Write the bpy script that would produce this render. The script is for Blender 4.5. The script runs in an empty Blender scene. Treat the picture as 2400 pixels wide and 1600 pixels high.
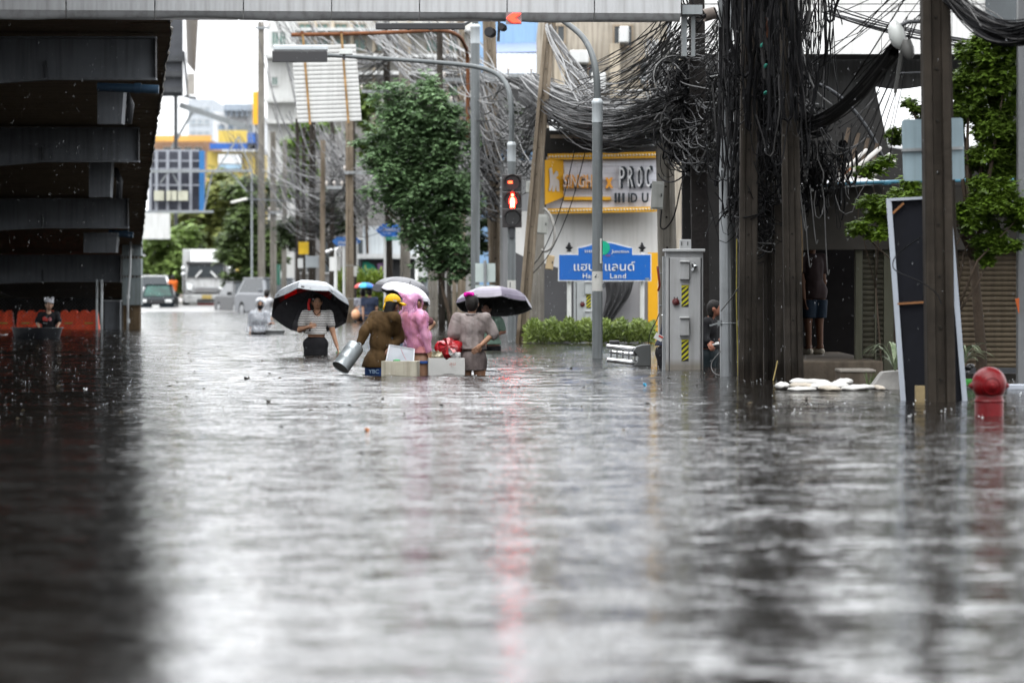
import bpy, bmesh, math, random
import numpy as np
from mathutils import Vector, Matrix

R = random.Random(11)
NR = np.random.default_rng(5)
sc = bpy.context.scene
COL = sc.collection
pi = math.pi

# ------------------------------------------------------------------ camera
F = 10000.0                     # focal length in photograph pixels (2400 wide): 150 mm on a 36 mm sensor
CAMZ = 1.17                     # lens height above the flood water
PITCH = math.atan(141 / F)
GROUND = -0.68                  # the drowned street
cam = bpy.data.cameras.new('camera')
camo = bpy.data.objects.new('camera', cam)
COL.objects.link(camo)
cam.lens, cam.sensor_width = 150, 36
cam.clip_start, cam.clip_end = 0.5, 3000
camo.location = (0, 0, CAMZ)
camo.rotation_euler = (pi / 2 - PITCH, 0, 0)
cam.dof.use_dof = True
cam.dof.focus_distance = 56.5
cam.dof.aperture_fstop = 2.6
sc.camera = camo

# ------------------------------------------------------------------ sky, sun, exposure (rain overcast)
SUN_EL, SUN_AZ = math.radians(62), math.radians(200)
wd = bpy.data.worlds.new('World')
sc.world = wd
wd.use_nodes = True
nt = wd.node_tree
nt.nodes.clear()
sky = nt.nodes.new('ShaderNodeTexSky')
sky.sky_type = 'NISHITA'
sky.sun_disc = False
sky.sun_elevation = SUN_EL
sky.sun_rotation = SUN_AZ
sky.air_density, sky.dust_density, sky.ozone_density = 1.0, 6.0, 1.0
hs = nt.nodes.new('ShaderNodeHueSaturation')
hs.inputs['Saturation'].default_value = 0.10
mixw = nt.nodes.new('ShaderNodeMixRGB')
mixw.inputs[0].default_value = 0.75
# an overcast deck: brighter overhead than at the horizon, as cloud is
tcw = nt.nodes.new('ShaderNodeTexCoord')
spw = nt.nodes.new('ShaderNodeSeparateXYZ')
nt.links.new(tcw.outputs['Generated'], spw.inputs[0])
mrw = nt.nodes.new('ShaderNodeMapRange')
mrw.inputs['From Min'].default_value, mrw.inputs['From Max'].default_value = 0, 1
mrw.inputs['To Min'].default_value, mrw.inputs['To Max'].default_value = 0.75, 2.25
nt.links.new(spw.outputs['Z'], mrw.inputs['Value'])
cw = nt.nodes.new('ShaderNodeMixRGB')
cw.blend_type = 'MULTIPLY'
cw.inputs[0].default_value = 1
cw.inputs[1].default_value = (11.0, 11.25, 11.6, 1)
nt.links.new(mrw.outputs[0], cw.inputs[2])
nt.links.new(cw.outputs[0], mixw.inputs[2])
bg = nt.nodes.new('ShaderNodeBackground')
bg.inputs['Strength'].default_value = 0.11
wo = nt.nodes.new('ShaderNodeOutputWorld')
nt.links.new(sky.outputs[0], hs.inputs['Color'])
nt.links.new(hs.outputs[0], mixw.inputs[1])
nt.links.new(mixw.outputs[0], bg.inputs['Color'])
nt.links.new(bg.outputs[0], wo.inputs['Surface'])

sl = bpy.data.lights.new('sun', 'SUN')
sl.energy, sl.angle, sl.color = 0.7, math.radians(40), (1.0, 0.98, 0.95)
so = bpy.data.objects.new('sun', sl)
COL.objects.link(so)
_sd = Vector((math.sin(SUN_AZ) * math.cos(SUN_EL), math.cos(SUN_AZ) * math.cos(SUN_EL), math.sin(SUN_EL)))
so.rotation_euler = _sd.to_track_quat('Z', 'Y').to_euler()
so.location = (0, -40, 120)

sc.view_settings.view_transform = 'Standard'
sc.view_settings.look = 'None'
sc.view_settings.gamma = 1
sc.view_settings.use_curve_mapping = False
sc.view_settings.exposure = 1.42
sc.cycles.use_denoising = True
sc.cycles.max_bounces = 7
sc.cycles.diffuse_bounces = 3
sc.cycles.glossy_bounces = 3
sc.cycles.transmission_bounces = 4
sc.cycles.transparent_max_bounces = 10
sc.cycles.volume_bounces = 0
sc.cycles.sample_clamp_indirect = 5
sc.cycles.caustics_reflective = False
sc.cycles.blur_glossy = 1.5
sc.cycles.caustics_refractive = False


# ------------------------------------------------------------------ photograph geometry
def P(px, py, d):
    """the point at depth d (metres along the street) seen at photograph pixel px, py"""
    u, v = (px - 1200) / F, -(py - 800) / F
    dy = math.cos(PITCH) + v * math.sin(PITCH)
    dz = -math.sin(PITCH) + v * math.cos(PITCH)
    s = d / dy
    return Vector((u * s, d, CAMZ + dz * s))


def D(py):
    v = -(py - 800) / F
    dy = math.cos(PITCH) + v * math.sin(PITCH)
    dz = -math.sin(PITCH) + v * math.cos(PITCH)
    return CAMZ * dy / -dz


def W(px, py):
    return P(px, py, D(py))


# ------------------------------------------------------------------ tagging
def tag(o, label=None, cat=None, group=None, kind=None):
    if label: o['label'] = label
    if cat: o['category'] = cat
    if group: o['group'] = group
    if kind: o['kind'] = kind
    return o


def thing(name, label, cat, loc=(0, 0, 0), rz=0, group=None, parent=None):
    o = bpy.data.objects.new(name, None)
    COL.objects.link(o)
    o.location = loc
    o.rotation_euler = (0, 0, rz)
    o.empty_display_size = 0.1
    return tag(o, label, cat, group)


def copy_tree(o, parent=None):
    c = o.copy()
    COL.objects.link(c)
    if parent: c.parent = parent
    for ch in list(o.children): copy_tree(ch, c)
    return c


# ------------------------------------------------------------------ mesh builder
def frame(n):
    n = n.normalized()
    a = Vector((0, 0, 1)) if abs(n.z) < 0.9 else Vector((1, 0, 0))
    u = n.cross(a).normalized()
    return u, n.cross(u).normalized()


class MB:
    def __init__(s, o=(0, 0, 0)):
        s.v, s.f, s.m, s.o, s.mi = [], [], [], Vector(o), 0

    def add(s, vs, fs):
        b = len(s.v)
        s.v += [tuple(Vector(v) - s.o) for v in vs]
        s.f += [tuple(i + b for i in f) for f in fs]
        s.m += [s.mi] * len(fs)
        return s

    def box(s, c, size, M=None, taper=1.0):
        c = Vector(c)
        x, y, z = (k / 2 for k in size)
        vs = []
        for sz in (-1, 1):
            t = taper if sz > 0 else 1
            for sx, sy in ((-1, -1), (1, -1), (1, 1), (-1, 1)):
                q = Vector((sx * x * t, sy * y * t, sz * z))
                if M is not None: q = M @ q
                vs.append(c + q)
        return s.add(vs, [(0, 3, 2, 1), (4, 5, 6, 7), (0, 1, 5, 4), (1, 2, 6, 5), (2, 3, 7, 6), (3, 0, 4, 7)])

    def bar(s, a, b, w, h, up=(0, 0, 1)):
        """square bar from a to b; w across, h along 'up'"""
        a, b = Vector(a), Vector(b)
        n = (b - a).normalized()
        u = n.cross(Vector(up))
        if u.length < 1e-4: u = n.cross(Vector((0, 1, 0)))
        u.normalize()
        w2 = u.cross(n).normalized()
        vs = [p + u * (sx * w / 2) + w2 * (sy * h / 2) for p in (a, b) for sx, sy in ((-1, -1), (1, -1), (1, 1), (-1, 1))]
        return s.add(vs, [(0, 1, 2, 3), (7, 6, 5, 4), (0, 4, 5, 1), (1, 5, 6, 2), (2, 6, 7, 3), (3, 7, 4, 0)])

    def tube(s, pts, r, n=6, cap=True):
        pts = [Vector(p) for p in pts]
        k = len(pts)
        rs = list(r) if isinstance(r, (list, tuple)) else [r] * k
        vs, fs = [], []
        u = None
        for i, p in enumerate(pts):
            t = (pts[min(i + 1, k - 1)] - pts[max(i - 1, 0)])
            if t.length < 1e-9: t = Vector((0, 0, 1))
            t.normalize()
            if u is None: u, w = frame(t)
            else:
                u = (u - t * u.dot(t))
                if u.length < 1e-6: u, w = frame(t)
                u.normalize()
                w = t.cross(u)
            for j in range(n):
                a = 2 * pi * j / n
                vs.append(p + (u * math.cos(a) + w * math.sin(a)) * rs[i])
        for i in range(k - 1):
            for j in range(n):
                fs.append((i * n + j, i * n + (j + 1) % n, (i + 1) * n + (j + 1) % n, (i + 1) * n + j))
        if cap:
            fs.append(tuple(range(n - 1, -1, -1)))
            fs.append(tuple((k - 1) * n + j for j in range(n)))
        return s.add(vs, fs)

    def lathe(s, prof, M=None, n=20):
        """prof: (radius, height) pairs about local z"""
        vs, fs = [], []
        k = len(prof)
        for r, h in prof:
            for j in range(n):
                a = 2 * pi * j / n
                q = Vector((r * math.cos(a), r * math.sin(a), h))
                vs.append(M @ q if M is not None else q)
        for i in range(k - 1):
            for j in range(n):
                fs.append((i * n + j, i * n + (j + 1) % n, (i + 1) * n + (j + 1) % n, (i + 1) * n + j))
        fs.append(tuple(range(n - 1, -1, -1)))
        fs.append(tuple((k - 1) * n + j for j in range(n)))
        return s.add(vs, fs)

    def prism(s, poly, vec):
        """closed polygon (3-D points) pushed along vec"""
        poly = [Vector(p) for p in poly]
        vec = Vector(vec)
        k = len(poly)
        fs = [tuple(range(k)), tuple(range(2 * k - 1, k - 1, -1))]
        fs += [(i, k + i, k + (i + 1) % k, (i + 1) % k) for i in range(k)]
        return s.add(poly + [p + vec for p in poly], fs)

    def ball(s, c, r, n=12, M=None):
        if not isinstance(r, (tuple, list)): r = (r, r, r)
        c = Vector(c)
        vs, fs = [], []
        m = max(4, n // 2)
        for i in range(m + 1):
            th = pi * i / m
            for j in range(n):
                a = 2 * pi * j / n
                q = Vector((r[0] * math.sin(th) * math.cos(a), r[1] * math.sin(th) * math.sin(a), r[2] * math.cos(th)))
                if M is not None: q = M @ q
                vs.append(c + q)
        for i in range(m):
            for j in range(n):
                fs.append((i * n + j, (i + 1) * n + j, (i + 1) * n + (j + 1) % n, i * n + (j + 1) % n))
        return s.add(vs, fs)

    def sheet(s, fn, nu, nv):
        """grid surface fn(u, v) with u, v in 0..1"""
        vs = [fn(i / nu, j / nv) for j in range(nv + 1) for i in range(nu + 1)]
        w = nu + 1
        return s.add(vs, [(j * w + i, j * w + i + 1, (j + 1) * w + i + 1, (j + 1) * w + i) for j in range(nv) for i in range(nu)])

    def build(s, name, mat, parent=None, smooth=False, bevel=0, solid=0, **kw):
        me = bpy.data.meshes.new(name)
        me.from_pydata(s.v, [], s.f)
        mats = mat if isinstance(mat, (list, tuple)) else [mat]
        for m in mats: me.materials.append(m)
        if len(mats) > 1: me.polygons.foreach_set('material_index', s.m)
        if smooth: me.polygons.foreach_set('use_smooth', [True] * len(me.polygons))
        me.update()
        o = bpy.data.objects.new(name, me)
        COL.objects.link(o)
        if parent is not None: o.parent = parent
        else:
            # the mesh was built round its own origin: put it there
            o.location = s.o
        if smooth == 'auto':
            try: me.set_sharp_from_angle(angle=math.radians(35))
            except Exception: pass
        if bevel:
            b = o.modifiers.new('edge', 'BEVEL')
            b.width, b.segments, b.limit_method = bevel, 2, 'ANGLE'
        if solid:
            m2 = o.modifiers.new('thick', 'SOLIDIFY')
            m2.thickness, m2.offset = solid, 0
        return tag(o, **kw) if kw else o


def rot(rx=0, ry=0, rz=0):
    return Matrix.Rotation(rz, 3, 'Z') @ Matrix.Rotation(ry, 3, 'Y') @ Matrix.Rotation(rx, 3, 'X')


def rot4(loc, axis):
    """4x4 putting local z along axis at loc"""
    q = Vector(axis).normalized().to_track_quat('Z', 'Y').to_matrix().to_4x4()
    return Matrix.Translation(Vector(loc)) @ q


# ------------------------------------------------------------------ materials
MATS = {}


def mat(name, col, rough=0.6, metal=0.0, var=0.18, scale=3.0, bump=0.0, col2=None, streak=0.0, spec=None, alpha=1.0,
        emit=None, es=0.0, island=0.0, trans=0.0, stretch=(1, 1, 1), bscale=None, coat=0.0, wetline=None, grime=None, transl=0.0):
    if name in MATS: return MATS[name]
    if spec is None: spec = 0.14 if rough >= 0.55 and not metal else (0.3 if rough >= 0.4 else 0.5)
    m = bpy.data.materials.new(name)
    MATS[name] = m
    m.use_nodes = True
    t = m.node_tree
    b = t.nodes['Principled BSDF']
    b.inputs['Roughness'].default_value = rough
    b.inputs['Metallic'].default_value = metal
    b.inputs['Specular IOR Level'].default_value = spec
    if coat: b.inputs['Coat Weight'].default_value = coat
    if trans: b.inputs['Transmission Weight'].default_value = trans
    b.inputs['Alpha'].default_value = alpha
    # rain wet surfaces, and all colours scaled down to balance the raised exposure
    if not emit:
        col = tuple(k * 0.64 for k in col)
        if col2: col2 = tuple(k * 0.64 for k in col2)
    c = (*col, 1)
    out = None
    if var or col2 or streak or bump or grime:
        tc = t.nodes.new('ShaderNodeTexCoord')
        mp = t.nodes.new('ShaderNodeMapping')
        mp.inputs['Scale'].default_value = stretch
        t.links.new(tc.outputs['Object'], mp.inputs['Vector'])
    if var or col2:
        n = t.nodes.new('ShaderNodeTexNoise')
        n.inputs['Scale'].default_value = scale
        n.inputs['Detail'].default_value = 6
        n.inputs['Roughness'].default_value = 0.65
        t.links.new(mp.outputs[0], n.inputs['Vector'])
        rp = t.nodes.new('ShaderNodeValToRGB')
        rp.color_ramp.elements[0].position, rp.color_ramp.elements[1].position = 0.3, 0.7
        lo = tuple(k * (1 - var) for k in col)
        hi = col2 if col2 else tuple(min(1, k * (1 + var)) for k in col)
        rp.color_ramp.elements[0].color = (*lo, 1)
        rp.color_ramp.elements[1].color = (*hi, 1)
        t.links.new(n.outputs['Fac'], rp.inputs[0])
        out = rp.outputs[0]
    if streak:
        mp2 = t.nodes.new('ShaderNodeMapping')
        mp2.inputs['Scale'].default_value = (9, 9, 0.5)
        t.links.new(tc.outputs['Object'], mp2.inputs['Vector'])
        n2 = t.nodes.new('ShaderNodeTexNoise')
        n2.inputs['Scale'].default_value = 1.5
        n2.inputs['Detail'].default_value = 4
        t.links.new(mp2.outputs[0], n2.inputs['Vector'])
        r2 = t.nodes.new('ShaderNodeValToRGB')
        r2.color_ramp.elements[0].position, r2.color_ramp.elements[1].position = 0.45, 0.72
        r2.color_ramp.elements[0].color = (1, 1, 1, 1)
        r2.color_ramp.elements[1].color = (1 - streak, 1 - streak * 1.03, 1 - streak * 1.1, 1)
        t.links.new(n2.outputs['Fac'], r2.inputs[0])
        mx = t.nodes.new('ShaderNodeMixRGB')
        mx.blend_type = 'MULTIPLY'
        mx.inputs[0].default_value = 1
        if out: t.links.new(out, mx.inputs[1])
        else: mx.inputs[1].default_value = c
        t.links.new(r2.outputs[0], mx.inputs[2])
        out = mx.outputs[0]
    if grime:
        n3 = t.nodes.new('ShaderNodeTexNoise')
        n3.inputs['Scale'].default_value = grime[0]
        n3.inputs['Detail'].default_value = 8
        t.links.new(tc.outputs['Object'], n3.inputs['Vector'])
        r3 = t.nodes.new('ShaderNodeValToRGB')
        r3.color_ramp.elements[0].position, r3.color_ramp.elements[1].position = grime[2], grime[2] + 0.12
        t.links.new(n3.outputs['Fac'], r3.inputs[0])
        mx = t.nodes.new('ShaderNodeMixRGB')
        if out: t.links.new(out, mx.inputs[1])
        else: mx.inputs[1].default_value = c
        mx.inputs[2].default_value = (*grime[1], 1)
        t.links.new(r3.outputs[0], mx.inputs[0])
        out = mx.outputs[0]
    if wetline:
        # a mud and water stain up to a height: (height, colour) in object space z
        sp = t.nodes.new('ShaderNodeSeparateXYZ')
        tc2 = t.nodes.new('ShaderNodeTexCoord')
        t.links.new(tc2.outputs['Object'], sp.inputs[0])
        mr = t.nodes.new('ShaderNodeMapRange')
        mr.inputs['From Min'].default_value = wetline[0] - 0.05
        mr.inputs['From Max'].default_value = wetline[0] + 0.05
        mr.inputs['To Min'].default_value, mr.inputs['To Max'].default_value = 1, 0
        t.links.new(sp.outputs['Z'], mr.inputs['Value'])
        mx = t.nodes.new('ShaderNodeMixRGB')
        mx.blend_type = 'MULTIPLY'
        if out: t.links.new(out, mx.inputs[1])
        else: mx.inputs[1].default_value = c
        mx.inputs[2].default_value = (*wetline[1], 1)
        t.links.new(mr.outputs[0], mx.inputs[0])
        out = mx.outputs[0]
    if island:
        g = t.nodes.new('ShaderNodeNewGeometry')
        hsv = t.nodes.new('ShaderNodeHueSaturation')
        mr = t.nodes.new('ShaderNodeMapRange')
        mr.inputs['To Min'].default_value, mr.inputs['To Max'].default_value = 1 - island, 1 + island
        t.links.new(g.outputs['Random Per Island'], mr.inputs['Value'])
        t.links.new(mr.outputs[0], hsv.inputs['Value'])
        if out: t.links.new(out, hsv.inputs['Color'])
        else: hsv.inputs['Color'].default_value = c
        out = hsv.outputs[0]
    if out: t.links.new(out, b.inputs['Base Color'])
    else: b.inputs['Base Color'].default_value = c
    if bump:
        nb = t.nodes.new('ShaderNodeTexNoise')
        nb.inputs['Scale'].default_value = bscale or scale * 6
        nb.inputs['Detail'].default_value = 5
        t.links.new(mp.outputs[0], nb.inputs['Vector'])
        bn = t.nodes.new('ShaderNodeBump')
        bn.inputs['Strength'].default_value = bump
        bn.inputs['Distance'].default_value = 0.02
        t.links.new(nb.outputs['Fac'], bn.inputs['Height'])
        t.links.new(bn.outputs[0], b.inputs['Normal'])
    if transl:
        tl = t.nodes.new('ShaderNodeBsdfTranslucent')
        if out: t.links.new(out, tl.inputs['Color'])
        else: tl.inputs['Color'].default_value = c
        ms = t.nodes.new('ShaderNodeMixShader')
        ms.inputs[0].default_value = transl
        t.links.new(b.outputs[0], ms.inputs[1])
        t.links.new(tl.outputs[0], ms.inputs[2])
        t.links.new(ms.outputs[0], t.nodes['Material Output'].inputs['Surface'])
    if emit:
        b.inputs['Emission Color'].default_value = (*emit, 1)
        b.inputs['Emission Strength'].default_value = es
    return m


concrete = mat('concrete', (0.30, 0.27, 0.23), 0.8, var=0.25, scale=2, bump=0.3, streak=0.45)
concrete_tan = mat('concrete_tan', (0.22, 0.18, 0.135), 0.8, var=0.28, scale=1.6, bump=0.3, streak=0.5, wetline=(0.25, (0.5, 0.45, 0.4)))
concrete_grey = mat('concrete_grey', (0.22, 0.205, 0.18), 0.8, var=0.25, scale=1.8, bump=0.3, streak=0.45, wetline=(0.22, (0.5, 0.47, 0.42)))
concrete_brown = mat('concrete_brown', (0.046, 0.039, 0.032), 0.75, var=0.6, scale=1.4, bump=0.5, streak=0.75, wetline=(0.2, (0.55, 0.5, 0.45)))
concrete_dark = mat('concrete_dark', (0.028, 0.024, 0.020), 0.75, var=0.35, scale=1.8, bump=0.3, streak=0.5)
steel_galv = mat('galvanised_steel', (0.33, 0.35, 0.36), 0.42, 0.55, var=0.15, scale=5, streak=0.25)
steel_paint = mat('painted_steel_grey', (0.30, 0.325, 0.335), 0.4, 0.1, var=0.1, scale=4, streak=0.2)
steel_dark = mat('dark_steel', (0.06, 0.064, 0.07), 0.5, 0.2, var=0.2, scale=3, streak=0.3)
girder_paint = mat('girder_paint', (0.19, 0.205, 0.225), 0.55, 0.0, var=0.16, scale=0.8, streak=0.3)
rust = mat('rust', (0.16, 0.065, 0.03), 0.85, var=0.4, scale=6, bump=0.3)
black_plastic = mat('black_plastic', (0.016, 0.016, 0.018), 0.38, var=0.1)
cable_black = mat('cable_black', (0.007, 0.007, 0.008), 0.7, var=0.25, scale=6, spec=0.1)
cable_grey = mat('cable_grey', (0.034, 0.033, 0.033), 0.6, var=0.4, scale=3, spec=0.15)
cable_pale = mat('cable_pale', (0.14, 0.14, 0.138), 0.5, var=0.5, scale=3, spec=0.3)
white_paint = mat('white_paint', (0.72, 0.73, 0.72), 0.5, var=0.07, scale=2, streak=0.18)

# ================================================================== THE SETTING
# ---- drowned street under the flood
g = MB()
g.box((0, 180, GROUND - 0.25), (500, 520, 0.5))
g.build('ground', mat('asphalt', (0.05, 0.05, 0.05), 0.8, scale=2), kind='structure', label='drowned asphalt street under the flood water', cat='street')

# ---- flood water: one sheet, wave relief in the mesh, ripples in the normal
wm = bpy.data.materials.new('flood_water')
wm.use_nodes = True
t = wm.node_tree
b = t.nodes['Principled BSDF']
b.inputs['Base Color'].default_value = (0.008, 0.0068, 0.0055, 1)
b.inputs['Roughness'].default_value = 0.09
b.inputs['IOR'].default_value = 1.38
tc = t.nodes.new('ShaderNodeTexCoord')
geo = t.nodes.new('ShaderNodeNewGeometry')
prev = geo.outputs['Normal']
# rain beats the open street harder than the water sheltered below bridge and flyover near the lens
spy = t.nodes.new('ShaderNodeSeparateXYZ')
t.links.new(tc.outputs['Object'], spy.inputs[0])
beat = t.nodes.new('ShaderNodeMapRange')
beat.inputs['From Min'].default_value, beat.inputs['From Max'].default_value = 15, 30
beat.inputs['To Min'].default_value, beat.inputs['To Max'].default_value = 0.6, 2.3
t.links.new(spy.outputs['Y'], beat.inputs['Value'])
for sc_, amp, st in ((0.55, 0.04, (0.4, 1, 1)), (4.0, 0.12, (0.35, 1, 1)), (14.0, 0.28, (0.4, 1, 1)), (48.0, 0.22, (0.8, 1, 1))):
    mp = t.nodes.new('ShaderNodeMapping')
    mp.inputs['Scale'].default_value = st
    t.links.new(tc.outputs['Object'], mp.inputs['Vector'])
    n = t.nodes.new('ShaderNodeTexNoise')
    n.inputs['Scale'].default_value = sc_
    n.inputs['Detail'].default_value = 2
    t.links.new(mp.outputs[0], n.inputs['Vector'])
    sb = t.nodes.new('ShaderNodeVectorMath')
    sb.operation = 'SUBTRACT'
    sb.inputs[1].default_value = (0.5, 0.5, 0.5)
    t.links.new(n.outputs['Color'], sb.inputs[0])
    ml = t.nodes.new('ShaderNodeVectorMath')
    ml.operation = 'MULTIPLY'
    ml.inputs[1].default_value = (amp, amp, 0)
    t.links.new(sb.outputs[0], ml.inputs[0])
    sclv = t.nodes.new('ShaderNodeVectorMath')
    sclv.operation = 'SCALE'
    t.links.new(ml.outputs[0], sclv.inputs[0])
    t.links.new(beat.outputs[0], sclv.inputs['Scale'])
    ad = t.nodes.new('ShaderNodeVectorMath')
    t.links.new(prev, ad.inputs[0])
    t.links.new(sclv.outputs[0], ad.inputs[1])
    prev = ad.outputs[0]
nm = t.nodes.new('ShaderNodeVectorMath')
nm.operation = 'NORMALIZE'
t.links.new(prev, nm.inputs[0])
t.links.new(nm.outputs[0], b.inputs['Normal'])

ys = np.concatenate([[-60, -20, 0, 5], np.geomspace(8, 175, 620), [260, 500]])
ts = np.concatenate([np.linspace(-0.15, 0.15, 330)])
X = np.outer(np.maximum(ys, 8), ts)
X = np.concatenate([np.full((len(ys), 1), -220.0), X, np.full((len(ys), 1), 220.0)], axis=1)
Y = np.repeat(ys[:, None], X.shape[1], axis=1)
Z = np.zeros_like(X)
for k in range(46):
    lam = 0.5 * 9.0 ** NR.random()
    th = NR.normal(0, 0.75) + (0 if NR.random() < 0.5 else pi)
    A = 0.0017 * lam / (2 * pi) * NR.uniform(0.5, 1.5) * (1.6 if lam > 1.5 else 1)
    kx, ky = math.sin(th) * 2 * pi / lam, math.cos(th) * 2 * pi / lam
    Z += A * np.sin(kx * X + ky * Y + NR.uniform(0, 6.3)) * (0.6 + 0.4 * np.sin(0.11 * X + 0.07 * Y + k))
# rings spreading from those who wade
for wx, wy, a0 in ((-3.2, 67.6, .014), (-1.7, 53.4, .013), (-1.1, 53.8, .012), (-0.5, 53.8, .014), (-0.3, 72, .006), (-5.9, 97, .01), (-8.7, 88, .006)):
    r = np.hypot(X - wx, Y - wy)
    Z += a0 * np.exp(-r / 2.6) * np.sin(2 * pi * r / 0.85) * (r > 0.25)
# two low wakes crossing the near water
for y0, sl_, amp_ in ((19.3, 0.05, 0.012), (33.5, -0.10, 0.006), (15.5, 0.08, 0.005), (25.0, 0.03, 0.006)):
    q = Y - (y0 + sl_ * X)
    Z += amp_ * np.exp(-(q / 0.22) ** 2) * (0.55 + 0.45 * np.sin(X * 1.3 + y0))
Z *= np.clip(0.45 + (Y - 14) / 60, 0.45, 1.0)
Z *= np.clip((190 - Y) / 60, 0, 1) * np.clip((Y + 5) / 12, 0, 1)
Z[:, 0] = Z[:, -1] = 0
nr, nc = X.shape
me = bpy.data.meshes.new('water')
co = np.stack([X, Y, Z], -1).reshape(-1, 3)
idx = np.arange(nr * nc).reshape(nr, nc)
quads = np.stack([idx[:-1, :-1], idx[:-1, 1:], idx[1:, 1:], idx[1:, :-1]], -1).reshape(-1, 4)
me.vertices.add(len(co)); me.vertices.foreach_set('co', co.ravel())
me.loops.add(quads.size); me.loops.foreach_set('vertex_index', quads.ravel().astype(np.int32))
me.polygons.add(len(quads)); me.polygons.foreach_set('loop_start', np.arange(0, quads.size, 4, dtype=np.int32))
me.polygons.foreach_set('use_smooth', np.ones(len(quads), bool))
me.update(); me.validate()
me.materials.append(wm)
wo_ = bpy.data.objects.new('water', me)
COL.objects.link(wo_)
tag(wo_, 'rain pocked brown flood water covering the whole street', 'water', kind='structure')


def water_z(x, y): return 0.0


# ---- the street climbing out of the flood far away
rd = MB()
rd.add([(-90, 163, 0.0), (12, 163, 0.0), (12, 185, 0.06), (-90, 185, 0.06), (12, 480, 0.35), (-140, 480, 0.35)], [(0, 1, 2, 3), (3, 2, 4, 5)])
rd.build('road', mat('wet_road', (0.11, 0.105, 0.10), 0.28, scale=0.6, var=0.3, bump=0.4), kind='structure', label='wet grey road climbing out of the flood', cat='road')

# ================================================================== FOOTBRIDGE ACROSS THE STREET
br0, br1 = P(1600, 32, 46.3), P(-900, 18.6, 45.3)
bz = br0.z
br0.z = br1.z = 0
bl = (br1 - br0).length
bang = math.atan2(br1.y - br0.y, br1.x - br0.x)
FB = thing('footbridge', 'pale grey clad footbridge crossing above the street', 'footbridge', (br0.x, br0.y, bz), bang)
# local x runs from the right end to the left, local +y is towards the camera (rotated half a turn)
clad = mat('bridge_cladding', (0.56, 0.57, 0.58), 0.45, 0.0, var=0.06, scale=0.7, streak=0.30, grime=(0.9, (0.36, 0.24, 0.09), 0.74))
seamm = mat('bridge_core', (0.10, 0.10, 0.10), 0.7)
MB().box((bl / 2, -1.12, 0.72), (bl - 0.06, 2.06, 1.26)).build('deck_core', seamm, FB)
pw = 0.948
npan = int(bl / pw)
off0 = 0.02
rib = MB()
x = off0
k = 0
widths = [0.948] * npan
for k in range(npan):
    w = pw - 0.012
    m1 = MB()
    # sheet folded in shallow vertical flutes
    m1.sheet(lambda u, v, x=x: (x + u * w, 0.0 + 0.0012 * (round(u * 36) % 2), 0.0 + v * 1.42), 36, 1)
    m1.box((x + w / 2, -0.03, 0.71), (w, 0.05, 1.42))
    m1.build('fascia_panel', clad, FB)
    m2 = MB()
    bow = 0.02 * math.sin(k * 2.1)
    m2.sheet(lambda u, v, x=x: (x + u * w, 0.0 - 0.10 * v - 0.004, 0.0 - 0.085 * math.sin(v * pi / 2) - bow * math.sin(u * pi) * v), 10, 6)
    m2.build('fascia_lip', clad, FB, smooth=True)
    m3 = MB()
    m3.box((x + w / 2, -1.12, 0.055), (w, 2.02, 0.05))
    m3.build('soffit_panel', mat('bridge_soffit', (0.50, 0.50, 0.50), 0.35, var=0.2, scale=0.8, streak=0.3), FB)
    x += pw
hr = MB()
for yy in (-0.06, -2.2):
    for zz in (1.75, 2.1, 2.45):
        hr.tube([(0, yy, zz), (bl, yy, zz)], 0.025, 6)
hr.build('handrail', steel_galv, FB)
for i in range(12):
    MB().bar((0.1 + i * bl / 12, -0.06, 1.42), (0.1 + i * bl / 12, -0.06, 2.46), 0.05, 0.05).build('rail_post', steel_galv, FB)
# steel bracket at the right hand end
bk = P(1588, 38, 46.0)
b2 = MB((br0.x, br0.y, bz))
cb = FB.matrix_world
eb = MB()
eb.box((-0.12, -0.35, 0.05), (0.22, 0.5, 0.10))
eb.box((-0.06, -0.35, -0.22), (0.05, 0.1, 0.45))
eb.box((-0.16, -0.35, -0.22), (0.04, 0.06, 0.45))
eb.build('end_bracket', steel_paint, FB)

# hanging lamps under the bridge
HL = P(1170, 52, 46.2)
T = thing('signal_hanger', 'black hanger with two dark signal pods under the bridge soffit', 'signal', HL)
m = MB(HL)
m.bar(P(1170, 50, 46.2), P(1168, 98, 46.2), 0.03, 0.03, (0, 1, 0))
m.build('hanger_rod', black_plastic, T)
for px, py, r_ in ((1152, 78, 12), (1180, 66, 9)):
    m = MB(HL)
    c = P(px, py, 46.2)
    m.lathe([(0.0, -0.06), (r_ * 0.0030, -0.05), (r_ * 0.0046, 0.0), (r_ * 0.0046, 0.09), (r_ * 0.004, 0.10)], rot4(c, (-0.3, -1, 0.1)), 14)
    m.build('pod', black_plastic, T, smooth='auto')
AR = P(1204, 43, 46.05)
T = thing('arrow_signal', 'glowing red arrow signal under the footbridge edge', 'signal', AR)
m = MB(AR)
m.box(AR + Vector((0, 0.02, 0)), (0.17, 0.03, 0.13))
m.build('back_plate', mat('signal_back', (0.24, 0.24, 0.24), 0.6), T)
for i, s_ in enumerate((0.02,)):
    m = MB(AR)
    c = AR + Vector((-0.035 + s_, -0.004 - 0.002 * i, 0))
    pts = [(-0.062, 0), (0.0, 0.05), (0.095, 0.05), (0.03, 0), (0.095, -0.05), (0.0, -0.05)]
    m.prism([c + Vector((q[0], 0, q[1])) for q in pts], (0, -0.012, 0))
    m.build('chevron', mat('red_led', (0.8, 0.03, 0.02), 0.5, var=0, emit=(1, 0.025, 0.01), es=2.5), T)

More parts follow.
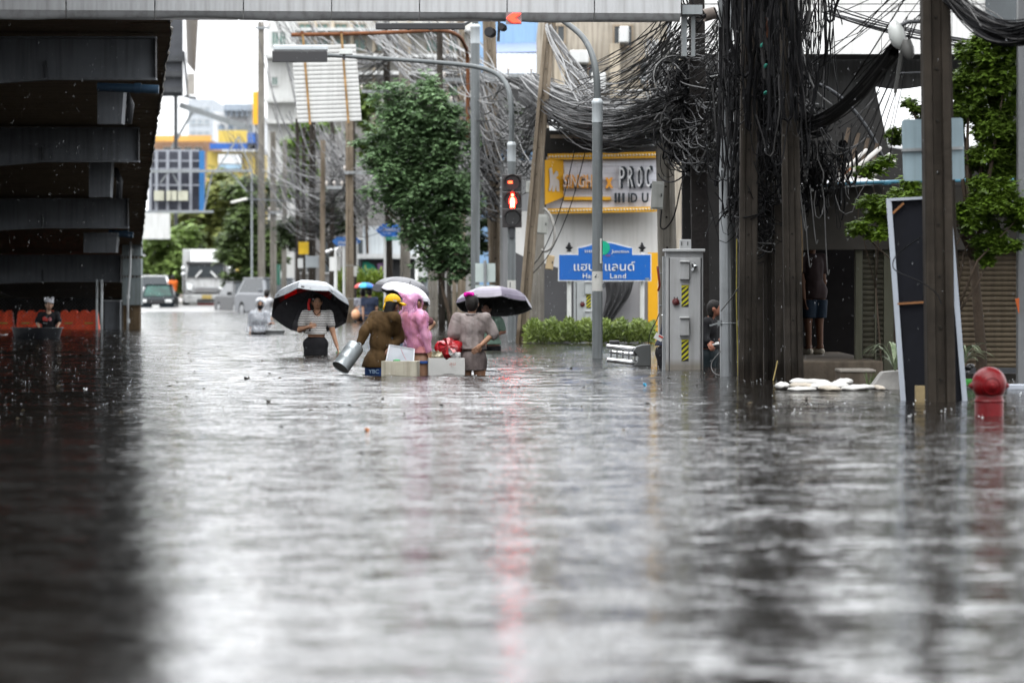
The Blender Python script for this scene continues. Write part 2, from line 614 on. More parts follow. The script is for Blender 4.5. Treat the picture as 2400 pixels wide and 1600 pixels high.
# ================================================================== FLYOVER ON THE LEFT
E = [(12, -1.25, 6.9), (20, -1.95, 6.85), (30, -2.7, 6.7), (40, -3.4, 6.45), (55, -4.45, 5.75), (67, -5.36, 5.06), (83, -6.92, 4.19), (95, -8.15, 3.05), (105, -9.15, 1.86), (113, -9.95, 0.8), (119, -10.5, 0.05), (125, -11.0, -0.75)]
EW = 13.0
E = [(d, X_, z_ + 0.03) for d, X_, z_ in E]
fl0 = Vector((-8, 90, 0))
FO = thing('flyover', 'dark flyover ramp descending along the left side', 'flyover', fl0)
boardm = mat('board_formed_concrete', (0.30, 0.235, 0.165), 0.85, var=0.28, scale=1.5, bump=0.5, streak=0.3, stretch=(0.6, 3.5, 1))
m = MB(fl0)
secs = []
for d, X_, z_ in E:
    secs.append([(X_, d, z_), (X_, d, z_ + 0.9), (X_ - 0.2, d, z_ + 0.9), (X_ - 0.25, d, z_ + 0.32), (X_ - EW, d, z_ + 0.32), (X_ - EW, d, z_)])
vs = [q for s_ in secs for q in s_]
fs = []
for i in range(len(secs) - 1):
    for j in range(6):
        fs.append((i * 6 + j, i * 6 + (j + 1) % 6, (i + 1) * 6 + (j + 1) % 6, (i + 1) * 6 + j))
m.add(vs, fs)
m.build('deck', boardm, FO)


def edge_at(d):
    for (d0, x0, z0), (d1, x1, z1) in zip(E, E[1:]):
        if d0 <= d <= d1:
            q = (d - d0) / (d1 - d0)
            return x0 + (x1 - x0) * q, z0 + (z1 - z0) * q
    return E[-1][1:]


# board marks of the cast overhang: raised strips across the soffit near its edge
d = 60.0
i = 0
while d < 112:
    X_, z_ = edge_at(d)
    X2, z2 = edge_at(d + 0.42)
    m = MB(fl0)
    hh = 0.006 + 0.012 * R.random()
    m.add([(X_ + 0.004, d, z_ - hh), (X2 + 0.004, d + 0.42, z2 - hh), (X2 - 0.62, d + 0.42, z2 - hh), (X_ - 0.62, d, z_ - hh),
           (X_ + 0.004, d, z_ + 0.01), (X2 + 0.004, d + 0.42, z2 + 0.01), (X2 - 0.62, d + 0.42, z2 + 0.01), (X_ - 0.62, d, z_ + 0.01)],
          [(3, 2, 1, 0), (4, 5, 6, 7), (0, 1, 5, 4), (1, 2, 6, 5), (2, 3, 7, 6), (3, 0, 4, 7)])
    m.build('soffit_board', boardm, FO)
    d += 0.45
    i += 1
# drip of old mortar along the edge
m = MB(fl0)
pts = []
d = 58.0
while d < 112:
    X_, z_ = edge_at(d)
    pts.append((X_ + R.uniform(-0.01, 0.02), d, z_ + R.uniform(-0.03, 0.015)))
    d += 0.35
m.tube(pts, [R.uniform(0.012, 0.04) for _ in pts], 5)
m.build('edge_drip', mat('old_mortar', (0.25, 0.24, 0.22), 0.9), FO)

# steel cross beams
for (pxr, pyt, pyb, d, pxs, drop) in ((365, 85, 187, 67.0, 107, 0.10), (325, 298, 380, 83.0, 98, 0.12), (300, 465, 535, 95.0, 98, 0.06), (283, 597, 661, 104.5, 98, 0.05)):
    a, b_ = P(pxr, pyt, d), P(pxr, pyb, d)
    zt, zb = a.z, b_.z
    xr = a.x
    xs = P(pxs, pyt, d).x
    xl = xr - 6.5
    fw = 0.32
    m = MB(fl0)
    # web, then flanges, end plate and stiffeners
    m.prism([(xr - 0.03, d + 0.1, zt - 0.03), (xr - 0.03, d + 0.1, zb + 0.03), (xs, d + 0.1, zb + 0.03), (xl, d + 0.1, zb - drop * 3), (xl, d + 0.1, zt - 0.03)], (0, 0.03, 0))
    m.build('beam_web', girder_paint, FO)
    for nm_, pts_ in (('top_flange', [(xl, zt - 0.03), (xr, zt - 0.03), (xr, zt), (xl, zt)]),
                      ('bottom_flange', [(xs, zb), (xr, zb), (xr, zb + 0.03), (xs, zb + 0.03)]),
                      ('haunch_flange', [(xl, zb - drop * 3 - 0.03), (xs, zb - 0.001), (xs, zb + 0.029), (xl, zb - drop * 3)])):
        m = MB(fl0)
        m.prism([(q[0], d, q[1]) for q in pts_], (0, fw, 0))
        m.build(nm_, girder_paint, FO)
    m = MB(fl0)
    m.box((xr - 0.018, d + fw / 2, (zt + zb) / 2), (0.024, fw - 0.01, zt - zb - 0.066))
    m.build('end_plate', mat('end_plate_shaded', (0.02, 0.021, 0.023), 0.7), FO)  # plate colour darkened to draw the shading line at the beam end
    m = MB(fl0)
    m.box((xs, d + 0.07, zb + 0.03 + (zt - zb) * 0.2), (0.022, 0.06, (zt - zb) * 0.4))
    m.build('stiffener', steel_dark, FO)
# long girders under the deck
for off, hgt, wdt in ((4.2, 0.6, 0.4), (6.6, 0.6, 0.4)):
    m = MB(fl0)
    for (d0, x0, z0), (d1, x1, z1) in zip(E[4:8], E[5:9]):
        m.bar((x0 - off, d0, z0 - hgt / 2 - 0.01), (x1 - off, d1, z1 - hgt / 2 - 0.01), wdt, hgt)
    m.build('long_girder', girder_paint, FO)
# grey pier haunches seen between the beams
for (p0, q0, p1, q1, d) in ((228, 210, 290, 290, 72.0), (208, 380, 262, 462, 88.0), (196, 545, 275, 592, 99.0)):
    m = MB(fl0)
    a, b_ = P(p0, q0, d), P(p1, q1, d)
    m.prism([a, Vector((b_.x, d, a.z)), b_ + Vector((-0.04, 0, 0)), Vector((a.x, d, b_.z))], (0, 0.6, 0))
    m.build('haunch_block', girder_paint, FO)
# drain pipes below
blue = mat('blue_pipe_paint', (0.045, 0.095, 0.16), 0.4, var=0.1)
for p0, p1, py, d, r_ in ((228, 372, 207, 71.0, 0.075), (255, 312, 548, 99.5, 0.075)):
    m = MB(fl0)
    m.tube([P(p0, py - 3, d), P(p1, py + 3, d)], r_, 12)
    m.lathe([(r_ * 1.18, 0), (r_ * 1.18, 0.12)], rot4(P(p0 + (p1 - p0) * 0.6, py, d), (1, 0, 0)), 12)
    m.build('drain_pipe', blue, FO, smooth='auto')
for p0, q0, p1, q1, d in ((292, 215, 300, 290, 74.5), (268, 395, 278, 465, 90.0)):
    m = MB(fl0)
    a, b_ = P(p0, q0, d), P(p1, q1, d)
    m.tube([a, a.lerp(b_, 0.4) + Vector((0.08, 0, 0)), b_], 0.07, 8)
    m.build('elbow_pipe', steel_dark, FO, smooth=True)

# pier with steel jacket, and the panel beside it
c0 = P(305, 772, D(772))
dd = c0.y
T = thing('flyover_pier', 'steel jacketed concrete pier under the low end of flyover', 'pier', (c0.x, dd, 0))
o = Vector((c0.x, dd, 0))
m = MB(o)
a, b_ = P(287, 530, dd), P(327, 530, dd)
zt = a.z
m.box(((a.x + b_.x) / 2, dd + 0.3, (zt + GROUND) / 2), (b_.x - a.x - 0.02, 0.5, zt - GROUND))
m.build('core', mat('pier_core', (0.12, 0.085, 0.05), 0.85, var=0.3, streak=0.4), T)
jm = mat('jacket_plate', (0.20, 0.235, 0.24), 0.45, 0.15, var=0.12, scale=2, streak=0.3)
for q0, q1 in ((538, 600), (606, 646), (650, 715)):
    m = MB(o)
    z0, z1 = P(300, q1, dd).z, P(300, q0, dd).z
    m.box(((a.x + b_.x) / 2 + 0.01, dd + 0.28, (z0 + z1) / 2), (b_.x - a.x + 0.04, 0.56, z1 - z0))
    m.build('jacket_plate', jm, T, bevel=0.006)
m = MB(o)
for q in (603, 648):
    z_ = P(300, q, dd).z
    for px in (290, 296, 306, 316, 324):
        c = P(px, q, dd)
        m.lathe([(0.018, -0.02), (0.018, 0.02)], rot4(c + Vector((0, -0.01, 0)), (0, 1, 0)), 6)
m.build('clamp_bolts', steel_galv, T)
p0 = P(300, 775, dd - 0.6)
T = thing('downpipe', 'slim pale downpipe spilling water in front of the jacketed pier', 'pipe', (p0.x, p0.y, 0))
m = MB((p0.x, p0.y, 0))
m.tube([P(307, 528, dd - 0.6), P(305, 640, dd - 0.6), P(300, 700, dd - 0.6), P(299, 790, dd - 0.6)], 0.028, 8)
m.build('pipe', mat('pvc_pale', (0.55, 0.57, 0.58), 0.35, var=0.08), T, smooth=True)
m = MB((p0.x, p0.y, 0))
for q in (695, 752):
    m.lathe([(0.04, -0.05), (0.04, 0.05)], Matrix.Translation(P(300.5, q, dd - 0.6)), 8)
m.build('pipe_collar', mat('pvc_pale', (0.55, 0.57, 0.58)), T)
p0 = P(262, 772, 104.0)
T = thing('switch_box', 'plain grey steel box standing left of the jacketed pier', 'cabinet', (p0.x, 104, 0))
o = Vector((p0.x, 104, 0))
a, b_ = P(244, 706, 104), P(281, 706, 104)
MB(o).box(((a.x + b_.x) / 2, 104.2, (a.z + GROUND) / 2), (b_.x - a.x, 0.4, a.z - GROUND)).build('body', girder_paint, T, bevel=0.01)
MB(o).box(((a.x + b_.x) / 2, 104.17, a.z + 0.015), (b_.x - a.x + 0.04, 0.5, 0.03)).build('lid', steel_galv, T)

# dark retaining wall closing the space below the deck
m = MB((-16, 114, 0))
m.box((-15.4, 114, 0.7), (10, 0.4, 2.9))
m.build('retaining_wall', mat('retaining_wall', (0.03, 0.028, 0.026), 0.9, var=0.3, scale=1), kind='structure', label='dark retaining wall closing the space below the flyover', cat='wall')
# chain link fence, with two posts at its end
fo = P(100, 770, 103.0)
FE = thing('chain_link_fence', 'dim chain link fence behind the orange barriers', 'fence', (fo.x, 103, 0))
o = Vector((fo.x, 103, 0))
for px, r_ in ((227, 0.03), (238, 0.036)):
    m = MB(o)
    a = P(px, 655, 103)
    m.tube([(a.x, 103, GROUND), (a.x, 103, a.z)], r_, 10)
    m.build('post', mat('pale_post', (0.50, 0.53, 0.54), 0.4, 0.2, var=0.1), FE, smooth=True)
m = MB(o)
xa, xb = P(-60, 700, 103).x, P(226, 700, 103).x
z0, z1 = GROUND, P(0, 664, 103).z
h = z1 - z0
x = xa - h
while x < xb:
    for sgn in (1, -1):
        p, q = (x, z0), (x + h, z1)
        if sgn < 0: p, q = (x, z1), (x + h, z0)
        t0 = max(0, (xa - x) / h); t1 = min(1, (xb - x) / h)
        if t1 > t0:
            m.tube([(p[0] + (q[0] - p[0]) * t0, 103 + 0.004 * sgn, p[1] + (q[1] - p[1]) * t0), (p[0] + (q[0] - p[0]) * t1, 103 + 0.004 * sgn, p[1] + (q[1] - p[1]) * t1)], 0.004, 3, False)
    x += 0.085
m.build('wire_mesh', steel_dark, FE, kind='stuff')

# orange water filled barriers
om = mat('barrier_orange', (1.45, 0.15, 0.04), 0.45, var=0.14, scale=3, streak=0.2)
ym = mat('reflector_yellow', (0.75, 0.42, 0.02), 0.35, var=0.1)
BL = ['dim orange road barrier cut off by the photo edge left of the wader', 'orange road barrier behind the wader in the paper crown', 'bright orange road barrier beside the two pale posts']
for k, (x0, x1) in enumerate(((-62, 34), (38, 133), (138, 234))):
    a, b_ = P(x0, 727, 104.6), P(x1, 727, 104.6)
    ctr = Vector(((a.x + b_.x) / 2, 104.6, 0))
    L = b_.x - a.x
    T = thing('road_barrier', BL[k], 'barrier', ctr, group='orange plastic barriers under the flyover')
    m = MB()
    zt = a.z
    half = L / 2
    prof = [(-half, GROUND), (half, GROUND), (half, -0.02), (half - 0.02, 0.10), (half - 0.05, zt - 0.05), (half - 0.1, zt)]
    for q in (0.25, 0.0, -0.25):
        prof += [(q * L + 0.07, zt), (q * L + 0.03, zt - 0.05), (q * L - 0.03, zt - 0.05), (q * L - 0.07, zt)]
    prof += [(-half + 0.1, zt), (-half + 0.05, zt - 0.05), (-half + 0.02, 0.10), (-half, -0.02)]
    m.prism([(q[0], -0.12, q[1]) for q in prof], (0, 0.3, 0))
    m.box((0, 0.03, 0.02), (L * 0.98, 0.42, 0.16))
    m.build('shell', om, T, bevel=0.02)
    for q in (-0.37, -0.12, 0.14, 0.38):
        r_ = MB()
        r_.prism([(q * L - 0.07, -0.121, 0.12), (q * L + 0.05, -0.121, 0.12), (q * L + 0.01, -0.121, zt - 0.08), (q * L - 0.05, -0.121, zt - 0.08)], (0, -0.035, 0))
        r_.build('rib', om, T, bevel=0.012)
    for q in (-0.25, 0.25):
        r_ = MB()
        r_.box((q * L, -0.165, 0.145), (0.2, 0.02, 0.04))
        r_.build('reflector', ym, T)

# ================================================================== BUILDINGS
glass_dark = mat('glass_dark', (0.05, 0.06, 0.065), 0.12, var=0.3, scale=1.2)
glass_green = mat('glass_green', (0.10, 0.19, 0.16), 0.15, var=0.2, scale=1)
wall_white = mat('wall_white', (0.66, 0.67, 0.66), 0.7, var=0.08, scale=0.5, streak=0.22)
wall_grey = mat('wall_grey', (0.26, 0.265, 0.27), 0.75, var=0.15, scale=0.6, streak=0.3)
wall_beige = mat('wall_beige', (0.48, 0.42, 0.33), 0.8, var=0.15, scale=0.5, streak=0.35)
wall_tan = mat('wall_tan', (0.34, 0.28, 0.21), 0.8, var=0.2, scale=0.5, streak=0.3)
wall_dark = mat('wall_dark', (0.040, 0.038, 0.036), 0.85, var=0.35, scale=0.7)


def block(name, label, cat, x0, x1, ytop, d, depth, m_, windows=(), ybase=None, wm=None, fm=None, group=None):
    a, b_ = P(x0, ytop, d), P(x1, ytop, d)
    base = P(x0, ybase, d).z if ybase else GROUND
    o = Vector(((a.x + b_.x) / 2, d, 0))
    T = thing(name, label, cat, o, group=group)
    MB(o).box((o.x, d + depth / 2, (a.z + base) / 2), (b_.x - a.x, depth, a.z - base)).build('wall', m_, T)
    for w in windows:
        p, q = P(w[0], w[1], d), P(w[2], w[3], d)
        ww, hh = q.x - p.x, p.z - q.z
        c = Vector(((p.x + q.x) / 2, d, (p.z + q.z) / 2))
        f = MB(o)
        fw = max(0.05, ww * 0.05)
        f.box(c + Vector((0, -0.02, hh / 2)), (ww + fw * 2, 0.12, fw))
        f.box(c + Vector((0, -0.02, -hh / 2)), (ww + fw * 2, 0.16, fw))
        f.box(c + Vector((-ww / 2 - fw / 2 + 0.003, -0.02, 0)), (fw, 0.10, hh - fw))
        f.box(c + Vector((ww / 2 + fw / 2 - 0.003, -0.02, 0)), (fw, 0.10, hh - fw))
        f.box(c + Vector((0, -0.02, 0)), (fw * 0.7, 0.07, hh - fw))
        fo_ = f.build('window', fm or wall_white, T)
        MB(o).box(c + Vector((0, -0.008, 0)), (ww, 0.03, hh)).build('pane', wm or glass_dark, fo_)
    return T, o


# pale distant blocks beyond the end of the street
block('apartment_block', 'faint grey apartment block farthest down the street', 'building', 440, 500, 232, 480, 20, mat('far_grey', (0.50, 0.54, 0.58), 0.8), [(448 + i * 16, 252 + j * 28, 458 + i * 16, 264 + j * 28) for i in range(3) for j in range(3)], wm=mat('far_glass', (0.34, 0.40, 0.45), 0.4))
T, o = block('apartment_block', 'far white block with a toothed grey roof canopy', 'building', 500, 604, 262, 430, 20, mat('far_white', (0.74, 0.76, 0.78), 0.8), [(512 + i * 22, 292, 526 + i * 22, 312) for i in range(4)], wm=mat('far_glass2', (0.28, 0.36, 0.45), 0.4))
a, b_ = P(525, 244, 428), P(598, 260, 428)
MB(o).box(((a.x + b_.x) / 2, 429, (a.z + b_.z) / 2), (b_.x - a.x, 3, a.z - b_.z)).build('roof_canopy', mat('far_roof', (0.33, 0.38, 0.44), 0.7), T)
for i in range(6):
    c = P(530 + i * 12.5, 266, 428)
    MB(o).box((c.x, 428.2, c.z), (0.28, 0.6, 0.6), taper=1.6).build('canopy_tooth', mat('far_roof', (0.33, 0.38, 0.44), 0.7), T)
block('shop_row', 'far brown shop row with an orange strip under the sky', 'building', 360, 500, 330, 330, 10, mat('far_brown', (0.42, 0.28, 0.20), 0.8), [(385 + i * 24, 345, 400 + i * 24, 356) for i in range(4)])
m = MB((-26, 329, 0))
a, b_ = P(355, 318, 329), P(495, 332, 329)
m.box(((a.x + b_.x) / 2, 329, (a.z + b_.z) / 2), (b_.x - a.x, 1, a.z - b_.z))
m.build('shop_fascia', mat('far_orange', (0.75, 0.42, 0.12), 0.6, var=0.15, scale=0.3), label='orange fascia board along the far brown shop row', cat='sign')
# yellow and blue store
T, o = block('store', 'yellow and blue store beyond the billboard gantry', 'building', 486, 606, 355, 300, 14, mat('store_yellow', (0.62, 0.47, 0.12), 0.6, var=0.15, scale=0.4))
for nm_, x0, x1, y0, y1, m_ in (('roof_sign', 512, 580, 306, 334, mat('store_yellow', (0.62, 0.47, 0.12))), ('blue_band', 492, 606, 336, 350, mat('store_blue', (0.03, 0.12, 0.42), 0.5)),
                            ('blue_tower', 580, 604, 312, 350, mat('store_blue', (0.03, 0.12, 0.42), 0.5)), ('white_window', 512, 566, 362, 384, mat('store_white', (0.7, 0.72, 0.72), 0.6)),
                            ('lower_band', 512, 566, 386, 396, mat('store_pale_blue', (0.35, 0.5, 0.62), 0.6))):
    a, b_ = P(x0, y0, 299.4), P(x1, y1, 299.4)
    MB(o).box(((a.x + b_.x) / 2, 299.6, (a.z + b_.z) / 2), (b_.x - a.x, 0.9, a.z - b_.z)).build(nm_, m_, T)
a, b_ = P(593, 215, 260), P(607, 292, 260)
o = Vector(((a.x + b_.x) / 2, 260, 0))
T = thing('pylon_sign', 'tall narrow yellow sign board beside the white block', 'sign', o)
MB(o).box((o.x, 260, (a.z + b_.z) / 2), (b_.x - a.x, 0.4, a.z - b_.z)).build('board', mat('pylon_yellow', (0.80, 0.42, 0.02), 0.5, var=0.08), T)
MB(o).bar((o.x, 260.3, GROUND), (o.x, 260.3, b_.z), 0.12, 0.12).build('mast', steel_dark, T)
a, b_ = P(583, 222, 262), P(590, 300, 262)
o = Vector(((a.x + b_.x) / 2, 262, 0))
T = thing('lattice_mast', 'thin grey lattice mast next to the yellow sign board', 'mast', o)
m = MB(o)
for sx in (-0.09, 0.09):
    m.bar((o.x + sx, 262, GROUND), (o.x + sx, 262, a.z), 0.03, 0.03)
for i in range(40):
    z_ = GROUND + (a.z - GROUND) * i / 40
    m.bar((o.x - 0.09, 262, z_), (o.x + 0.09, 262, z_ + 0.28), 0.02, 0.02)
m.build('lattice', steel_galv, T)

# white tower left of the pole row
T, o = block('white_building', 'white concrete building with green windows behind the pole row', 'building', 626, 692, 44, 215, 12, wall_white,
             [(638, 74, 652, 106), (656, 74, 669, 106), (638, 180, 650, 200)], wm=glass_green)
for y_ in (128, 232, 282):
    a, b_ = P(622, y_, 214.5), P(694, y_ + 8, 214.5)
    MB(o).box(((a.x + b_.x) / 2, 214.7, (a.z + b_.z) / 2), (b_.x - a.x, 0.8, a.z - b_.z)).build('ledge', wall_white, T)
# the long mid block behind the slatted sign and the trees
T, o = block('shophouse', 'long weathered shophouse with green windows behind the slatted sign', 'building', 694, 1118, 42, 200, 14, mat('shophouse_cream', (0.55, 0.54, 0.50), 0.8, var=0.14, scale=0.4, streak=0.35),
             [(x_, y_, x_ + 26, y_ + 30) for x_ in (702, 742, 786, 830, 884, 928, 1000, 1050) for y_ in (56, 92, 196)], wm=glass_green, fm=wall_tan)
for i, y_ in enumerate((66, 128, 168, 236)):
    a, b_ = P(690, y_, 199), P(1120, y_ + 7, 199)
    MB(o).box(((a.x + b_.x) / 2, 199.4, (a.z + b_.z) / 2), (b_.x - a.x, 1.2, a.z - b_.z)).build('floor_ledge', wall_white if i != 3 else wall_grey, T)
for x_ in (735, 775, 820, 872, 955, 1045):
    a, b_ = P(x_, 44, 199), P(x_ + 7, 330, 199)
    MB(o).box(((a.x + b_.x) / 2, 199.75, (a.z + b_.z) / 2), (b_.x - a.x, 0.5, a.z - b_.z)).build('pilaster', wall_beige, T)
block('low_shop', 'low grey shop front behind the middle of the pole row', 'building', 690, 1120, 300, 185, 8, mat('low_shop_grey', (0.22, 0.215, 0.21), 0.8, var=0.3, scale=0.4, streak=0.3), [(700 + i * 60, 560, 735 + i * 60, 640) for i in range(6)])
# white awning shop between the poles
T, o = block('white_shop', 'white fronted shop with a green banner between the poles', 'building', 850, 1010, 530, 150, 6, mat('shop_sheet', (0.56, 0.60, 0.62), 0.6, var=0.12, scale=0.5, streak=0.2))
a, b_ = P(838, 595, 149), P(1012, 606, 149)
MB(o).box(((a.x + b_.x) / 2, 149.4, (a.z + b_.z) / 2), (b_.x - a.x, 1.2, a.z - b_.z)).build('awning', wall_white, T)
a, b_ = P(845, 608, 149.6), P(1000, 660, 149.6)
MB(o).box(((a.x + b_.x) / 2, 149.7, (a.z + b_.z) / 2), (b_.x - a.x, 0.5, a.z - b_.z)).build('shop_opening', mat('shop_opening', (0.10, 0.10, 0.10), 0.7, var=0.5, scale=2), T)
m = MB(o)
m.prism([P(850, 614, 149), P(862, 613, 149), P(876, 622, 149), P(884, 634, 149), P(886, 649, 149), P(849, 650, 149)], (0, 0.1, 0))
m.build('green_banner', mat('banner_green', (0.02, 0.22, 0.14), 0.6, var=0.15), T)
m = MB(o)
m.prism([P(884, 618, 149.05), P(902, 616, 149.05), P(904, 650, 149.05), P(889, 650, 149.05)], (0, 0.1, 0))
m.build('purple_banner', mat('banner_purple', (0.28, 0.16, 0.30), 0.7, var=0.3, scale=5), T)
a = P(968, 560, 149)
for x0, x1, y0, y1 in ((972, 1000, 585, 650),):
    p, q = P(x0, y0, 148), P(x1, y1, 148)
    MB(o).box(((p.x + q.x) / 2, 148.3, (p.z + q.z) / 2), (q.x - p.x, 0.3, p.z - q.z)).build('white_shutter', wall_white, T)

# blue roofed house
T, o = block('blue_house', 'pale blue house with a dark blue sheet roof', 'building', 1112, 1268, 42, 135, 8, mat('wall_sky_blue', (0.28, 0.45, 0.68), 0.7, var=0.08, scale=0.5, streak=0.15))
m = MB(o)
m.prism([P(1155, 102, 134), P(1262, 100, 134), P(1262, 122, 131), P(1150, 124, 131)], (0, 0.3, -0.05))
m.build('blue_roof', mat('roof_blue', (0.09, 0.14, 0.28), 0.5, var=0.12), T)
for k in range(9):
    m = MB(o)
    x0 = 1150 + k * 12.5
    m.prism([P(x0, 125, 131), P(x0 + 11.8, 125, 131), P(x0 + 12.6, 172, 127), P(x0 + 0.8, 172, 127)], (0, 0.1, -0.08))
    m.build('roof_sheet', mat('roof_sheet_grey', (0.30, 0.34, 0.40), 0.45, 0.2, var=0.12, scale=2), T)
MB(o).box((P(1190, 300, 133).x, 133.5, P(1190, 260, 133).z), (2.1, 0.6, 2.4)).build('lower_wall', mat('lower_wall', (0.10, 0.10, 0.10), 0.8, var=0.4), T)
block('grey_wall_house', 'dark grey rendered wall behind the pedestrian signal', 'building', 1172, 1262, 376, 98, 4, wall_grey)

# beige building behind the sagging cables
T, o = block('beige_building', 'stained beige building behind the sagging cable bundle', 'building', 1262, 1640, 42, 112, 10, mat('beige_stained', (0.40, 0.36, 0.30), 0.85, var=0.22, scale=0.6, streak=0.45),
             [(1290, 60, 1322, 100), (1360, 150, 1396, 200), (1440, 60, 1480, 110), (1500, 140, 1536, 200)], wm=glass_dark, fm=wall_tan)
for x0, x1, y0, y1, nm_ in ((1335, 1380, 118, 148, 'ac_unit'), (1452, 1474, 62, 100, 'ac_unit'), (1386, 1420, 170, 210, 'ac_unit')):
    p, q = P(x0, y0, 111), P(x1, y1, 111)
    MB(o).box(((p.x + q.x) / 2, 111.4, (p.z + q.z) / 2), (q.x - p.x, 0.9, p.z - q.z)).build(nm_, wall_white, T, bevel=0.03)
for x_ in (1430, 1300):
    p, q = P(x_, 100, 111), P(x_ + 24, 300, 111)
    MB(o).box(((p.x + q.x) / 2, 111.7, (p.z + q.z) / 2), (q.x - p.x, 0.7, p.z - q.z)).build('pilaster', wall_beige, T)

# ---- the beer shop with the yellow framed sign
ds = 88.0
o = Vector((P(1390, 700, ds).x, ds, 0))
SH = thing('shop', 'white shop front carrying a yellow framed sign behind the blue board', 'shop', o)


def panel(nm_, x0, y0, x1, y1, d, th, m_, parent, o_, **kw):
    a, b_ = P(x0, y0, d), P(x1, y1, d)
    return MB(o_).box(((a.x + b_.x) / 2, d + th / 2, (a.z + b_.z) / 2), (b_.x - a.x, th, a.z - b_.z)).build(nm_, m_, parent, **kw)


panel('front_wall', 1205, 495, 1552, 830, ds, 3, mat('shop_white', (0.74, 0.74, 0.72), 0.6, var=0.05, scale=0.5, streak=0.12), SH, o)
panel('upper_wall', 1255, 300, 1560, 494, ds + 0.05, 3, wall_dark, SH, o)
m = MB(o)
m.prism([P(1288, 306, ds - 1.6), P(1548, 309, ds - 1.6), P(1548, 290, ds), P(1288, 287, ds)], (0, 0.02, 0.05))
m.build('awning_roof', mat('awning_white', (0.68, 0.70, 0.70), 0.4, var=0.12, scale=1.2, streak=0.15), SH)
panel('awning_beam', 1290, 316, 1548, 324, ds - 0.6, 0.1, wall_tan, SH, o)
m = MB(o)
m.prism([P(1345, 640, ds - 0.9), P(1225, 600, ds - 0.9), P(1205, 590, ds - 0.9), P(1205, 790, ds - 0.9), P(1345, 790, ds - 0.9)], (0, 0.9, 0))
m.build('grey_base', mat('base_grey', (0.085, 0.085, 0.088), 0.7, var=0.15, scale=1), SH)
panel('grey_wall', 1345, 655, 1520, 830, ds - 0.5, 0.5, mat('base_pale_grey', (0.30, 0.30, 0.31), 0.65, var=0.1, scale=1), SH, o)
panel('yellow_strip', 1519, 592, 1542, 790, ds - 0.7, 0.3, mat('sign_yellow', (0.78, 0.40, 0.01), 0.45, var=0.06), SH, o)
# grey net hanging in folds
m = MB(o)
m.sheet(lambda u, v: P(1415 + 70 * u * (1 - 0.7 * v) + 6 * math.sin(v * 5), 660 + 105 * v, ds - 0.75 + 0.05 * math.sin(u * 22 + v * 3)), 24, 12)
m.build('hanging_net', mat('net_grey', (0.06, 0.06, 0.062), 0.8, var=0.3, scale=4), SH, smooth=True)
# sign
so_ = Vector((P(1410, 430, ds - 0.5).x, ds - 0.5, P(1410, 430, ds - 0.5).z))
SG = thing('shop_sign', 'yellow framed white shop sign with raised letters on shop wall', 'sign', so_)
panel('sign_back', 1280, 368, 1545, 490, ds - 0.5, 0.2, mat('tile_grout', (0.45, 0.45, 0.48), 0.6, var=0.05), SG, so_)
tile = mat('sign_tile', (0.74, 0.74, 0.80), 0.35, var=0.05, scale=1.2)
for r_ in range(7):
    for c_ in range(7):
        x0 = 1322 + c_ * 32 + (0 if r_ % 2 else -6)
        y0 = 374 + r_ * 16.2
        panel('tile', max(1282, x0), y0, min(1543, x0 + 31.4), y0 + 15.6, ds - 0.515, 0.03, tile, SG, so_)
for y0, y1 in ((359, 373), (487, 499)):
    p, q = P(1284, (y0 + y1) / 2 + 2, ds - 0.62), P(1546, (y0 + y1) / 2 - 3, ds - 0.62)
    fr_ = MB(so_).bar(p, q, 0.16, (y1 - y0) * ds / F).build('sign_trim', mat('sign_yellow', (0.78, 0.40, 0.01)), SG)
    for k in range(36):
        c = p.lerp(q, (k + 0.5) / 36) + Vector((0, -0.09, 0))
        MB(so_).lathe([(0.0, -0.02), (0.026, 0), (0.022, 0.02)], rot4(c, (0, 1, 0)), 8).build('bulb', mat('bulb_cream', (0.75, 0.62, 0.42), 0.3, var=0), SG if False else fr_)
m = MB(so_)
m.prism([P(1277, 375, ds - 1.1), P(1321, 375, ds - 0.55), P(1321, 462, ds - 0.55), P(1277, 480, ds - 1.1)], (0.0, 0.04, 0))
m.build('side_panel', mat('sign_yellow', (0.78, 0.40, 0.01)), SG)
# pale rearing lion emblem, simplified
m = MB(so_)
for blob in ([(1287, 396), (1293, 392), (1297, 412), (1303, 400), (1308, 403), (1309, 411), (1303, 417), (1311, 424), (1311, 448), (1305, 449), (1303, 434), (1300, 449), (1294, 449), (1296, 434), (1290, 448), (1286, 448), (1289, 425)],):
    m.prism([P(x_, y_, ds - 1.1 + (x_ - 1277) / 44 * 0.55 - 0.02) for x_, y_ in blob], (0.0, -0.015, 0))
m.build('emblem', mat('emblem_pale', (0.55, 0.50, 0.46), 0.5, var=0.05), SG)
panel('yellow_bar', 1320, 461, 1432, 469, ds - 0.62, 0.1, mat('sign_yellow', (0.78, 0.4, 0.01)), SG, so_)


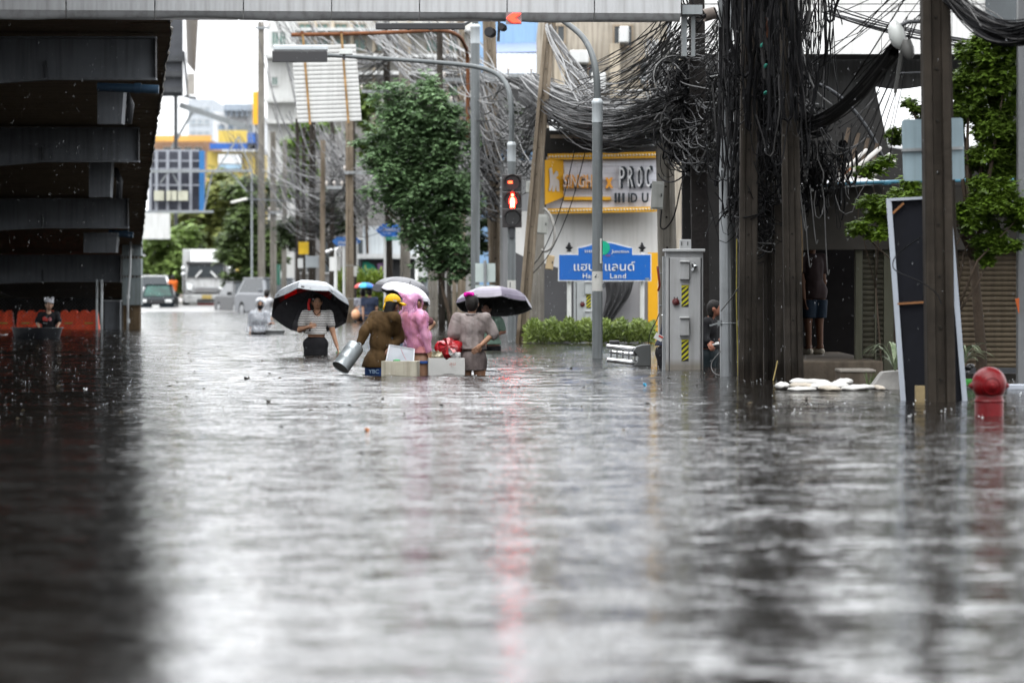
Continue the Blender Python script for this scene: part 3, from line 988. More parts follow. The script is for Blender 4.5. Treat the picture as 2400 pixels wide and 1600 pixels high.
def letters(s_, px, py0, py1, d, m_, parent, o_, name='lettering', width=None, depth=0.05, align='LEFT', bold=0.0, sp=1.0, tilt=0.0):
    """flat letters facing the camera, cap height from py0 to py1, starting at px (or centred on it)"""
    cu = bpy.data.curves.new('txt', 'FONT')
    cu.body = s_
    cu.size = 1
    cu.extrude = 0.0
    cu.offset = bold
    cu.space_character = sp
    cu.resolution_u = 3
    ob = bpy.data.objects.new('txt', cu)
    me_ = bpy.data.meshes.new_from_object(ob)
    bpy.data.objects.remove(ob)
    n_ = len(me_.vertices)
    if n_ == 0: return None
    co_ = np.zeros(n_ * 3)
    me_.vertices.foreach_get('co', co_)
    co_ = co_.reshape(-1, 3)
    fs_ = [tuple(p.vertices) for p in me_.polygons]
    bpy.data.meshes.remove(me_)
    cap = 0.73
    hgt = (py1 - py0) * d / F
    k_ = hgt / cap
    wx = co_[:, 0].max() - co_[:, 0].min()
    kx = k_ if width is None else (width * d / F) / wx
    x0 = co_[:, 0].min()
    base = P(px, py1, d)
    sh = 0 if align == 'LEFT' else -(wx * kx) / 2
    mb = MB(o_)
    f3 = [Vector((base.x + sh + (c[0] - x0) * kx, d, base.z + c[1] * k_)) for c in co_]
    mb.add(f3, fs_)
    ob = mb.build(name, m_, parent)
    if depth:
        s2 = ob.modifiers.new('thick', 'SOLIDIFY')
        s2.thickness, s2.offset = depth, 0
    return ob


orange_l = mat('letter_orange', (0.80, 0.34, 0.03), 0.45, var=0.05)
cream_l = mat('letter_cream', (0.72, 0.62, 0.56), 0.45, var=0.05)
black_l = mat('letter_black', (0.012, 0.02, 0.028), 0.5, var=0)
white_l = mat('letter_white', (0.75, 0.75, 0.76), 0.5, var=0.03)
letters('SINGHA', 1324, 409, 440, ds - 0.66, orange_l, SG, so_, width=82, depth=0.10, bold=0.035)
letters('SINGHA', 1320.5, 408, 438, ds - 0.76, cream_l, SG, so_, width=82, depth=0.01, bold=-0.008)
letters('x', 1418, 406, 439, ds - 0.64, orange_l, SG, so_, width=19, depth=0.14, bold=0.05)
for i, ch in enumerate('PROC'):
    x_ = 1451 + i * 20.3
    letters(ch, x_ + 4, 389 - i * 0.6, 440 - i * 0.3, ds - 0.60, black_l, SG, so_, width=15, depth=0.06, bold=0.03)
    letters(ch, x_, 389 - i * 0.6, 439 - i * 0.3, ds - 0.70, white_l, SG, so_, width=12, depth=0.02, bold=-0.006)
for i, (ch, w_) in enumerate((('II', 14), ('I', 6), ('ID', 22), ('U', 16))):
    x_ = 1440 + (0, 18, 32, 64)[i]
    letters(ch, x_, 452, 474, ds - 0.62, black_l, SG, so_, width=w_, depth=0.06, bold=0.035)

# ================================================================== RIGHT HAND ROW
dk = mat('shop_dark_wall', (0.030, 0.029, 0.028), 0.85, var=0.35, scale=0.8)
T, o = block('white_building', 'grey rendered building behind the black arched awning', 'building', 1892, 2560, 129, 71, 6, mat('grey_render', (0.17, 0.17, 0.168), 0.8, var=0.14, scale=0.5, streak=0.3))
T2o = Vector((P(2000, 60, 69).x, 69, P(2000, 60, 69).z))
T2 = thing('clad_storey', 'overhanging white clad storey with dark joints at upper right', 'building', T2o)
panel('core', 1572, -58, 2560, 126, 69.2, 1.7, wall_grey, T2, T2o)
cl2 = mat('white_cladding', (0.80, 0.80, 0.785), 0.5, var=0.06, scale=0.5, streak=0.2)
for j, (y0, y1) in enumerate(((-60, 9), (11, 27), (29, 127))):
    for i in range(6):
        x0 = 1572 + i * 165 + (40 if j % 2 else 0)
        panel('cladding_panel', x0, y0, x0 + 163.5, y1, 69.0 + 0.006 * ((i + j) % 2), 0.19, cl2, T2, T2o)
panel('dark_window', 2310, -30, 2392, 52, 68.85, 0.1, glass_dark, T2, T2o)

# back of the yard behind the pole cluster: dark so the cables look dark
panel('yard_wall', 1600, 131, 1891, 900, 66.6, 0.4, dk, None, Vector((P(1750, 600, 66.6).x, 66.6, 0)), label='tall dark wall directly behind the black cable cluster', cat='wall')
# unseen slab added above the frame to shade the pavement
MB(T2o).box((10.9, 46.5, 11.0), (15.0, 17, 0.5)).build('added_shade_slab', wall_grey, T2)
panel('yard_wall', 1640, 255, 2440, 900, 66, 0.4, dk, None, Vector((P(2000, 600, 66).x, 66, 0)), label='dark yard wall behind the pole cluster', cat='wall')
# arched black awning
ao = P(2010, 300, 61)
T = thing('arched_awning', 'big black arched awning on bent ribs beside the tree', 'awning', ao)
m = MB(ao)
m.sheet(lambda u, v: P(1890 + 120 * math.sin(u * pi / 2) + 62 * v * 0 + 68 * (1 - math.cos(u * pi / 2)), 195 + 205 * (1 - math.cos(u * pi / 2)), 59 + 5 * v), 14, 3)
m.build('cover', mat('awning_black', (0.018, 0.017, 0.017), 0.7, var=0.3), T, smooth=True, solid=0.03)
for v in (0, 0.5, 1):
    m = MB(ao)
    m.tube([P(1890 + 120 * math.sin(u * pi / 2) + 68 * (1 - math.cos(u * pi / 2)) + 2, 193 + 205 * (1 - math.cos(u * pi / 2)), 58.95 + 5 * v) for u in [i / 12 for i in range(13)]], 0.025, 6)
    m.build('rib', steel_dark, T, smooth=True)
for k in range(4):
    m = MB(ao)
    m.bar(P(1990 + k * 22, 300 + k * 12, 58.9), P(1965 + k * 26, 400, 58.9), 0.05, 0.05)
    m.build('strut', mat('old_timber', (0.13, 0.10, 0.075), 0.85, var=0.3, scale=3), T)
so2 = P(2095, 280, 60)
T = thing('tarpaulin', 'white sheet roof slope behind the tree and blank sign', 'tarpaulin', so2)
m = MB(so2)
m.sheet(lambda u, v: P(2052 + 30 * v + (300 - 30 * v) * u, 205 + 140 * v + 6 * math.sin(u * 9), 60.5 - 1.5 * v + 0.06 * math.sin(u * 14)), 20, 6)
m.build('sheet', mat('tarp_white', (0.72, 0.73, 0.73), 0.5, var=0.08, scale=1), T, smooth=True, solid=0.02)
# shop house front, shutters, doorway
ho = Vector((P(2150, 860, 51.5).x, 51.5, 0))
HS = thing('shophouse', 'dark shophouse front with roller shutters behind the right poles', 'shophouse', ho)
panel('lintel', 1884, 440, 2500, 585, 51.2, 0.5, mat('lintel_dark', (0.05, 0.046, 0.04), 0.85, var=0.3, scale=1), HS, ho)
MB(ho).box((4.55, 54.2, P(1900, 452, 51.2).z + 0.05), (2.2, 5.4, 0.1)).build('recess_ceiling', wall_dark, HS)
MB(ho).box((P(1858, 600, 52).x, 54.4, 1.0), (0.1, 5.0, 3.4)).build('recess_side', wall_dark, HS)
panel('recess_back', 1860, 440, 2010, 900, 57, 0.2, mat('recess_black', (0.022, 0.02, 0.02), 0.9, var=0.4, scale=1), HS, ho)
olive = mat('olive_frame', (0.10, 0.10, 0.07), 0.6, var=0.12, scale=2, streak=0.3)
shut = mat('shutter_slat', (0.125, 0.098, 0.066), 0.6, var=0.15, scale=1.5, streak=0.35)
shut2 = mat('shutter_slat_olive', (0.115, 0.108, 0.078), 0.55, var=0.15, scale=1.5, streak=0.35)
for x0, x1 in ((2006, 2021), (2051, 2054), (2072, 2094)):
    panel('jamb', x0, 580, x1, 846 + 30, 51.3, 0.25, olive, HS, ho)
panel('pier', 2094, 580, 2246, 905, 51.35, 0.3, mat('pier_brown', (0.075, 0.06, 0.045), 0.8, var=0.25, scale=1.5, streak=0.3), HS, ho)


def slats(x0, x1, y0, y1, n_, d, m_, par):
    for k in range(n_):
        ya, yb = y0 + (y1 - y0) * k / n_, y0 + (y1 - y0) * (k + 1) / n_
        a, b_ = P(x0, ya, d), P(x1, yb, d)
        h_ = a.z - b_.z
        m = MB(ho)
        prof = [(0.0, 0.5), (-0.018, 0.30), (-0.024, 0.0), (-0.016, -0.32), (0.0, -0.47), (0.012, -0.47), (0.012, 0.5)]
        c = (a.z + b_.z) / 2
        m.prism([(a.x, d + q[0], c + q[1] * h_) for q in prof], (b_.x - a.x, 0, 0))
        m.build('shutter_slat', m_, par)


slats(2022, 2050, 582, 840, 21, 51.42, shut2, HS)
slats(2055, 2071, 582, 850, 22, 51.42, shut2, HS)
slats(2246, 2392, 575, 862, 24, 51.45, shut, HS)
panel('shutter_foot', 2246, 862, 2392, 874, 51.42, 0.08, steel_dark, HS, ho)
panel('sill', 2200, 876, 2440, 900, 51.2, 0.6, concrete_dark, HS, ho)
# raised doorstep and block
po = P(1985, 870, 50.4)
T = thing('doorstep', 'stained concrete doorstep under the dark doorway', 'step', (po.x, 50.6, 0))
m = MB((po.x, 50.6, 0))
a, b_ = P(1850, 846, 50.2), P(2070, 846, 50.2)
m.box(((a.x + b_.x) / 2, 53.55, (a.z + GROUND) / 2), (b_.x - a.x, 6.7, a.z - GROUND))
m.build('slab', mat('step_concrete', (0.13, 0.105, 0.08), 0.7, var=0.3, scale=3, bump=0.4, streak=0.4), T, bevel=0.02)
bo = P(2012, 884, 48.8)
T = thing('step_block', 'low square concrete block in front of the doorstep', 'block', (bo.x, 49.0, 0))
m = MB((bo.x, 49.0, 0))
a, b_ = P(1969, 866, 48.6), P(2053, 866, 48.6)
m.box(((a.x + b_.x) / 2, 49.0, (a.z - 0.03 + GROUND) / 2), (b_.x - a.x - 0.02, 0.8, a.z - 0.03 - GROUND))
m.build('body', mat('step_concrete', (0.13, 0.105, 0.08)), T)
MB((bo.x, 49.0, 0)).box(((a.x + b_.x) / 2, 49.0, a.z - 0.014), (b_.x - a.x, 0.84, 0.03)).build('cap', mat('step_cap', (0.33, 0.30, 0.26), 0.45, var=0.2, scale=4), T, bevel=0.008)
# white lean-to roof, blue pipe and stacked pipes on it
ro = P(1970, 440, 52.6)
T = thing('lean_to_roof', 'thin white lean to roof over the dark doorway', 'roof', ro)
m = MB(ro)
m.prism([P(1872, 437, 51), P(2066, 424, 51), P(2066, 431, 51), P(1872, 452, 51)], (0, 2.2, 0.12))
m.build('sheet', mat('roof_white', (0.6, 0.6, 0.59), 0.5, var=0.12, scale=1.5, streak=0.2), T)
bp = P(2160, 428, 50.9)
T = thing('blue_pipe', 'bright blue water pipe running along the lean to roof', 'pipe', bp)
m = MB(bp)
m.tube([P(1925, 436, 50.9), P(1950, 432, 50.9), P(2150, 424, 50.9), P(2420, 420, 50.9)], 0.022, 8)
m.build('pipe', mat('pipe_bright_blue', (0.10, 0.36, 0.52), 0.35, var=0.08), T, smooth=True)
m = MB(bp)
for px in (1952, 2078, 2330):
    m.lathe([(0.030, -0.05), (0.030, 0.05)], rot4(P(px, 432 - (px - 1950) * 0.028, 50.9), (1, 0, 0.03)), 8)
m.build('pipe_joint', mat('pipe_bright_blue', (0.1, 0.36, 0.52)), T)
for k, (x0, y0, x1, y1) in enumerate(((1948, 428, 2030, 352), (1970, 426, 2062, 348), (2002, 424, 2085, 362), (2025, 424, 2095, 378), (1952, 388, 2010, 386))):
    c = P((x0 + x1) / 2, (y0 + y1) / 2, 53)
    m = MB(c)
    m.tube([P(x0, y0, 52.2), P(x1, y1, 54.5)], 0.024 + 0.006 * (k % 2), 8)
    m.build('plastic_pipe', mat('pvc_dirty', (0.42, 0.39, 0.35), 0.5, var=0.15, scale=3), smooth=True, label=('longest dirty white pipe at the left of those propped on the lean to roof', 'second dirty white pipe propped parallel beside the longest one', 'third dirty white pipe propped nearer the bright sapling', 'short dirty white pipe reaching furthest to the sapling', 'near level dirty pipe lying over the feet of the propped ones')[k], cat='pipe', group='pipes propped on the lean to roof')
c = P(2006, 405, 54)
m = MB(c)
m.ball(c, (0.16, 0.2, 0.07), 10)
m.build('rust_sheet', mat('rust_orange', (0.30, 0.10, 0.03), 0.8, var=0.4, scale=8), label='rusty orange scrap lying under the propped pipes', cat='scrap')
# grey steel column on the right edge
co_ = P(2396, 905, 47)
T = thing('steel_column', 'grey steel column at the right edge beside the hydrant', 'column', (co_.x, 47, 0))
m = MB((co_.x, 47, 0))
a, b_ = P(2387, 100, 47), P(2425, 100, 47)
m.box(((a.x + b_.x) / 2, 47.1, 2.6), (b_.x - a.x, 0.18, 6.6))
m.build('shaft', mat('column_grey', (0.19, 0.195, 0.2), 0.5, 0.1, var=0.12, streak=0.25), T, bevel=0.01)
m = MB((co_.x, 47, 0))
m.prism([P(2379, 700, 46.9), P(2389, 698, 46.9), P(2389, 735, 46.9), P(2386, 730, 46.9)], (0, 0.02, 0))
m.build('orange_tag', mat('tag_orange', (0.55, 0.12, 0.03), 0.6), T)

# ================================================================== BILLBOARDS ON THE LEFT
o = P(420, 150, 225)
T = thing('billboard', 'dark billboard seen from behind above the flyover edge', 'billboard', o)
panel('dark_board', 376, -60, 428, 226, 225, 0.4, mat('board_back', (0.085, 0.09, 0.10), 0.7, var=0.25, scale=1.5), T, o)
for y0 in (132, 168, 205):
    panel('back_rail', 374, y0, 429, y0 + 12, 224.7, 0.25, steel_dark, T, o)
m = MB(o)
m.prism([P(431, -60, 228), P(470, -60, 223), P(458, 172, 223), P(438, 148, 228)], (0.0, 0.2, 0))
m.build('side_board', mat('board_brown', (0.14, 0.12, 0.10), 0.7, var=0.2), T)
panel('side_edge', 440, 172, 456, 222, 223.2, 0.2, mat('board_pale', (0.36, 0.34, 0.31), 0.6), T, o)
m = MB(o)
m.bar(P(431, 120, 224), P(440, 226, 224), 0.13, 0.13)
m.bar(P(431, 226, 224.2), P(460, 230, 224.2), 0.13, 0.13)
m.build('lower_frame', steel_dark, T)
m = MB(o)
m.bar(P(412, 226, 225.3), Vector((P(412, 226, 225.3).x, 225.3, GROUND)), 0.2, 0.2)
m.build('mast', steel_dark, T)
m = MB(o)
m.bar(P(421, 246, 226), P(585, 302, 226), 0.26, 0.3)
m.bar(P(450, 264, 226.1), P(402, 348, 226.1), 0.14, 0.14)
m.build('brace', steel_paint, T)
o = P(410, 420, 165)
T = thing('billboard', 'billboard back of open steel frames with a blue edge', 'billboard', o)
panel('backing', 348, 353, 467, 492, 165.6, 0.15, mat('board_back2', (0.10, 0.105, 0.13), 0.7, var=0.3, scale=1.2), T, o)
panel('blue_edge', 467, 353, 478, 494, 165, 0.6, mat('edge_blue', (0.03, 0.17, 0.42), 0.5, var=0.1), T, o)
stee2 = mat('frame_pale', (0.34, 0.36, 0.40), 0.5, 0.2, var=0.12)
for x_ in (352, 367, 393, 421, 447):
    m = MB(o)
    m.bar(P(x_, 352, 165.2), P(x_, 494, 165.2), 0.11, 0.11, (0, 1, 0))
    m.build('frame_post', stee2, T)
for y_ in (353, 377, 396, 434, 494):
    m = MB(o)
    m.bar(P(346, y_, 165.3), P(467, y_, 165.3), 0.07, 0.07)
    m.build('frame_rail', stee2, T)
for x0, x1 in ((361, 384), (390, 400), (402, 414), (417, 440)):
    panel('ballast_box', x0, 447, x1, 470, 164.8, 0.3, mat('cream_box', (0.55, 0.55, 0.44), 0.6), T, o)
m = MB(o)
m.bar(P(350, 402, 164.6), P(592, 400, 164.6), 0.09, 0.10)
m.bar(P(340, 497, 164.6), P(500, 496, 164.6), 0.10, 0.09)
m.bar(P(375, 430, 164.7), P(395, 402, 164.7), 0.05, 0.05)
m.bar(P(402, 402, 164.7), P(424, 444, 164.7), 0.05, 0.05)
m.bar(P(478, 494, 164.7), P(498, 402, 164.7), 0.05, 0.05)
m.bar(P(505, 402, 164.7), P(560, 320, 164.7), 0.06, 0.06)
m.bar(P(560, 322, 164.7), P(590, 402, 164.7), 0.05, 0.05)
m.bar(P(540, 402, 164.7), P(580, 450, 164.7), 0.05, 0.05)
m.build('gantry', steel_paint, T)
m = MB(o)
for x_ in (590,):
    m.bar(P(x_, 398, 164.6), Vector((P(x_, 398, 164.6).x, 164.6, GROUND)), 0.07, 0.07)
m.build('gantry_post', steel_paint, T)
panel('white_hoarding', 330, 500, 398, 560, 200, 0.3, wall_white, None, P(365, 530, 200), label='pale hoarding beneath the billboard gantry', cat='hoarding')

# ================================================================== POLES
def conc_pole(label, xb, yb, xt, yt, w, m_, d=None, groove=True, wt=0.85, arms=(), bolts=True, depth=None, name='utility_pole', group=None, rings=()):
    """tapered prestressed concrete pole from the water at pixel xb, yb to xt, yt; w wide in photograph pixels"""
    dd = d or D(yb)
    s_ = dd / F
    o = P(xb, yb, dd)
    o.z = 0
    T = thing(name, label, 'pole', o, group=group)
    top = P(xt, yt, dd)
    bot = P(xb, yb, dd)
    ax = (top - bot)
    L = ax.length + (0.68 + 0.02)
    axn = ax.normalized()
    st = bot - axn * (bot.z - GROUND) / axn.z
    wb, wtp = w * s_, w * s_ * wt
    dp = depth or wb * 0.75
    u = Vector((1, 0, 0)) - axn * axn.x
    u.normalize()
    v = axn.cross(u)
    if v.y > 0: v = -v          # v towards the camera
    prof = [(-.5, -.5), (-.5, .46), (-.46, .5)]
    if groove: prof += [(-.2, .5), (-.15, .3), (.15, .3), (.2, .5)]
    prof += [(.46, .5), (.5, .46), (.5, -.5)]
    m = MB(o)
    vs = []
    nseg = 10
    k = len(prof)
    for i in range(nseg + 1):
        t_ = i / nseg
        ww = wb + (wtp - wb) * t_
        c = st + axn * (L * t_)
        for a, b_ in prof: vs.append(c + u * (a * ww) + v * (b_ * dp))
    fs = [(i * k + j, i * k + (j + 1) % k, (i + 1) * k + (j + 1) % k, (i + 1) * k + j) for i in range(nseg) for j in range(k)]
    fs += [tuple(range(k - 1, -1, -1)), tuple(nseg * k + j for j in range(k))]
    m.add(vs, fs)
    m.build('shaft', m_, T)
    if bolts and groove:
        m = MB(o)
        for i in range(int(L / 0.5)):
            c = st + axn * (0.9 + i * 0.5)
            if c.z > top.z - 0.1: break
            m.lathe([(wb * 0.06, 0), (wb * 0.05, 0.012)], rot4(c + v * (dp * 0.3), v), 6)
        if m.v: m.build('bolt_hole', mat('hole_dark', (0.02, 0.018, 0.015), 0.9), T, kind='stuff')
    for y_, xa, xc, rz_ in arms:
        z_ = P(xb, y_, dd).z
        a, b_ = P(xa, y_, dd), P(xc, y_, dd)
        m = MB(o)
        yy = -dp * 0.55 - 0.04
        m.bar(a + Vector((0, yy, 0)), b_ + Vector((0, yy + rz_, 0)), 0.075, 0.09)
        ca = m.build('cross_arm', steel_galv, T)
        m = MB(o)
        nn = max(2, int((b_ - a).length / 0.45))
        for i in range(nn + 1):
            c = (a + Vector((0, yy, 0.045))).lerp(b_ + Vector((0, yy + rz_, 0.045)), i / nn)
            m.lathe([(0.02, 0), (0.02, 0.05), (0.045, 0.06), (0.03, 0.085), (0.045, 0.1), (0.03, 0.13), (0.01, 0.15)], Matrix.Translation(c), 8)
        m.build('insulator', mat('porcelain', (0.42, 0.38, 0.34), 0.25, var=0.1), ca, smooth='auto', kind='stuff')
    for y_ in rings:
        c = P(xb + (xt - xb) * (yb - y_) / max(1, yb - yt), y_, dd)
        m = MB(o)
        ww = (wb + wtp) / 2 * 0.5 + 0.008
        m.tube([c + u * ww + v * (dp * .5 + .008), c - u * ww + v * (dp * .5 + .008), c - u * ww - v * (dp * .5 + .008), c + u * ww - v * (dp * .5 + .008), c + u * ww + v * (dp * .5 + .008)], 0.008, 4)
        m.build('band', steel_galv, T)
    return T


# right hand group
conc_pole('thick dark concrete pole beside the red hydrant, carrying the blank sign', 2204, 942, 2186, -330, 66, mat('concrete_soaked', (0.030, 0.024, 0.018), 0.8, var=0.4, scale=1.8, bump=0.4, streak=0.5), wt=0.95, depth=0.3)
conc_pole('slimmer concrete pole close behind the thick hydrant pole', 2232, 934, 2201, -330, 36, mat('concrete_soaked', (0.03, 0.024, 0.018)), d=42.4, groove=False, depth=0.22)
conc_pole('weathered concrete pole at the right end of the black cable cluster', 1861, 890, 1842, -330, 44, concrete_brown, d=49.5, depth=0.2)
conc_pole('narrow concrete pole second from the right in the black cable cluster', 1829, 892, 1820, -330, 22, concrete_brown, d=50.9, groove=False)
conc_pole('darkest concrete pole in the middle of the black cable cluster', 1805, 886, 1793, -330, 30, concrete_dark, d=51.6)
conc_pole('thin grey edged concrete pole inside the black cable cluster', 1780, 886, 1780, -330, 17, concrete_brown, d=51.2, groove=False)
conc_pole('wide brown concrete pole just right of the shiny steel post', 1752, 884, 1758, -330, 44, concrete_brown, d=50.3)
conc_pole('pale concrete pole carrying a grey meter box above the steel cabinet', 1569, 815, 1552, 92, 46, concrete_grey, d=70.0, arms=((40, 1545, 1600, 0.0),), rings=(715, 640))
conc_pole('black cable wrapped pole standing behind the steel cabinet', 1644, 850, 1632, -40, 42, mat('tar_black', (0.014, 0.012, 0.011), 0.75, var=0.4, scale=3, bump=0.6), d=62.0, groove=False)
# centre group
conc_pole('leaning tan timber coloured pole right of the pedestrian signal', 1222, 803, 1290, 45, 27, concrete_tan, d=81.2, wt=1.0, depth=0.26, groove=True)
conc_pole('straight grey pole touching the leaning tan pole', 1266, 792, 1268, 300, 19, concrete_grey, d=84.5, groove=False)
conc_pole('second straight grey pole with a meter box beside the leaning pole', 1247, 795, 1262, 480, 17, concrete_grey, d=85.5, groove=False)
conc_pole('tall tan grooved pole left of the pedestrian signal', 1166, 772, 1146, 40, 34, concrete_tan, d=103.0, wt=0.9, arms=((178, 1085, 1245, 0.0), (188, 1042, 1170, 0.0), (246, 1058, 1125, 0.0)), rings=(476,))
conc_pole('short grey pole hidden behind the big round tree', 1110, 775, 1112, 75, 16, concrete_grey, d=106.0, groove=False)
conc_pole('tan pole directly left of the big round tree trunk', 1082, 772, 1080, 55, 20, concrete_tan, d=112.0, groove=False)
conc_pole('slim tan pole left of the big tree, among four thin ones', 1065, 770, 1064, 280, 10, concrete_tan, d=108.0, groove=False)
conc_pole('brown slim pole tucked under the big tree crown', 1053, 772, 1050, 300, 11, concrete_brown, d=107.0, groove=False)
conc_pole('grey concrete pole with a dark stained foot behind the pink raincoat', 1015, 766, 1012, 250, 23, concrete_grey, d=110.0, wt=0.95)
conc_pole('dark footed pole right of the stained grey pole', 1036, 775, 1030, 60, 16, concrete_brown, d=101.0, groove=False)
conc_pole('pale grooved pole behind the open black umbrella', 951, 752, 945, 60, 23, concrete_grey, d=126.0, wt=0.95)
conc_pole('brown pole under the upper blue lane sign', 913, 752, 905, 40, 18, concrete_brown, d=128.0, arms=((215, 848, 915, 0.0),))
conc_pole('double tan pole crossing in front of the lower blue lane sign', 820, 753, 818, 140, 19, concrete_tan, d=124.0, arms=((405, 808, 900, 0.0), (440, 766, 802, 0.0)), rings=(622, 700))
conc_pole('dark pole close behind the double tan pole', 832, 750, 828, 210, 9, concrete_brown, d=126.5, groove=False)
conc_pole('tan pole rising left of the black and red umbrella tip', 755, 748, 757, 330, 13, concrete_tan, d=131.0, groove=False)
conc_pole('dark slim pole behind the small security camera post', 777, 745, 780, 160, 12, concrete_brown, d=136.0, groove=False)
conc_pole('wide dark brown pole behind the grey blank board', 731, 742, 733, 260, 17, concrete_brown, d=141.0, arms=((382, 756, 790, 0.0),))
conc_pole('dark pole between the two halves of the yellow board', 712, 740, 712, 300, 10, concrete_brown, d=144.0, groove=False)
conc_pole('dark brown pole left of the yellow board', 698, 738, 697, 280, 10, concrete_brown, d=147.0, groove=False)
conc_pole('pale pole rising right of the silver car', 665, 735, 668, 330, 12, concrete_grey, d=154.0, groove=False)
conc_pole('pale far pole above the silver car roof', 641, 733, 640, 310, 15, concrete_grey, d=158.0, arms=((498, 632, 672, 0.0),))
conc_pole('tall grey far pole with stacked transformers beside the white building', 613, 728, 612, 52, 17, concrete_grey, d=168.0, groove=False, arms=((66, 598, 632, 0.0),))

# boxes fixed to poles and other small boards ---------------------------------------------------
box_grey = mat('meter_box_grey', (0.45, 0.46, 0.43), 0.5, 0.05, var=0.08, streak=0.2)


def wall_box(name, label, cat, x0, y0, x1, y1, d, th, m_, group=None, skew=0.0, lid=True):
    a, b_ = P(x0, y0, d), P(x1, y1, d)
    c = (a + b_) / 2
    T = thing(name, label, cat, c, group=group)
    w_, h_ = b_.x - a.x, a.z - b_.z
    m = MB(c)
    m.box(c + Vector((0, th / 2, 0)), (w_, th, h_), M=rot(0, skew, 0))
    m.build('body', m_, T, bevel=0.008)
    if lid:
        m = MB(c)
        m.box(c + Vector((0, -0.006, -h_ * 0.02)), (w_ * 0.88, 0.015, h_ * 0.86), M=rot(0, skew, 0))
        m.build('door', m_, T, bevel=0.004)
        m = MB(c)
        m.box(c + Vector((w_ * 0.32, -0.022, 0)), (0.02, 0.02, 0.05))
        m.build('latch', steel_dark, T)
    return T


wall_box('meter_box', 'grey meter box on the pale pole above the steel cabinet', 'box', 1527, 425, 1555, 490, 69.4, 0.15, box_grey, skew=0.06)
wall_box('meter_box', 'small cream meter box left of the leaning tan pole', 'box', 1233, 425, 1250, 452, 84.0, 0.15, box_grey)
wall_box('meter_box', 'grey meter box with a looping hose on the leaning pole', 'box', 1258, 503, 1284, 548, 83.6, 0.2, box_grey, skew=0.08)
wall_box('meter_box', 'yellowed plastic box hanging on the shop wall', 'box', 1280, 598, 1298, 632, 83.8, 0.2, mat('yellowed_plastic', (0.52, 0.40, 0.24), 0.5, var=0.15), skew=0.15)
wall_box('transformer', 'grey transformer can hung on the pale pole', 'transformer', 1553, 95, 1590, 152, 69.2, 0.3, mat('transformer_grey', (0.40, 0.40, 0.37), 0.55, var=0.15, streak=0.3), lid=False)
wall_box('meter_box', 'grey wall box at the right of the crossbar poles', 'box', 829, 624, 836, 648, 123.6, 0.12, box_grey, lid=False)
# yellow board split by a pole, blank grey board
wall_box('notice_board', 'tapering yellow board half hidden by a dark pole', 'board', 700, 567, 725, 596, 142.5, 0.05, mat('board_yellow', (0.78, 0.50, 0.02), 0.5), lid=False)
wall_box('notice_board', 'blank grey board fixed to the wide dark pole', 'board', 716, 600, 746, 627, 139.5, 0.05, mat('board_blank', (0.34, 0.37, 0.385), 0.5, var=0.06), lid=False)
wall_box('notice_board', 'small white triangular backed board below the yellow one', 'board', 698, 606, 710, 628, 143.0, 0.05, white_paint, lid=False)
wall_box('green_box', 'tall dark green utility box between the far poles', 'cabinet', 637, 620, 656, 668, 160.0, 0.5, mat('box_green', (0.03, 0.13, 0.09), 0.5, var=0.1))


# ---- street lamps with curved arms ---------------------------------------------------------------
def curve_pts(ctrl, n=8):
    out = []
    c = [Vector(q) for q in ctrl]
    c = [c[0]] + c + [c[-1]]
    for i in range(1, len(c) - 2):
        for k in range(n):
            t_ = k / n
            p0, p1, p2, p3 = c[i - 1], c[i], c[i + 1], c[i + 2]
            out.append(0.5 * ((2 * p1) + (-p0 + p2) * t_ + (2 * p0 - 5 * p1 + 4 * p2 - p3) * t_ ** 2 + (-p0 + 3 * p1 - 3 * p2 + p3) * t_ ** 3))
    out.append(c[-2])
    return out


paint_l = mat('lamp_post_paint', (0.15, 0.165, 0.17), 0.45, 0.15, var=0.12, scale=2, streak=0.3)
paint_c = mat('lamp_post_collar', (0.48, 0.52, 0.54), 0.4, 0.2, var=0.08, streak=0.2)
paint_a = mat('lamp_arm_paint', (0.11, 0.122, 0.125), 0.45, 0.2, var=0.12, streak=0.2)


def lamp(label, xb, yb, ycol0, ycol1, r_px, arm_px, ra_px, stick=None, num=None):
    d = D(yb)
    s_ = d / F
    o = P(xb, yb, d)
    o.z = 0
    T = thing('street_lamp', label, 'street lamp', o)
    m = MB(o)
    zc = P(xb, ycol1, d).z
    m.lathe([(r_px * s_, GROUND), (r_px * s_, zc)], Matrix.Translation((o.x, d, 0)), 20)
    m.build('post', paint_l, T, smooth='auto')
    z0 = P(xb, ycol0, d).z
    m = MB(o)
    m.lathe([(r_px * s_ * 1.05, zc - 0.02), (r_px * s_ * 1.05, z0 - 0.06), (r_px * s_ * 1.12, z0 - 0.05), (r_px * s_ * 1.12, z0 - 0.015), (ra_px * s_ * 1.1, z0 + 0.03)], Matrix.Translation((o.x, d, 0)), 20)
    m.build('collar', paint_c, T, smooth='auto')
    m = MB(o)
    pts = curve_pts([P(x_, y_, d + q) for x_, y_, q in arm_px])
    n_ = len(pts)
    m.tube(pts, [ra_px * s_ * (1 - 0.35 * i / n_) for i in range(n_)], 12)
    m.build('arm', paint_a, T, smooth=True)
    if stick:
        za, zb = P(xb, stick[0], d).z, P(xb, stick[1], d).z
        m = MB(o)
        m.lathe([(r_px * s_ + 0.003, zb), (r_px * s_ + 0.003, za)], Matrix.Translation((o.x, d, 0)), 20)
        m.build('number_band', mat('sticker_grey', (0.50, 0.50, 0.47), 0.55, var=0.08), T, smooth='auto')
        letters(num[0], num[1], num[2], num[3], d - r_px * s_ * num[4] - 0.004, black_l, T, o, 'number', depth=0.0)
    return T, o, d


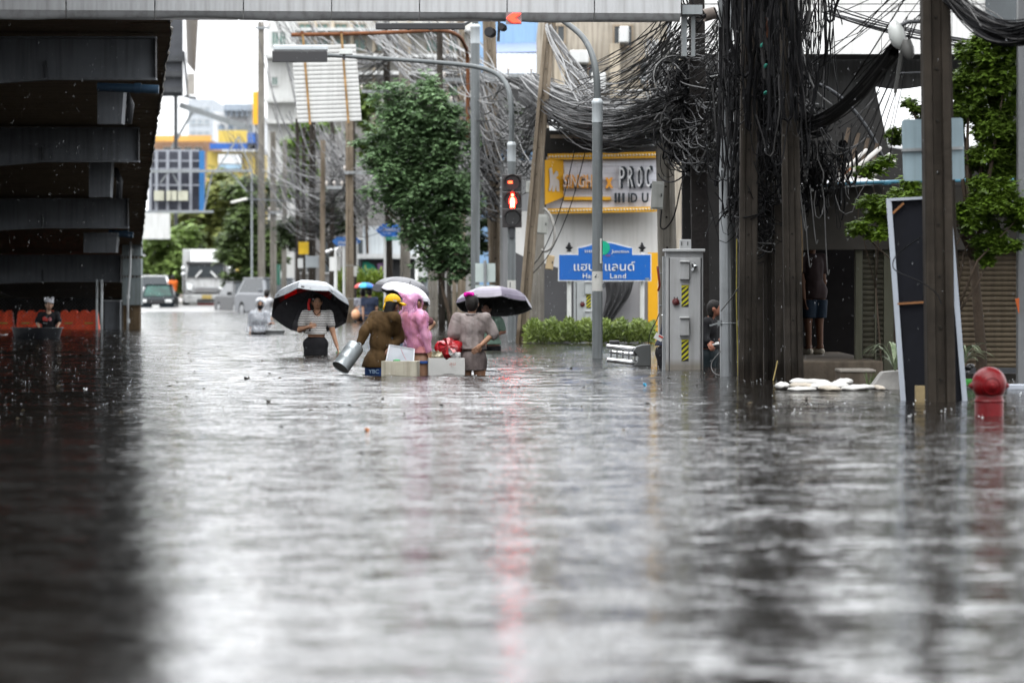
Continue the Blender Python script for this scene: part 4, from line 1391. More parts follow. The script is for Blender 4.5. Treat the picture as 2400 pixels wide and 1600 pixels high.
T, o, d = lamp('grey steel lamp post numbered 4 in front of the blue board', 1400, 840, 236, 284, 12.2, [(1400, 236, 0), (1398, 180, 0), (1388, 130, 0.1), (1366, 88, 0.3), (1328, 55, 0.6), (1280, 25, 0.9), (1200, 8, 1.4)], 8.5, (636, 682), ('4', 1393, 640, 655, 0.97))
letters('4', 1408.5, 662, 677, d - 0.035, black_l, T, o, 'number', depth=0)
m = MB(o)
m.box(P(1408, 588, d - 0.082), (0.028, 0.004, 0.38))
m.build('pale_strip', mat('sticker_grey', (0.5, 0.5, 0.47)), T)
T, o, d = lamp('grey signal post numbered 1 with a long curved arm', 1199, 800, 336, 376, 9.6, [(1199, 336, 0), (1199, 270, 0), (1193, 215, 0.1), (1172, 180, 0.3), (1130, 160, 0.5), (1060, 150, 0.9), (930, 140, 1.6), (770, 130, 2.6), (640, 124, 3.4)], 6.8, (657, 684), ('1', 1195, 660, 673, 0.97))
# signal head at the tip of that arm
hd = 84.8
c = P(702, 126, hd)
T2 = thing('traffic_signal', 'long horizontal traffic signal head on the curved arm tip', 'traffic signal', c)
panel('backboard', 638, 119, 767, 146, hd - 0.1, 0.1, black_plastic, T2, c, bevel=0.01)
panel('housing', 640, 106, 768, 118, hd - 0.02, 0.22, mat('housing_pale', (0.50, 0.54, 0.56), 0.35, 0.2, var=0.08), T2, c, bevel=0.02)
m = MB(c)
for k in range(3):
    m.lathe([(0.10, 0), (0.11, 0.12)], rot4(P(660 + k * 42, 132, hd + 0.05), (0, 1, 0)), 14)
m.build('lamp_hood', black_plastic, T2, smooth='auto')
c = P(811, 122, 84.0)
T2 = thing('arm_camera', 'small white box lamp clamped on the curved arm', 'lamp', c)
m = MB(c)
m.box(c, (0.27, 0.2, 0.11), taper=0.85)
m.build('body', mat('arm_box', (0.46, 0.48, 0.46), 0.5), T2, bevel=0.015)
m = MB(c)
m.bar(c + Vector((-0.04, 0, -0.05)), c + Vector((-0.04, 0, -0.16)), 0.05, 0.08)
m.build('clamp', steel_dark, T2)

# pedestrian signal on post 1
pd = d - 0.16
c = P(1199, 470, pd)
PS = thing('pedestrian_signal', 'black pedestrian signal glowing a red standing figure', 'traffic signal', c)
housing = mat('signal_black', (0.02, 0.016, 0.016), 0.35, var=0.2)
for i, (y0, y1) in enumerate(((409, 448), (449, 488), (489, 533))):
    x0, x1 = 1177, 1223
    panel('section', x0, y0, x1, y1, pd, 0.22, housing, PS, c, bevel=0.012)
    cc = P(1201, (y0 + y1) / 2, pd)
    m = MB(c)
    rr = 0.155
    m.lathe([(rr, 0.0), (rr, 0.012), (rr - 0.012, 0.013), (rr - 0.015, 0.0)], rot4(cc + Vector((0, 0.002, 0)), (0, -1, 0)), 24)
    lens = m.build('lens_ring', black_plastic, PS, smooth='auto')
    # visor: half hood over the lens
    m = MB(c)
    vs, fs = [], []
    for k in range(15):
        a = math.radians(-15 + 210 * k / 14)
        for dy, r2 in ((0.0, rr), (-0.2, rr * 1.02)):
            vs.append(cc + Vector((math.cos(a) * r2, dy * (0.35 + 0.65 * max(0.0, math.sin(a))), math.sin(a) * r2)))
    fs = [(2 * k, 2 * k + 2, 2 * k + 3, 2 * k + 1) for k in range(14)]
    m.add(vs, fs)
    m.build('visor', housing, PS, solid=0.008)
    m = MB(c)
    m.lathe([(rr - 0.02, 0.0), (rr - 0.02, 0.004)], rot4(cc + Vector((0, -0.001, 0)), (0, -1, 0)), 20)
    m.build('lens', mat('lens_dark_red' if i < 2 else 'lens_dark', (0.05, 0.008, 0.008) if i < 2 else (0.02, 0.02, 0.02), 0.25, var=0), PS)
glow = mat('red_led_figure', (0.9, 0.05, 0.03), 0.5, var=0, emit=(1, 0.007, 0.004), es=16.0)
hot = mat('red_led_core', (0.9, 0.3, 0.2), 0.5, var=0, emit=(1, 0.16, 0.07), es=9.0)
panel('countdown_bar', 1191, 424, 1201, 430, pd - 0.012, 0.006, mat('amber_led', (0.9, 0.2, 0.05), 0.5, var=0, emit=(1, 0.06, 0.02), es=3.0), PS, c)
fig = MB(c)
s_ = pd / F


def Q(x_, y_): return P(x_, y_, pd - 0.012)


fig.prism([Q(1196, 463), Q(1206, 463), Q(1210, 468), Q(1210, 476), Q(1206, 479), Q(1207, 487), Q(1195, 487), Q(1196, 479), Q(1193, 476), Q(1193, 468)], (0, 0.004, 0))
fig.lathe([(0.0, 0), (4.2 * s_, 0.001), (4.2 * s_, 0.005)], rot4(Q(1201, 457), (0, 1, 0)), 12)
fig.build('figure_glow', glow, PS)
fig = MB(c)


def Q2(x_, y_): return P(x_, y_, pd - 0.018)


fig.prism([Q2(1198, 463), Q2(1204, 463), Q2(1206, 474), Q2(1205, 486), Q2(1202, 486), Q2(1201, 478), Q2(1200, 486), Q2(1197, 486), Q2(1196, 474)], (0, 0.003, 0))
fig.lathe([(0.0, 0), (2.6 * s_, 0.001), (2.6 * s_, 0.004)], rot4(Q2(1201, 457), (0, 1, 0)), 12)
fig.build('figure_core', hot, PS)
m = MB(c)
m.box(P(1200, 545, d - 0.02), (0.1, 0.2, 0.22))
m.build('mount', steel_dark, PS)
m = MB(c)
for y_ in (418, 440, 462, 484, 508):
    m.lathe([(0.015, 0), (0.02, 0.03), (0.0, 0.04)], rot4(P(1176, y_, pd + 0.08), (-1, 0, 0)), 8)
m.build('side_hinges', steel_galv, PS)

# second grey steel lamp post left of the tall tan pole
T, o, d = lamp('plain blue grey lamp post left of the tall tan pole', 1114, 782, 60, 100, 10.5, [(1114, 60, 0), (1112, 20, 0), (1100, -30, 0.2), (1060, -60, 0.5)], 8)
# rusty arm with slatted sign
d = 95.0
o = P(1096, 775, 110)
c = P(890, 78, d)
T = thing('overhead_pipe', 'rusty overhead arm curving down behind the curved signal arm', 'arm', c)
m = MB(c)
m.tube(curve_pts([P(683, 82, d), P(800, 80, d), P(930, 76, d), P(1030, 72, d + 1), P(1070, 82, d + 2), P(1088, 105, d + 3), P(1096, 145, d + 4), P(1096, 330, d + 4)]), 0.045, 10)
m.build('pipe', rust, T, smooth=True)
m = MB(c)
for x_ in (708, 800):
    m.box(P(x_, 80, d), (0.07, 0.12, 0.12))
m.build('clamps', rust, T)
c = P(770, 195, d)
SS = thing('slatted_sign', 'white slatted sign back with two rusty straps hanging overhead', 'sign', c)
slm = mat('slat_white', (0.60, 0.605, 0.59), 0.45, 0.05, var=0.06, scale=2, streak=0.15)


def sl_pt(u, v):   # u 0..1 across, v 0..1 down
    xl, xr = 683 + (698 - 683) * v, 834 + (848 - 834) * v
    yl, yr = 107 + (289 - 107) * v, 104 + (284 - 104) * v
    return xl + (xr - xl) * u, yl + (yr - yl) * u


NSL = 18
for k in range(NSL):
    v0, v1 = k / NSL, (k + 1) / NSL
    gap = 0.006
    m = MB(c)
    rows = []
    for v_, dy in ((v0, 0.0), (v0 + 0.0012, -0.035), ((v0 + v1) / 2, -0.04), (v1 - gap, -0.035), (v1 - gap + 0.001, 0.0)):
        a, b_ = sl_pt(0, v_), sl_pt(1, v_)
        rows.append((P(a[0], a[1], d) + Vector((0, dy, 0)), P(b_[0], b_[1], d) + Vector((0, dy, 0))))
    vs = [q for r_ in rows for q in r_]
    m.add(vs, [(2 * i, 2 * i + 1, 2 * i + 3, 2 * i + 2) for i in range(4)])
    m.build('slat', slm, SS)
m = MB(c)
a0, a1, a2, a3 = sl_pt(0.01, 0.01), sl_pt(0.99, 0.01), sl_pt(0.99, 0.99), sl_pt(0.01, 0.99)
m.prism([P(*a0, d + 0.01), P(*a1, d + 0.01), P(*a2, d + 0.01), P(*a3, d + 0.01)], (0, 0.06, 0))
m.build('backing', steel_dark, SS)
for u in (0.19, 0.79):
    m = MB(c)
    a, b_ = sl_pt(u, -0.14), sl_pt(u, 1.02)
    m.bar(P(a[0], a[1], d - 0.055), P(b_[0], b_[1], d - 0.055), 0.05, 0.02, (0, 1, 0))
    m.build('strap', mat('strap_rusty', (0.32, 0.20, 0.09), 0.8, var=0.5, scale=4), SS)
# dark signal head under the bridge on another arm
c = P(984, 61, 70)
T = thing('traffic_signal', 'long black signal head just under the footbridge soffit', 'traffic signal', c)
panel('backboard', 880, 54, 1090, 69, 70, 0.12, black_plastic, T, c, bevel=0.01)
m = MB(c)
for k in range(4):
    m.lathe([(0.05, 0), (0.055, 0.1)], rot4(P(905 + k * 52, 63, 70.1), (0, 1, 0)), 12)
m.build('lamp_hood', black_plastic, T, smooth='auto')
m = MB(c)
m.bar(P(1085, 60, 70.05), P(1120, 40, 70.3), 0.04, 0.04)
m.build('bracket', steel_dark, T)

# steel post with conduit clamps, wide open pipe mouth at the top
d = D(881)
o = P(1708, 881, d); o.z = 0
T = thing('steel_post', 'shiny galvanised steel post left of the black cable cluster', 'post', o)
m = MB(o)
m.lathe([(20 * d / F, GROUND), (17 * d / F, P(1700, 60, d).z), (16.5 * d / F, P(1700, -60, d).z)], Matrix.Translation((o.x, d, 0)) @ Matrix.Shear('XY', 4, (0, 0)) , 20)
ob = m.build('shaft', mat('galv_shiny', (0.26, 0.275, 0.285), 0.32, 0.7, var=0.15, scale=4, streak=0.3), T, smooth='auto')
# lean slightly left
for v_ in ob.data.vertices: v_.co.x -= (v_.co.z + 0.68) * 0.0085
m = MB(o)
z_ = P(1700, 757, d).z
m.tube([(o.x + math.cos(a) * 0.112 - 0.012, d + math.sin(a) * 0.112, z_) for a in [2 * pi * i / 16 for i in range(17)]], 0.006, 4)
m.box((o.x - 0.125, d - 0.05, z_), (0.03, 0.03, 0.07))
m.box((o.x + 0.105, d - 0.05, z_), (0.03, 0.03, 0.07))
m.bar((o.x - 0.13, d - 0.06, z_), (o.x - 0.24, d - 0.06, z_ - 0.03), 0.02, 0.02)
m.build('clamp', steel_paint, T)
m = MB(o)
c = P(1676, 30, d - 0.1)
m.lathe([(0.075, 0.0), (0.08, 0.16), (0.07, 0.16), (0.065, 0.0)], rot4(c, (-0.9, -0.3, -0.25)), 16)
m.build('pipe_mouth', mat('pipe_mouth', (0.20, 0.17, 0.15), 0.6, var=0.2), T, smooth='auto')
m = MB(o)
m.tube([P(1727, 560, d - 0.12), P(1726, 700, d - 0.12), P(1730, 881, d - 0.12)], 0.008, 6)
m.build('yellow_conduit', mat('conduit_yellow', (0.35, 0.30, 0.06), 0.5), T)

# ---- steel cabinets with hazard stripes --------------------------------------------------------------
cabm = mat('cabinet_grey', (0.44, 0.45, 0.455), 0.42, 0.05, var=0.08, scale=3, streak=0.2, wetline=(0.10, (0.62, 0.56, 0.48)))
cabw = mat('cabinet_white', (0.50, 0.53, 0.53), 0.45, 0.0, var=0.05, scale=3, streak=0.12)
hazy = mat('hazard_yellow', (0.55, 0.52, 0.02), 0.45, var=0.06)
hazk = mat('hazard_black', (0.03, 0.03, 0.03), 0.45, var=0.06)


def cabinet(label, x0, x1, ytop, ybase, d, m_, sc_=1.0, cap=True):
    a, b_ = P(x0, ytop, d), P(x1, ytop, d)
    w_ = b_.x - a.x
    o = Vector(((a.x + b_.x) / 2, d, 0))
    zt = a.z
    T = thing('utility_cabinet', label, 'cabinet', o)
    dp = w_ * 0.8
    MB().box((0, dp / 2, (zt + GROUND) / 2), (w_, dp, zt - GROUND)).build('body', m_, T, bevel=0.01)
    MB().box((0, dp / 2 - 0.01, zt + 0.018), (w_ + 0.05, dp + 0.08, 0.04)).build('roof', m_, T, bevel=0.008)
    MB().box((0.012, -0.012, (zt + GROUND) / 2 - 0.03), (w_ - 0.09, 0.022, zt - GROUND - 0.1)).build('door', m_, T, bevel=0.008)
    for sx in (-1, 1):
        MB().box((0.012 + sx * (w_ / 2 - 0.036), -0.004, (zt + GROUND) / 2 - 0.03), (0.012, 0.01, zt - GROUND - 0.1)).build('door_seal', black_plastic, T)
    H = zt
    for q in (0.84, 0.365):
        cc = Vector((0.0, -0.05, q * H))
        MB().box(cc, (0.125, 0.06, 0.235)).build('vent_cover', m_, T, bevel=0.006)
        MB().box(cc + Vector((0, -0.015, 0.122)), (0.13, 0.085, 0.022)).build('vent_hood', mat('cabinet_hood', (0.55, 0.56, 0.56), 0.35), T, bevel=0.004)
    for q in (0.625, 0.165):
        zc = q * H
        hw, hh = 0.047, 0.145
        MB().box((0.008, -0.0245, zc), (hw * 2, 0.003, hh * 2)).build('stripe_plate', hazk, T)
        for k in range(-4, 5):
            z0 = zc + k * 0.0725
            pts = [(-hw, z0 - hw * 0.9), (hw, z0 + hw * 0.9), (hw, z0 + hw * 0.9 + 0.036), (-hw, z0 - hw * 0.9 + 0.036)]
            cl = [(p[0], min(max(p[1], zc - hh), zc + hh)) for p in pts]
            if max(p[1] for p in cl) - min(p[1] for p in cl) < 0.01: continue
            MB().prism([(p[0] + 0.008, -0.0263, p[1]) for p in cl], (0, -0.002, 0)).build('hazard_stripe', hazy, T)
    c = Vector((-0.115, -0.024, 0.575 * H))
    m = MB()
    m.lathe([(0.05, 0), (0.05, 0.02), (0.042, 0.035), (0.02, 0.04), (0.018, 0.06), (0.0, 0.062)], rot4(c, (0, -1, 0)), 18)
    m.build('red_lamp', mat('lamp_dark_red', (0.12, 0.02, 0.02), 0.3), T, smooth='auto')
    for k in range(2):
        MB().box(c + Vector((-0.02 + 0.04 * k, -0.02, 0.055)), (0.012, 0.03, 0.02)).build('lamp_clip', steel_dark, T)
    if cap:
        MB().box((0.02, dp / 2, zt + 0.10), (0.15, 0.12, 0.13)).build('top_box', m_, T, bevel=0.006)
        for sx in (-0.03, 0.05):
            MB().box((sx, dp / 2 - 0.062, zt + 0.11), (0.01, 0.01, 0.05)).build('slot', black_plastic, T)
        m = MB()
        m.lathe([(0.03, -0.02), (0.035, 0.0), (0.03, 0.05), (0.018, 0.07)], rot4(Vector((0.125, -0.03, 0.885 * H)), (0.3, -1, -0.3)), 10)
        m.box(Vector((0.115, -0.045, 0.86 * H)), (0.03, 0.02, 0.07), M=rot(0, 0.5, 0))
        m.build('padlock', mat('chrome', (0.65, 0.67, 0.67), 0.18, 0.95, var=0.1), T, smooth='auto')
        m = MB()
        m.tube([(-w_ / 2 - 0.005, 0.1, 0.46 * H), (-w_ / 2 - 0.05, 0.1, 0.46 * H)], 0.012, 8)
        m.build('side_handle', mat('chrome', (0.65, 0.67, 0.67)), T)
        MB().box((-w_ / 2 - 0.018, dp / 2, (zt + GROUND) / 2 - 0.03), (0.03, dp * 0.9, zt - GROUND - 0.06)).build('side_flange', steel_galv, T)
    return T


cabinet('tall grey steel cabinet with two hazard stripe plates at the kerb', 1560, 1648, 590, 866, D(866), cabm)
cabinet('white steel cabinet half hidden behind the lamp post and hedge', 1345, 1412, 652, 812, 85.5, cabw, cap=False)

# ---- blue junction board on two white posts ----------------------------------------------------------------
d = 81.3
o = P(1417, 790, d); o.z = 0
BS = thing('junction_board', 'big blue junction name board on two white posts above the hedge', 'road sign', o)
bluem = mat('sign_blue', (0.004, 0.13, 0.52), 0.35, var=0.04, scale=1)
wht = mat('sign_white', (0.74, 0.76, 0.78), 0.4, var=0.03)


def board_outline(x0, x1, y0, y1, xs0, xs1, ys, n=16, ypk=566):
    pts = [(x0, y1), (x1, y1), (x1, y0), (xs1, y0), (xs1, ys)]
    for i in range(1, n):
        t_ = i / n
        pts.append((xs1 + (xs0 - xs1) * t_, ys - (ys - ypk) * (0.5 - 0.5 * math.cos(2 * pi * t_)) ** 0.8))
    pts += [(xs0, ys), (xs0, y0), (x0, y0)]
    return pts


m = MB(o)
m.prism([P(x_, y_, d) for x_, y_ in board_outline(1308, 1527, 595, 659, 1353, 1484, 579)], (0, 0.05, 0))
m.build('white_border', wht, BS)
m = MB(o)
m.prism([P(x_, y_, d - 0.004) for x_, y_ in board_outline(1310.5, 1524.5, 597.5, 656.5, 1355.5, 1481.5, 581.5, ypk=569)], (0, 0.02, 0))
m.build('blue_face', bluem, BS)
m = MB(o)
m.lathe([(0, 0), (0.135, 0.001), (0.135, 0.008)], rot4(P(1413, 581, d - 0.014), (0, 1, 0)), 28)
m.build('green_disc', mat('sign_green', (0.01, 0.42, 0.25), 0.4, var=0.03), BS)
letters('แฮปปี้แลนด์', 1345, 614, 634, d - 0.012, wht, BS, o, width=143, depth=0.004, bold=0.006)
letters('Happy', 1366, 640, 652, d - 0.012, wht, BS, o, width=46, depth=0.004, bold=0.01, sp=1.12)
letters('Land', 1430, 640, 652, d - 0.012, wht, BS, o, width=37, depth=0.004, bold=0.01, sp=1.12)
letters('แยก', 1371, 584, 592, d - 0.012, wht, BS, o, width=26, depth=0.004, bold=0.006)
letters('Junction', 1433, 585, 592.5, d - 0.012, wht, BS, o, width=41, depth=0.004, bold=0.01)
letters('103', 1420, 596, 600.5, d - 0.012, mat('sign_red', (0.55, 0.08, 0.1), 0.4), BS, o, width=10, depth=0.003)
panel('maker_plate', 1512, 651, 1522, 655, d - 0.01, 0.006, mat('plate_grey', (0.25, 0.3, 0.35), 0.4), BS, o)
for x_ in (1334, 1505):
    m = MB(o)
    a = P(x_, 590, d + 0.1)
    m.lathe([(0.042, GROUND), (0.042, a.z)], Matrix.Translation((a.x, d + 0.1, 0)), 14)
    m.build('post', white_paint, BS, smooth='auto')
    m = MB(o)
    m.lathe([(0.05, 0), (0.05, 0.02), (0.025, 0.03), (0.07, 0.07), (0.075, 0.09), (0.03, 0.11), (0.055, 0.125), (0.02, 0.14), (0.03, 0.16), (0.0, 0.19)], Matrix.Translation((a.x, d + 0.1, a.z)), 14)
    m.build('finial', mat('finial_black', (0.02, 0.02, 0.022), 0.4), BS, smooth='auto')

# ---- lane name signs far down the row ---------------------------------------------------------------------
def arrow_sign(label, x0, x1, y0, y1, d, ltr, lw, num=None, green=None, blue=None, post=None):
    o = P((x0 + x1) / 2, (y0 + y1) / 2, d)
    T = thing('lane_sign', label, 'road sign', o)
    ym = (y0 + y1) / 2
    w_ = (y1 - y0) * 0.55
    m = MB(o)
    m.prism([P(x0, ym, d), P(x0 + w_, y1, d), P(x1 - w_, y1, d), P(x1, ym, d), P(x1 - w_, y0, d), P(x0 + w_, y0, d)], (0, 0.04, 0))
    m.build('face', blue, T)
    letters(ltr, x0 + w_ + 3, y0 + 9, y0 + 17, d - 0.012, wht, T, o, width=lw, depth=0.004, bold=0.008)
    letters('La Phrao', x0 + w_ + 3, y0 + 20, y0 + 23, d - 0.012, wht, T, o, width=lw * 0.62, depth=0.004, bold=0.008)
    if num: letters(num[0], num[1], y0 + 9, y0 + 20, d - 0.012, wht, T, o, depth=0.004, bold=0.012)
    if green:
        panel('green_plate', green[0], green[1], green[2], green[3], d, 0.03, mat('plate_green', (0.01, 0.30, 0.17), 0.4), T, o)
        letters('YAEK', green[0] + 4, green[1] + 2.5, green[3] - 2.5, d - 0.01, wht, T, o, width=green[2] - green[0] - 8, depth=0.003)
    if post:
        m = MB(o)
        a = P(post, y0, d + 0.06)
        m.lathe([(0.035, GROUND), (0.035, a.z)], Matrix.Translation((a.x, d + 0.06, 0)), 10)
        m.build('post', white_paint, T, smooth='auto')
    return T


arrow_sign('bright blue arrow ended lane sign with a green plate beside the tree', 880, 946, 525, 554, 126.5, 'ลาดพร้าว', 30, ('1', 932), (904, 555, 940, 563), mat('lane_blue', (0.01, 0.16, 0.62), 0.35, var=0.04), post=902)
arrow_sign('darker blue arrow ended lane sign behind the double tan pole', 778, 846, 555, 576, 128.5, 'ลาดพร้าว', 27, ('15', 827), None, mat('lane_blue_dark', (0.01, 0.12, 0.40), 0.35, var=0.05), post=806)
# camera post
d = 119.0
o = P(787, 740, d); o.z = 0
T = thing('camera_post', 'white security camera post with a speaker and small board', 'post', o)
m = MB(o)
m.lathe([(0.05, GROUND), (0.045, P(787, 580, d).z)], Matrix.Translation((o.x, d, 0)), 12)
m.build('post', white_paint, T, smooth='auto')
m = MB(o)
m.ball(P(768, 590, d), (0.07, 0.16, 0.06), 10)
m.ball(P(776, 586, d), (0.06, 0.1, 0.05), 10)
m.build('camera', mat('camera_white', (0.6, 0.6, 0.6), 0.3), T, smooth=True)
m = MB(o)
m.lathe([(0.02, 0), (0.08, 0.05), (0.09, 0.12)], rot4(P(790, 585, d), (0.6, -1, -0.3)), 12)
m.build('speaker', mat('camera_white', (0.6, 0.6, 0.6)), T, smooth='auto')
panel('small_board', 772, 602, 784, 635, d - 0.05, 0.04, white_paint, T, o)
panel('small_board', 790, 600, 797, 634, d + 0.05, 0.04, mat('pale_board', (0.5, 0.5, 0.48), 0.5), T, o)
m = MB(o)
m.bar(P(970, 560, 118), Vector((P(982, 560, 118).x, 118, GROUND)), 0.1, 0.1)
m2 = P(974, 690, 118)
mb = MB((m2.x, 118, 0))
mb.tube([P(981, 590, 118), P(975, 690, 118), Vector((P(972, 690, 118).x, 118, GROUND))], 0.05, 10)
mb.build('white_pipe', white_paint, smooth=True, label='slanting white pipe standing behind the open black umbrella', cat='pipe')
# street light lamp head far left of the row
c = P(560, 470, 150)
T = thing('street_light', 'flat white street light reaching out over the silver car', 'street lamp', c)
m = MB(c)
m.bar(P(541, 475, 150), P(580, 466, 150), 0.18, 0.10)
m.build('lamp_head', mat('lamp_white', (0.72, 0.72, 0.66), 0.4), T, bevel=0.03)
m = MB(c)
m.bar(P(580, 466, 150), P(698, 472, 151), 0.06, 0.05)
m.build('arm', steel_galv, T)
# rusted sign plate on post, left of post 1
d = 92.0
c = P(1137, 640, d)
T = thing('rusty_sign', 'pale sign plate with rust stains on a thin post', 'sign', Vector((c.x, d, 0)))
o = Vector((c.x, d, 0))
panel('plate', 1114, 617, 1161, 661, d, 0.03, mat('rusty_plate', (0.52, 0.60, 0.58), 0.6, var=0.08, scale=3, grime=(5, (0.20, 0.07, 0.03), 0.62)), T, o)
panel('lower_plate', 1114, 668, 1161, 692, d, 0.03, mat('rusty_plate', (0.52, 0.6, 0.58)), T, o)
m = MB(o)
m.lathe([(0.035, GROUND), (0.035, P(1137, 610, d).z)], Matrix.Translation((c.x, d - 0.05, 0)), 10)
m.build('post', steel_galv, T, smooth='auto')
# blank back of a sign on the big right pole
d = D(942) - 0.05
c = P(2187, 350, d + 0.55)
T = thing('blank_sign', 'blank blue grey back of a road sign on thick right pole', 'sign', c)
m = MB(c)
def rr_poly(x0, x1, y0, y1, d, r_=7, sk=0.0):
    out = []
    for cx, cy, a0 in ((x1 - r_, y0 + r_, 0), (x0 + r_, y0 + r_, 90), (x0 + r_, y1 - r_, 180), (x1 - r_, y1 - r_, 270)):
        for k in range(4):
            a = math.radians(a0 + 30 * k)
            x_, y_ = cx + r_ * math.cos(a), cy - r_ * math.sin(a)
            out.append(P(x_ + (y_ - y0) * sk, y_ - (x_ - x0) * 0.035, d))
    return out
m.prism(rr_poly(2113, 2257, 281, 425, d + 0.55, sk=0.03), (0, 0.012, 0))
m.build('plate', mat('blank_plate', (0.27, 0.36, 0.40), 0.4, 0.1, var=0.1, scale=2, streak=0.15), T)
m = MB(c)
m.bar(P(2113, 352, d + 0.53), P(2257, 347, d + 0.53), 0.03, 0.03)
m.build('rail', steel_galv, T)
# leaning black board in a white frame
d = 41.9
c = P(2160, 940, d); c.z = 0
T = thing('leaning_board', 'tall black board in a white frame leaning behind thick pole', 'board', c)
cor = [(2083, 468), (2222, 461), (2262, 950), (2118, 956)]
m = MB(c)
m.prism([P(x_, y_, d + 0.03) for x_, y_ in cor], (0, 0.02, 0))
m.build('panel', mat('board_black', (0.007, 0.008, 0.012), 0.8, var=0.25, scale=2, streak=0.2, spec=0.15), T)
frm = mat('frame_bluewhite', (0.42, 0.46, 0.52), 0.45, 0.1, var=0.08)
for i in range(4):
    a, b_ = cor[i], cor[(i + 1) % 4]
    m = MB(c)
    pa, pb = P(a[0], a[1], d), P(b_[0], b_[1], d)
    n_ = (pb - pa).normalized() * 0.0125
    m.bar(pa - n_ if i % 2 else pa + n_, pb + n_ if i % 2 else pb - n_, 0.05, 0.026, (0, 1, 0) if i % 2 else (0, 0, 1))
    m.build('frame_bar', frm, T)
tim = mat('brace_wood', (0.26, 0.12, 0.05), 0.7, var=0.25, scale=5)
for a, b_ in (((2092, 500), (2118, 476)), ((2103, 712), (2165, 708))):
    m = MB(c)
    m.bar(P(a[0], a[1], d - 0.0), P(b_[0], b_[1], d - 0.0), 0.03, 0.02)
    m.build('wood_brace', tim, T)
c = P(2156, 945, 41.0); c.z = 0
m = MB(c)
a, b_ = P(2146, 904, 41.0), P(2168, 945, 41.0)
m.box(((a.x + b_.x) / 2, 41.05, (a.z + GROUND) / 2), (b_.x - a.x, 0.09, a.z - GROUND))
m.build('wood_stake', mat('stake_wood', (0.22, 0.17, 0.09), 0.8, var=0.25, scale=6), label='short pale timber stake at the foot of thick pole', cat='stake', bevel=0.004)
# luminaire on the big pole
d = 41.6
c = P(2107, 80, d)
T = thing('street_light', 'white bowl street light hanging left of thick right pole', 'street lamp', c)
m = MB(c)
m.ball(P(2102, 82, d), (0.082, 0.09, 0.145), 16, M=rot(0, -0.25, 0))
m.build('bowl', mat('lamp_bowl', (0.50, 0.52, 0.50), 0.3, var=0.05), T, smooth=True)
m = MB(c)
m.lathe([(0.055, 0.0), (0.065, 0.08), (0.05, 0.16), (0.02, 0.19)], rot4(P(2122, 96, d - 0.02), (0.25, -0.2, -1)), 14)
m.build('ballast', mat('ballast_grey', (0.09, 0.09, 0.085), 0.5), T, smooth='auto')
m = MB(c)
m.bar(P(2114, 115, d), P(2098, 218, d + 0.3), 0.035, 0.012, (0, 1, 0))
m.build('hanging_strip', mat('strip_grey', (0.2, 0.2, 0.19), 0.5), T)
m = MB(c)
m.tube([P(2110, 60, d), P(2128, 52, d), P(2165, 50, d)], 0.02, 8)
m.build('arm', steel_dark, T)
m = MB(c)
m.tube([P(2108, 172, d + .2), P(2160, 170, d)], 0.008, 5)
m.build('stay_rod', steel_dark, T)
# rusty plate among the cables
c = P(1805, 78, 49.9)
m = MB(c)
a, b_ = P(1793, 42, 49.9), P(1816, 108, 49.9)
m.box((a + b_) / 2, (b_.x - a.x, 0.06, a.z - b_.z))
m.build('rusty_box', mat('rust_box', (0.17, 0.07, 0.04), 0.85, var=0.45, scale=8, bump=0.4), bevel=0.006, label='rust brown box strapped among the black cables', cat='box')

# ---- hydrant -------------------------------------------------------------------------------------------------------------
d = D(975)
o = P(2318, 975, d); o.z = 0
s_ = d / F
red = mat('hydrant_red', (0.12, 0.002, 0.004), 0.32, var=0.25, scale=7, bump=0.12, spec=0.16)
T = thing('fire_hydrant', 'round headed dark red hydrant standing in the flood', 'hydrant', o)
zc = P(2318, 900, d).z
m = MB()
m.lathe([(0.18, GROUND), (0.18, GROUND + 0.05), (0.128, GROUND + 0.06), (0.126, 0.11), (0.115, 0.20)], None, 28)
m.build('barrel', red, T, smooth='auto')
m = MB()
m.ball((0, 0, zc), (41 * s_, 41 * s_, 41 * s_), 32)
m.build('bonnet', red, T, smooth=True)
m = MB()
q = Vector((0.008, -0.118, zc - 0.01))
m.lathe([(0.088, 0), (0.088, 0.02), (0.078, 0.03), (0.070, 0.034), (0.066, 0.030), (0.052, 0.036), (0.045, 0.042), (0.022, 0.048), (0.02, 0.075), (0.016, 0.08), (0.0, 0.081)], rot4(q, (0.06, -1, -0.10)), 28)
m.build('hose_cap', red, T, smooth='auto')
m = MB()
m.lathe([(0.128, 0), (0.133, 0.012), (0.126, 0.024)], Matrix.Translation((0, 0, 0.12)), 28)
m.build('collar', red, T, smooth='auto')
for sx in (-1, 1):
    m = MB()
    m.lathe([(0.03, 0.0), (0.03, 0.02), (0.018, 0.025), (0.018, 0.035), (0, 0.037)], rot4(Vector((sx * 0.138, 0.01, zc - 0.015)), (sx, 0.1, 0)), 12)
    m.build('side_plug', red, T, smooth='auto')

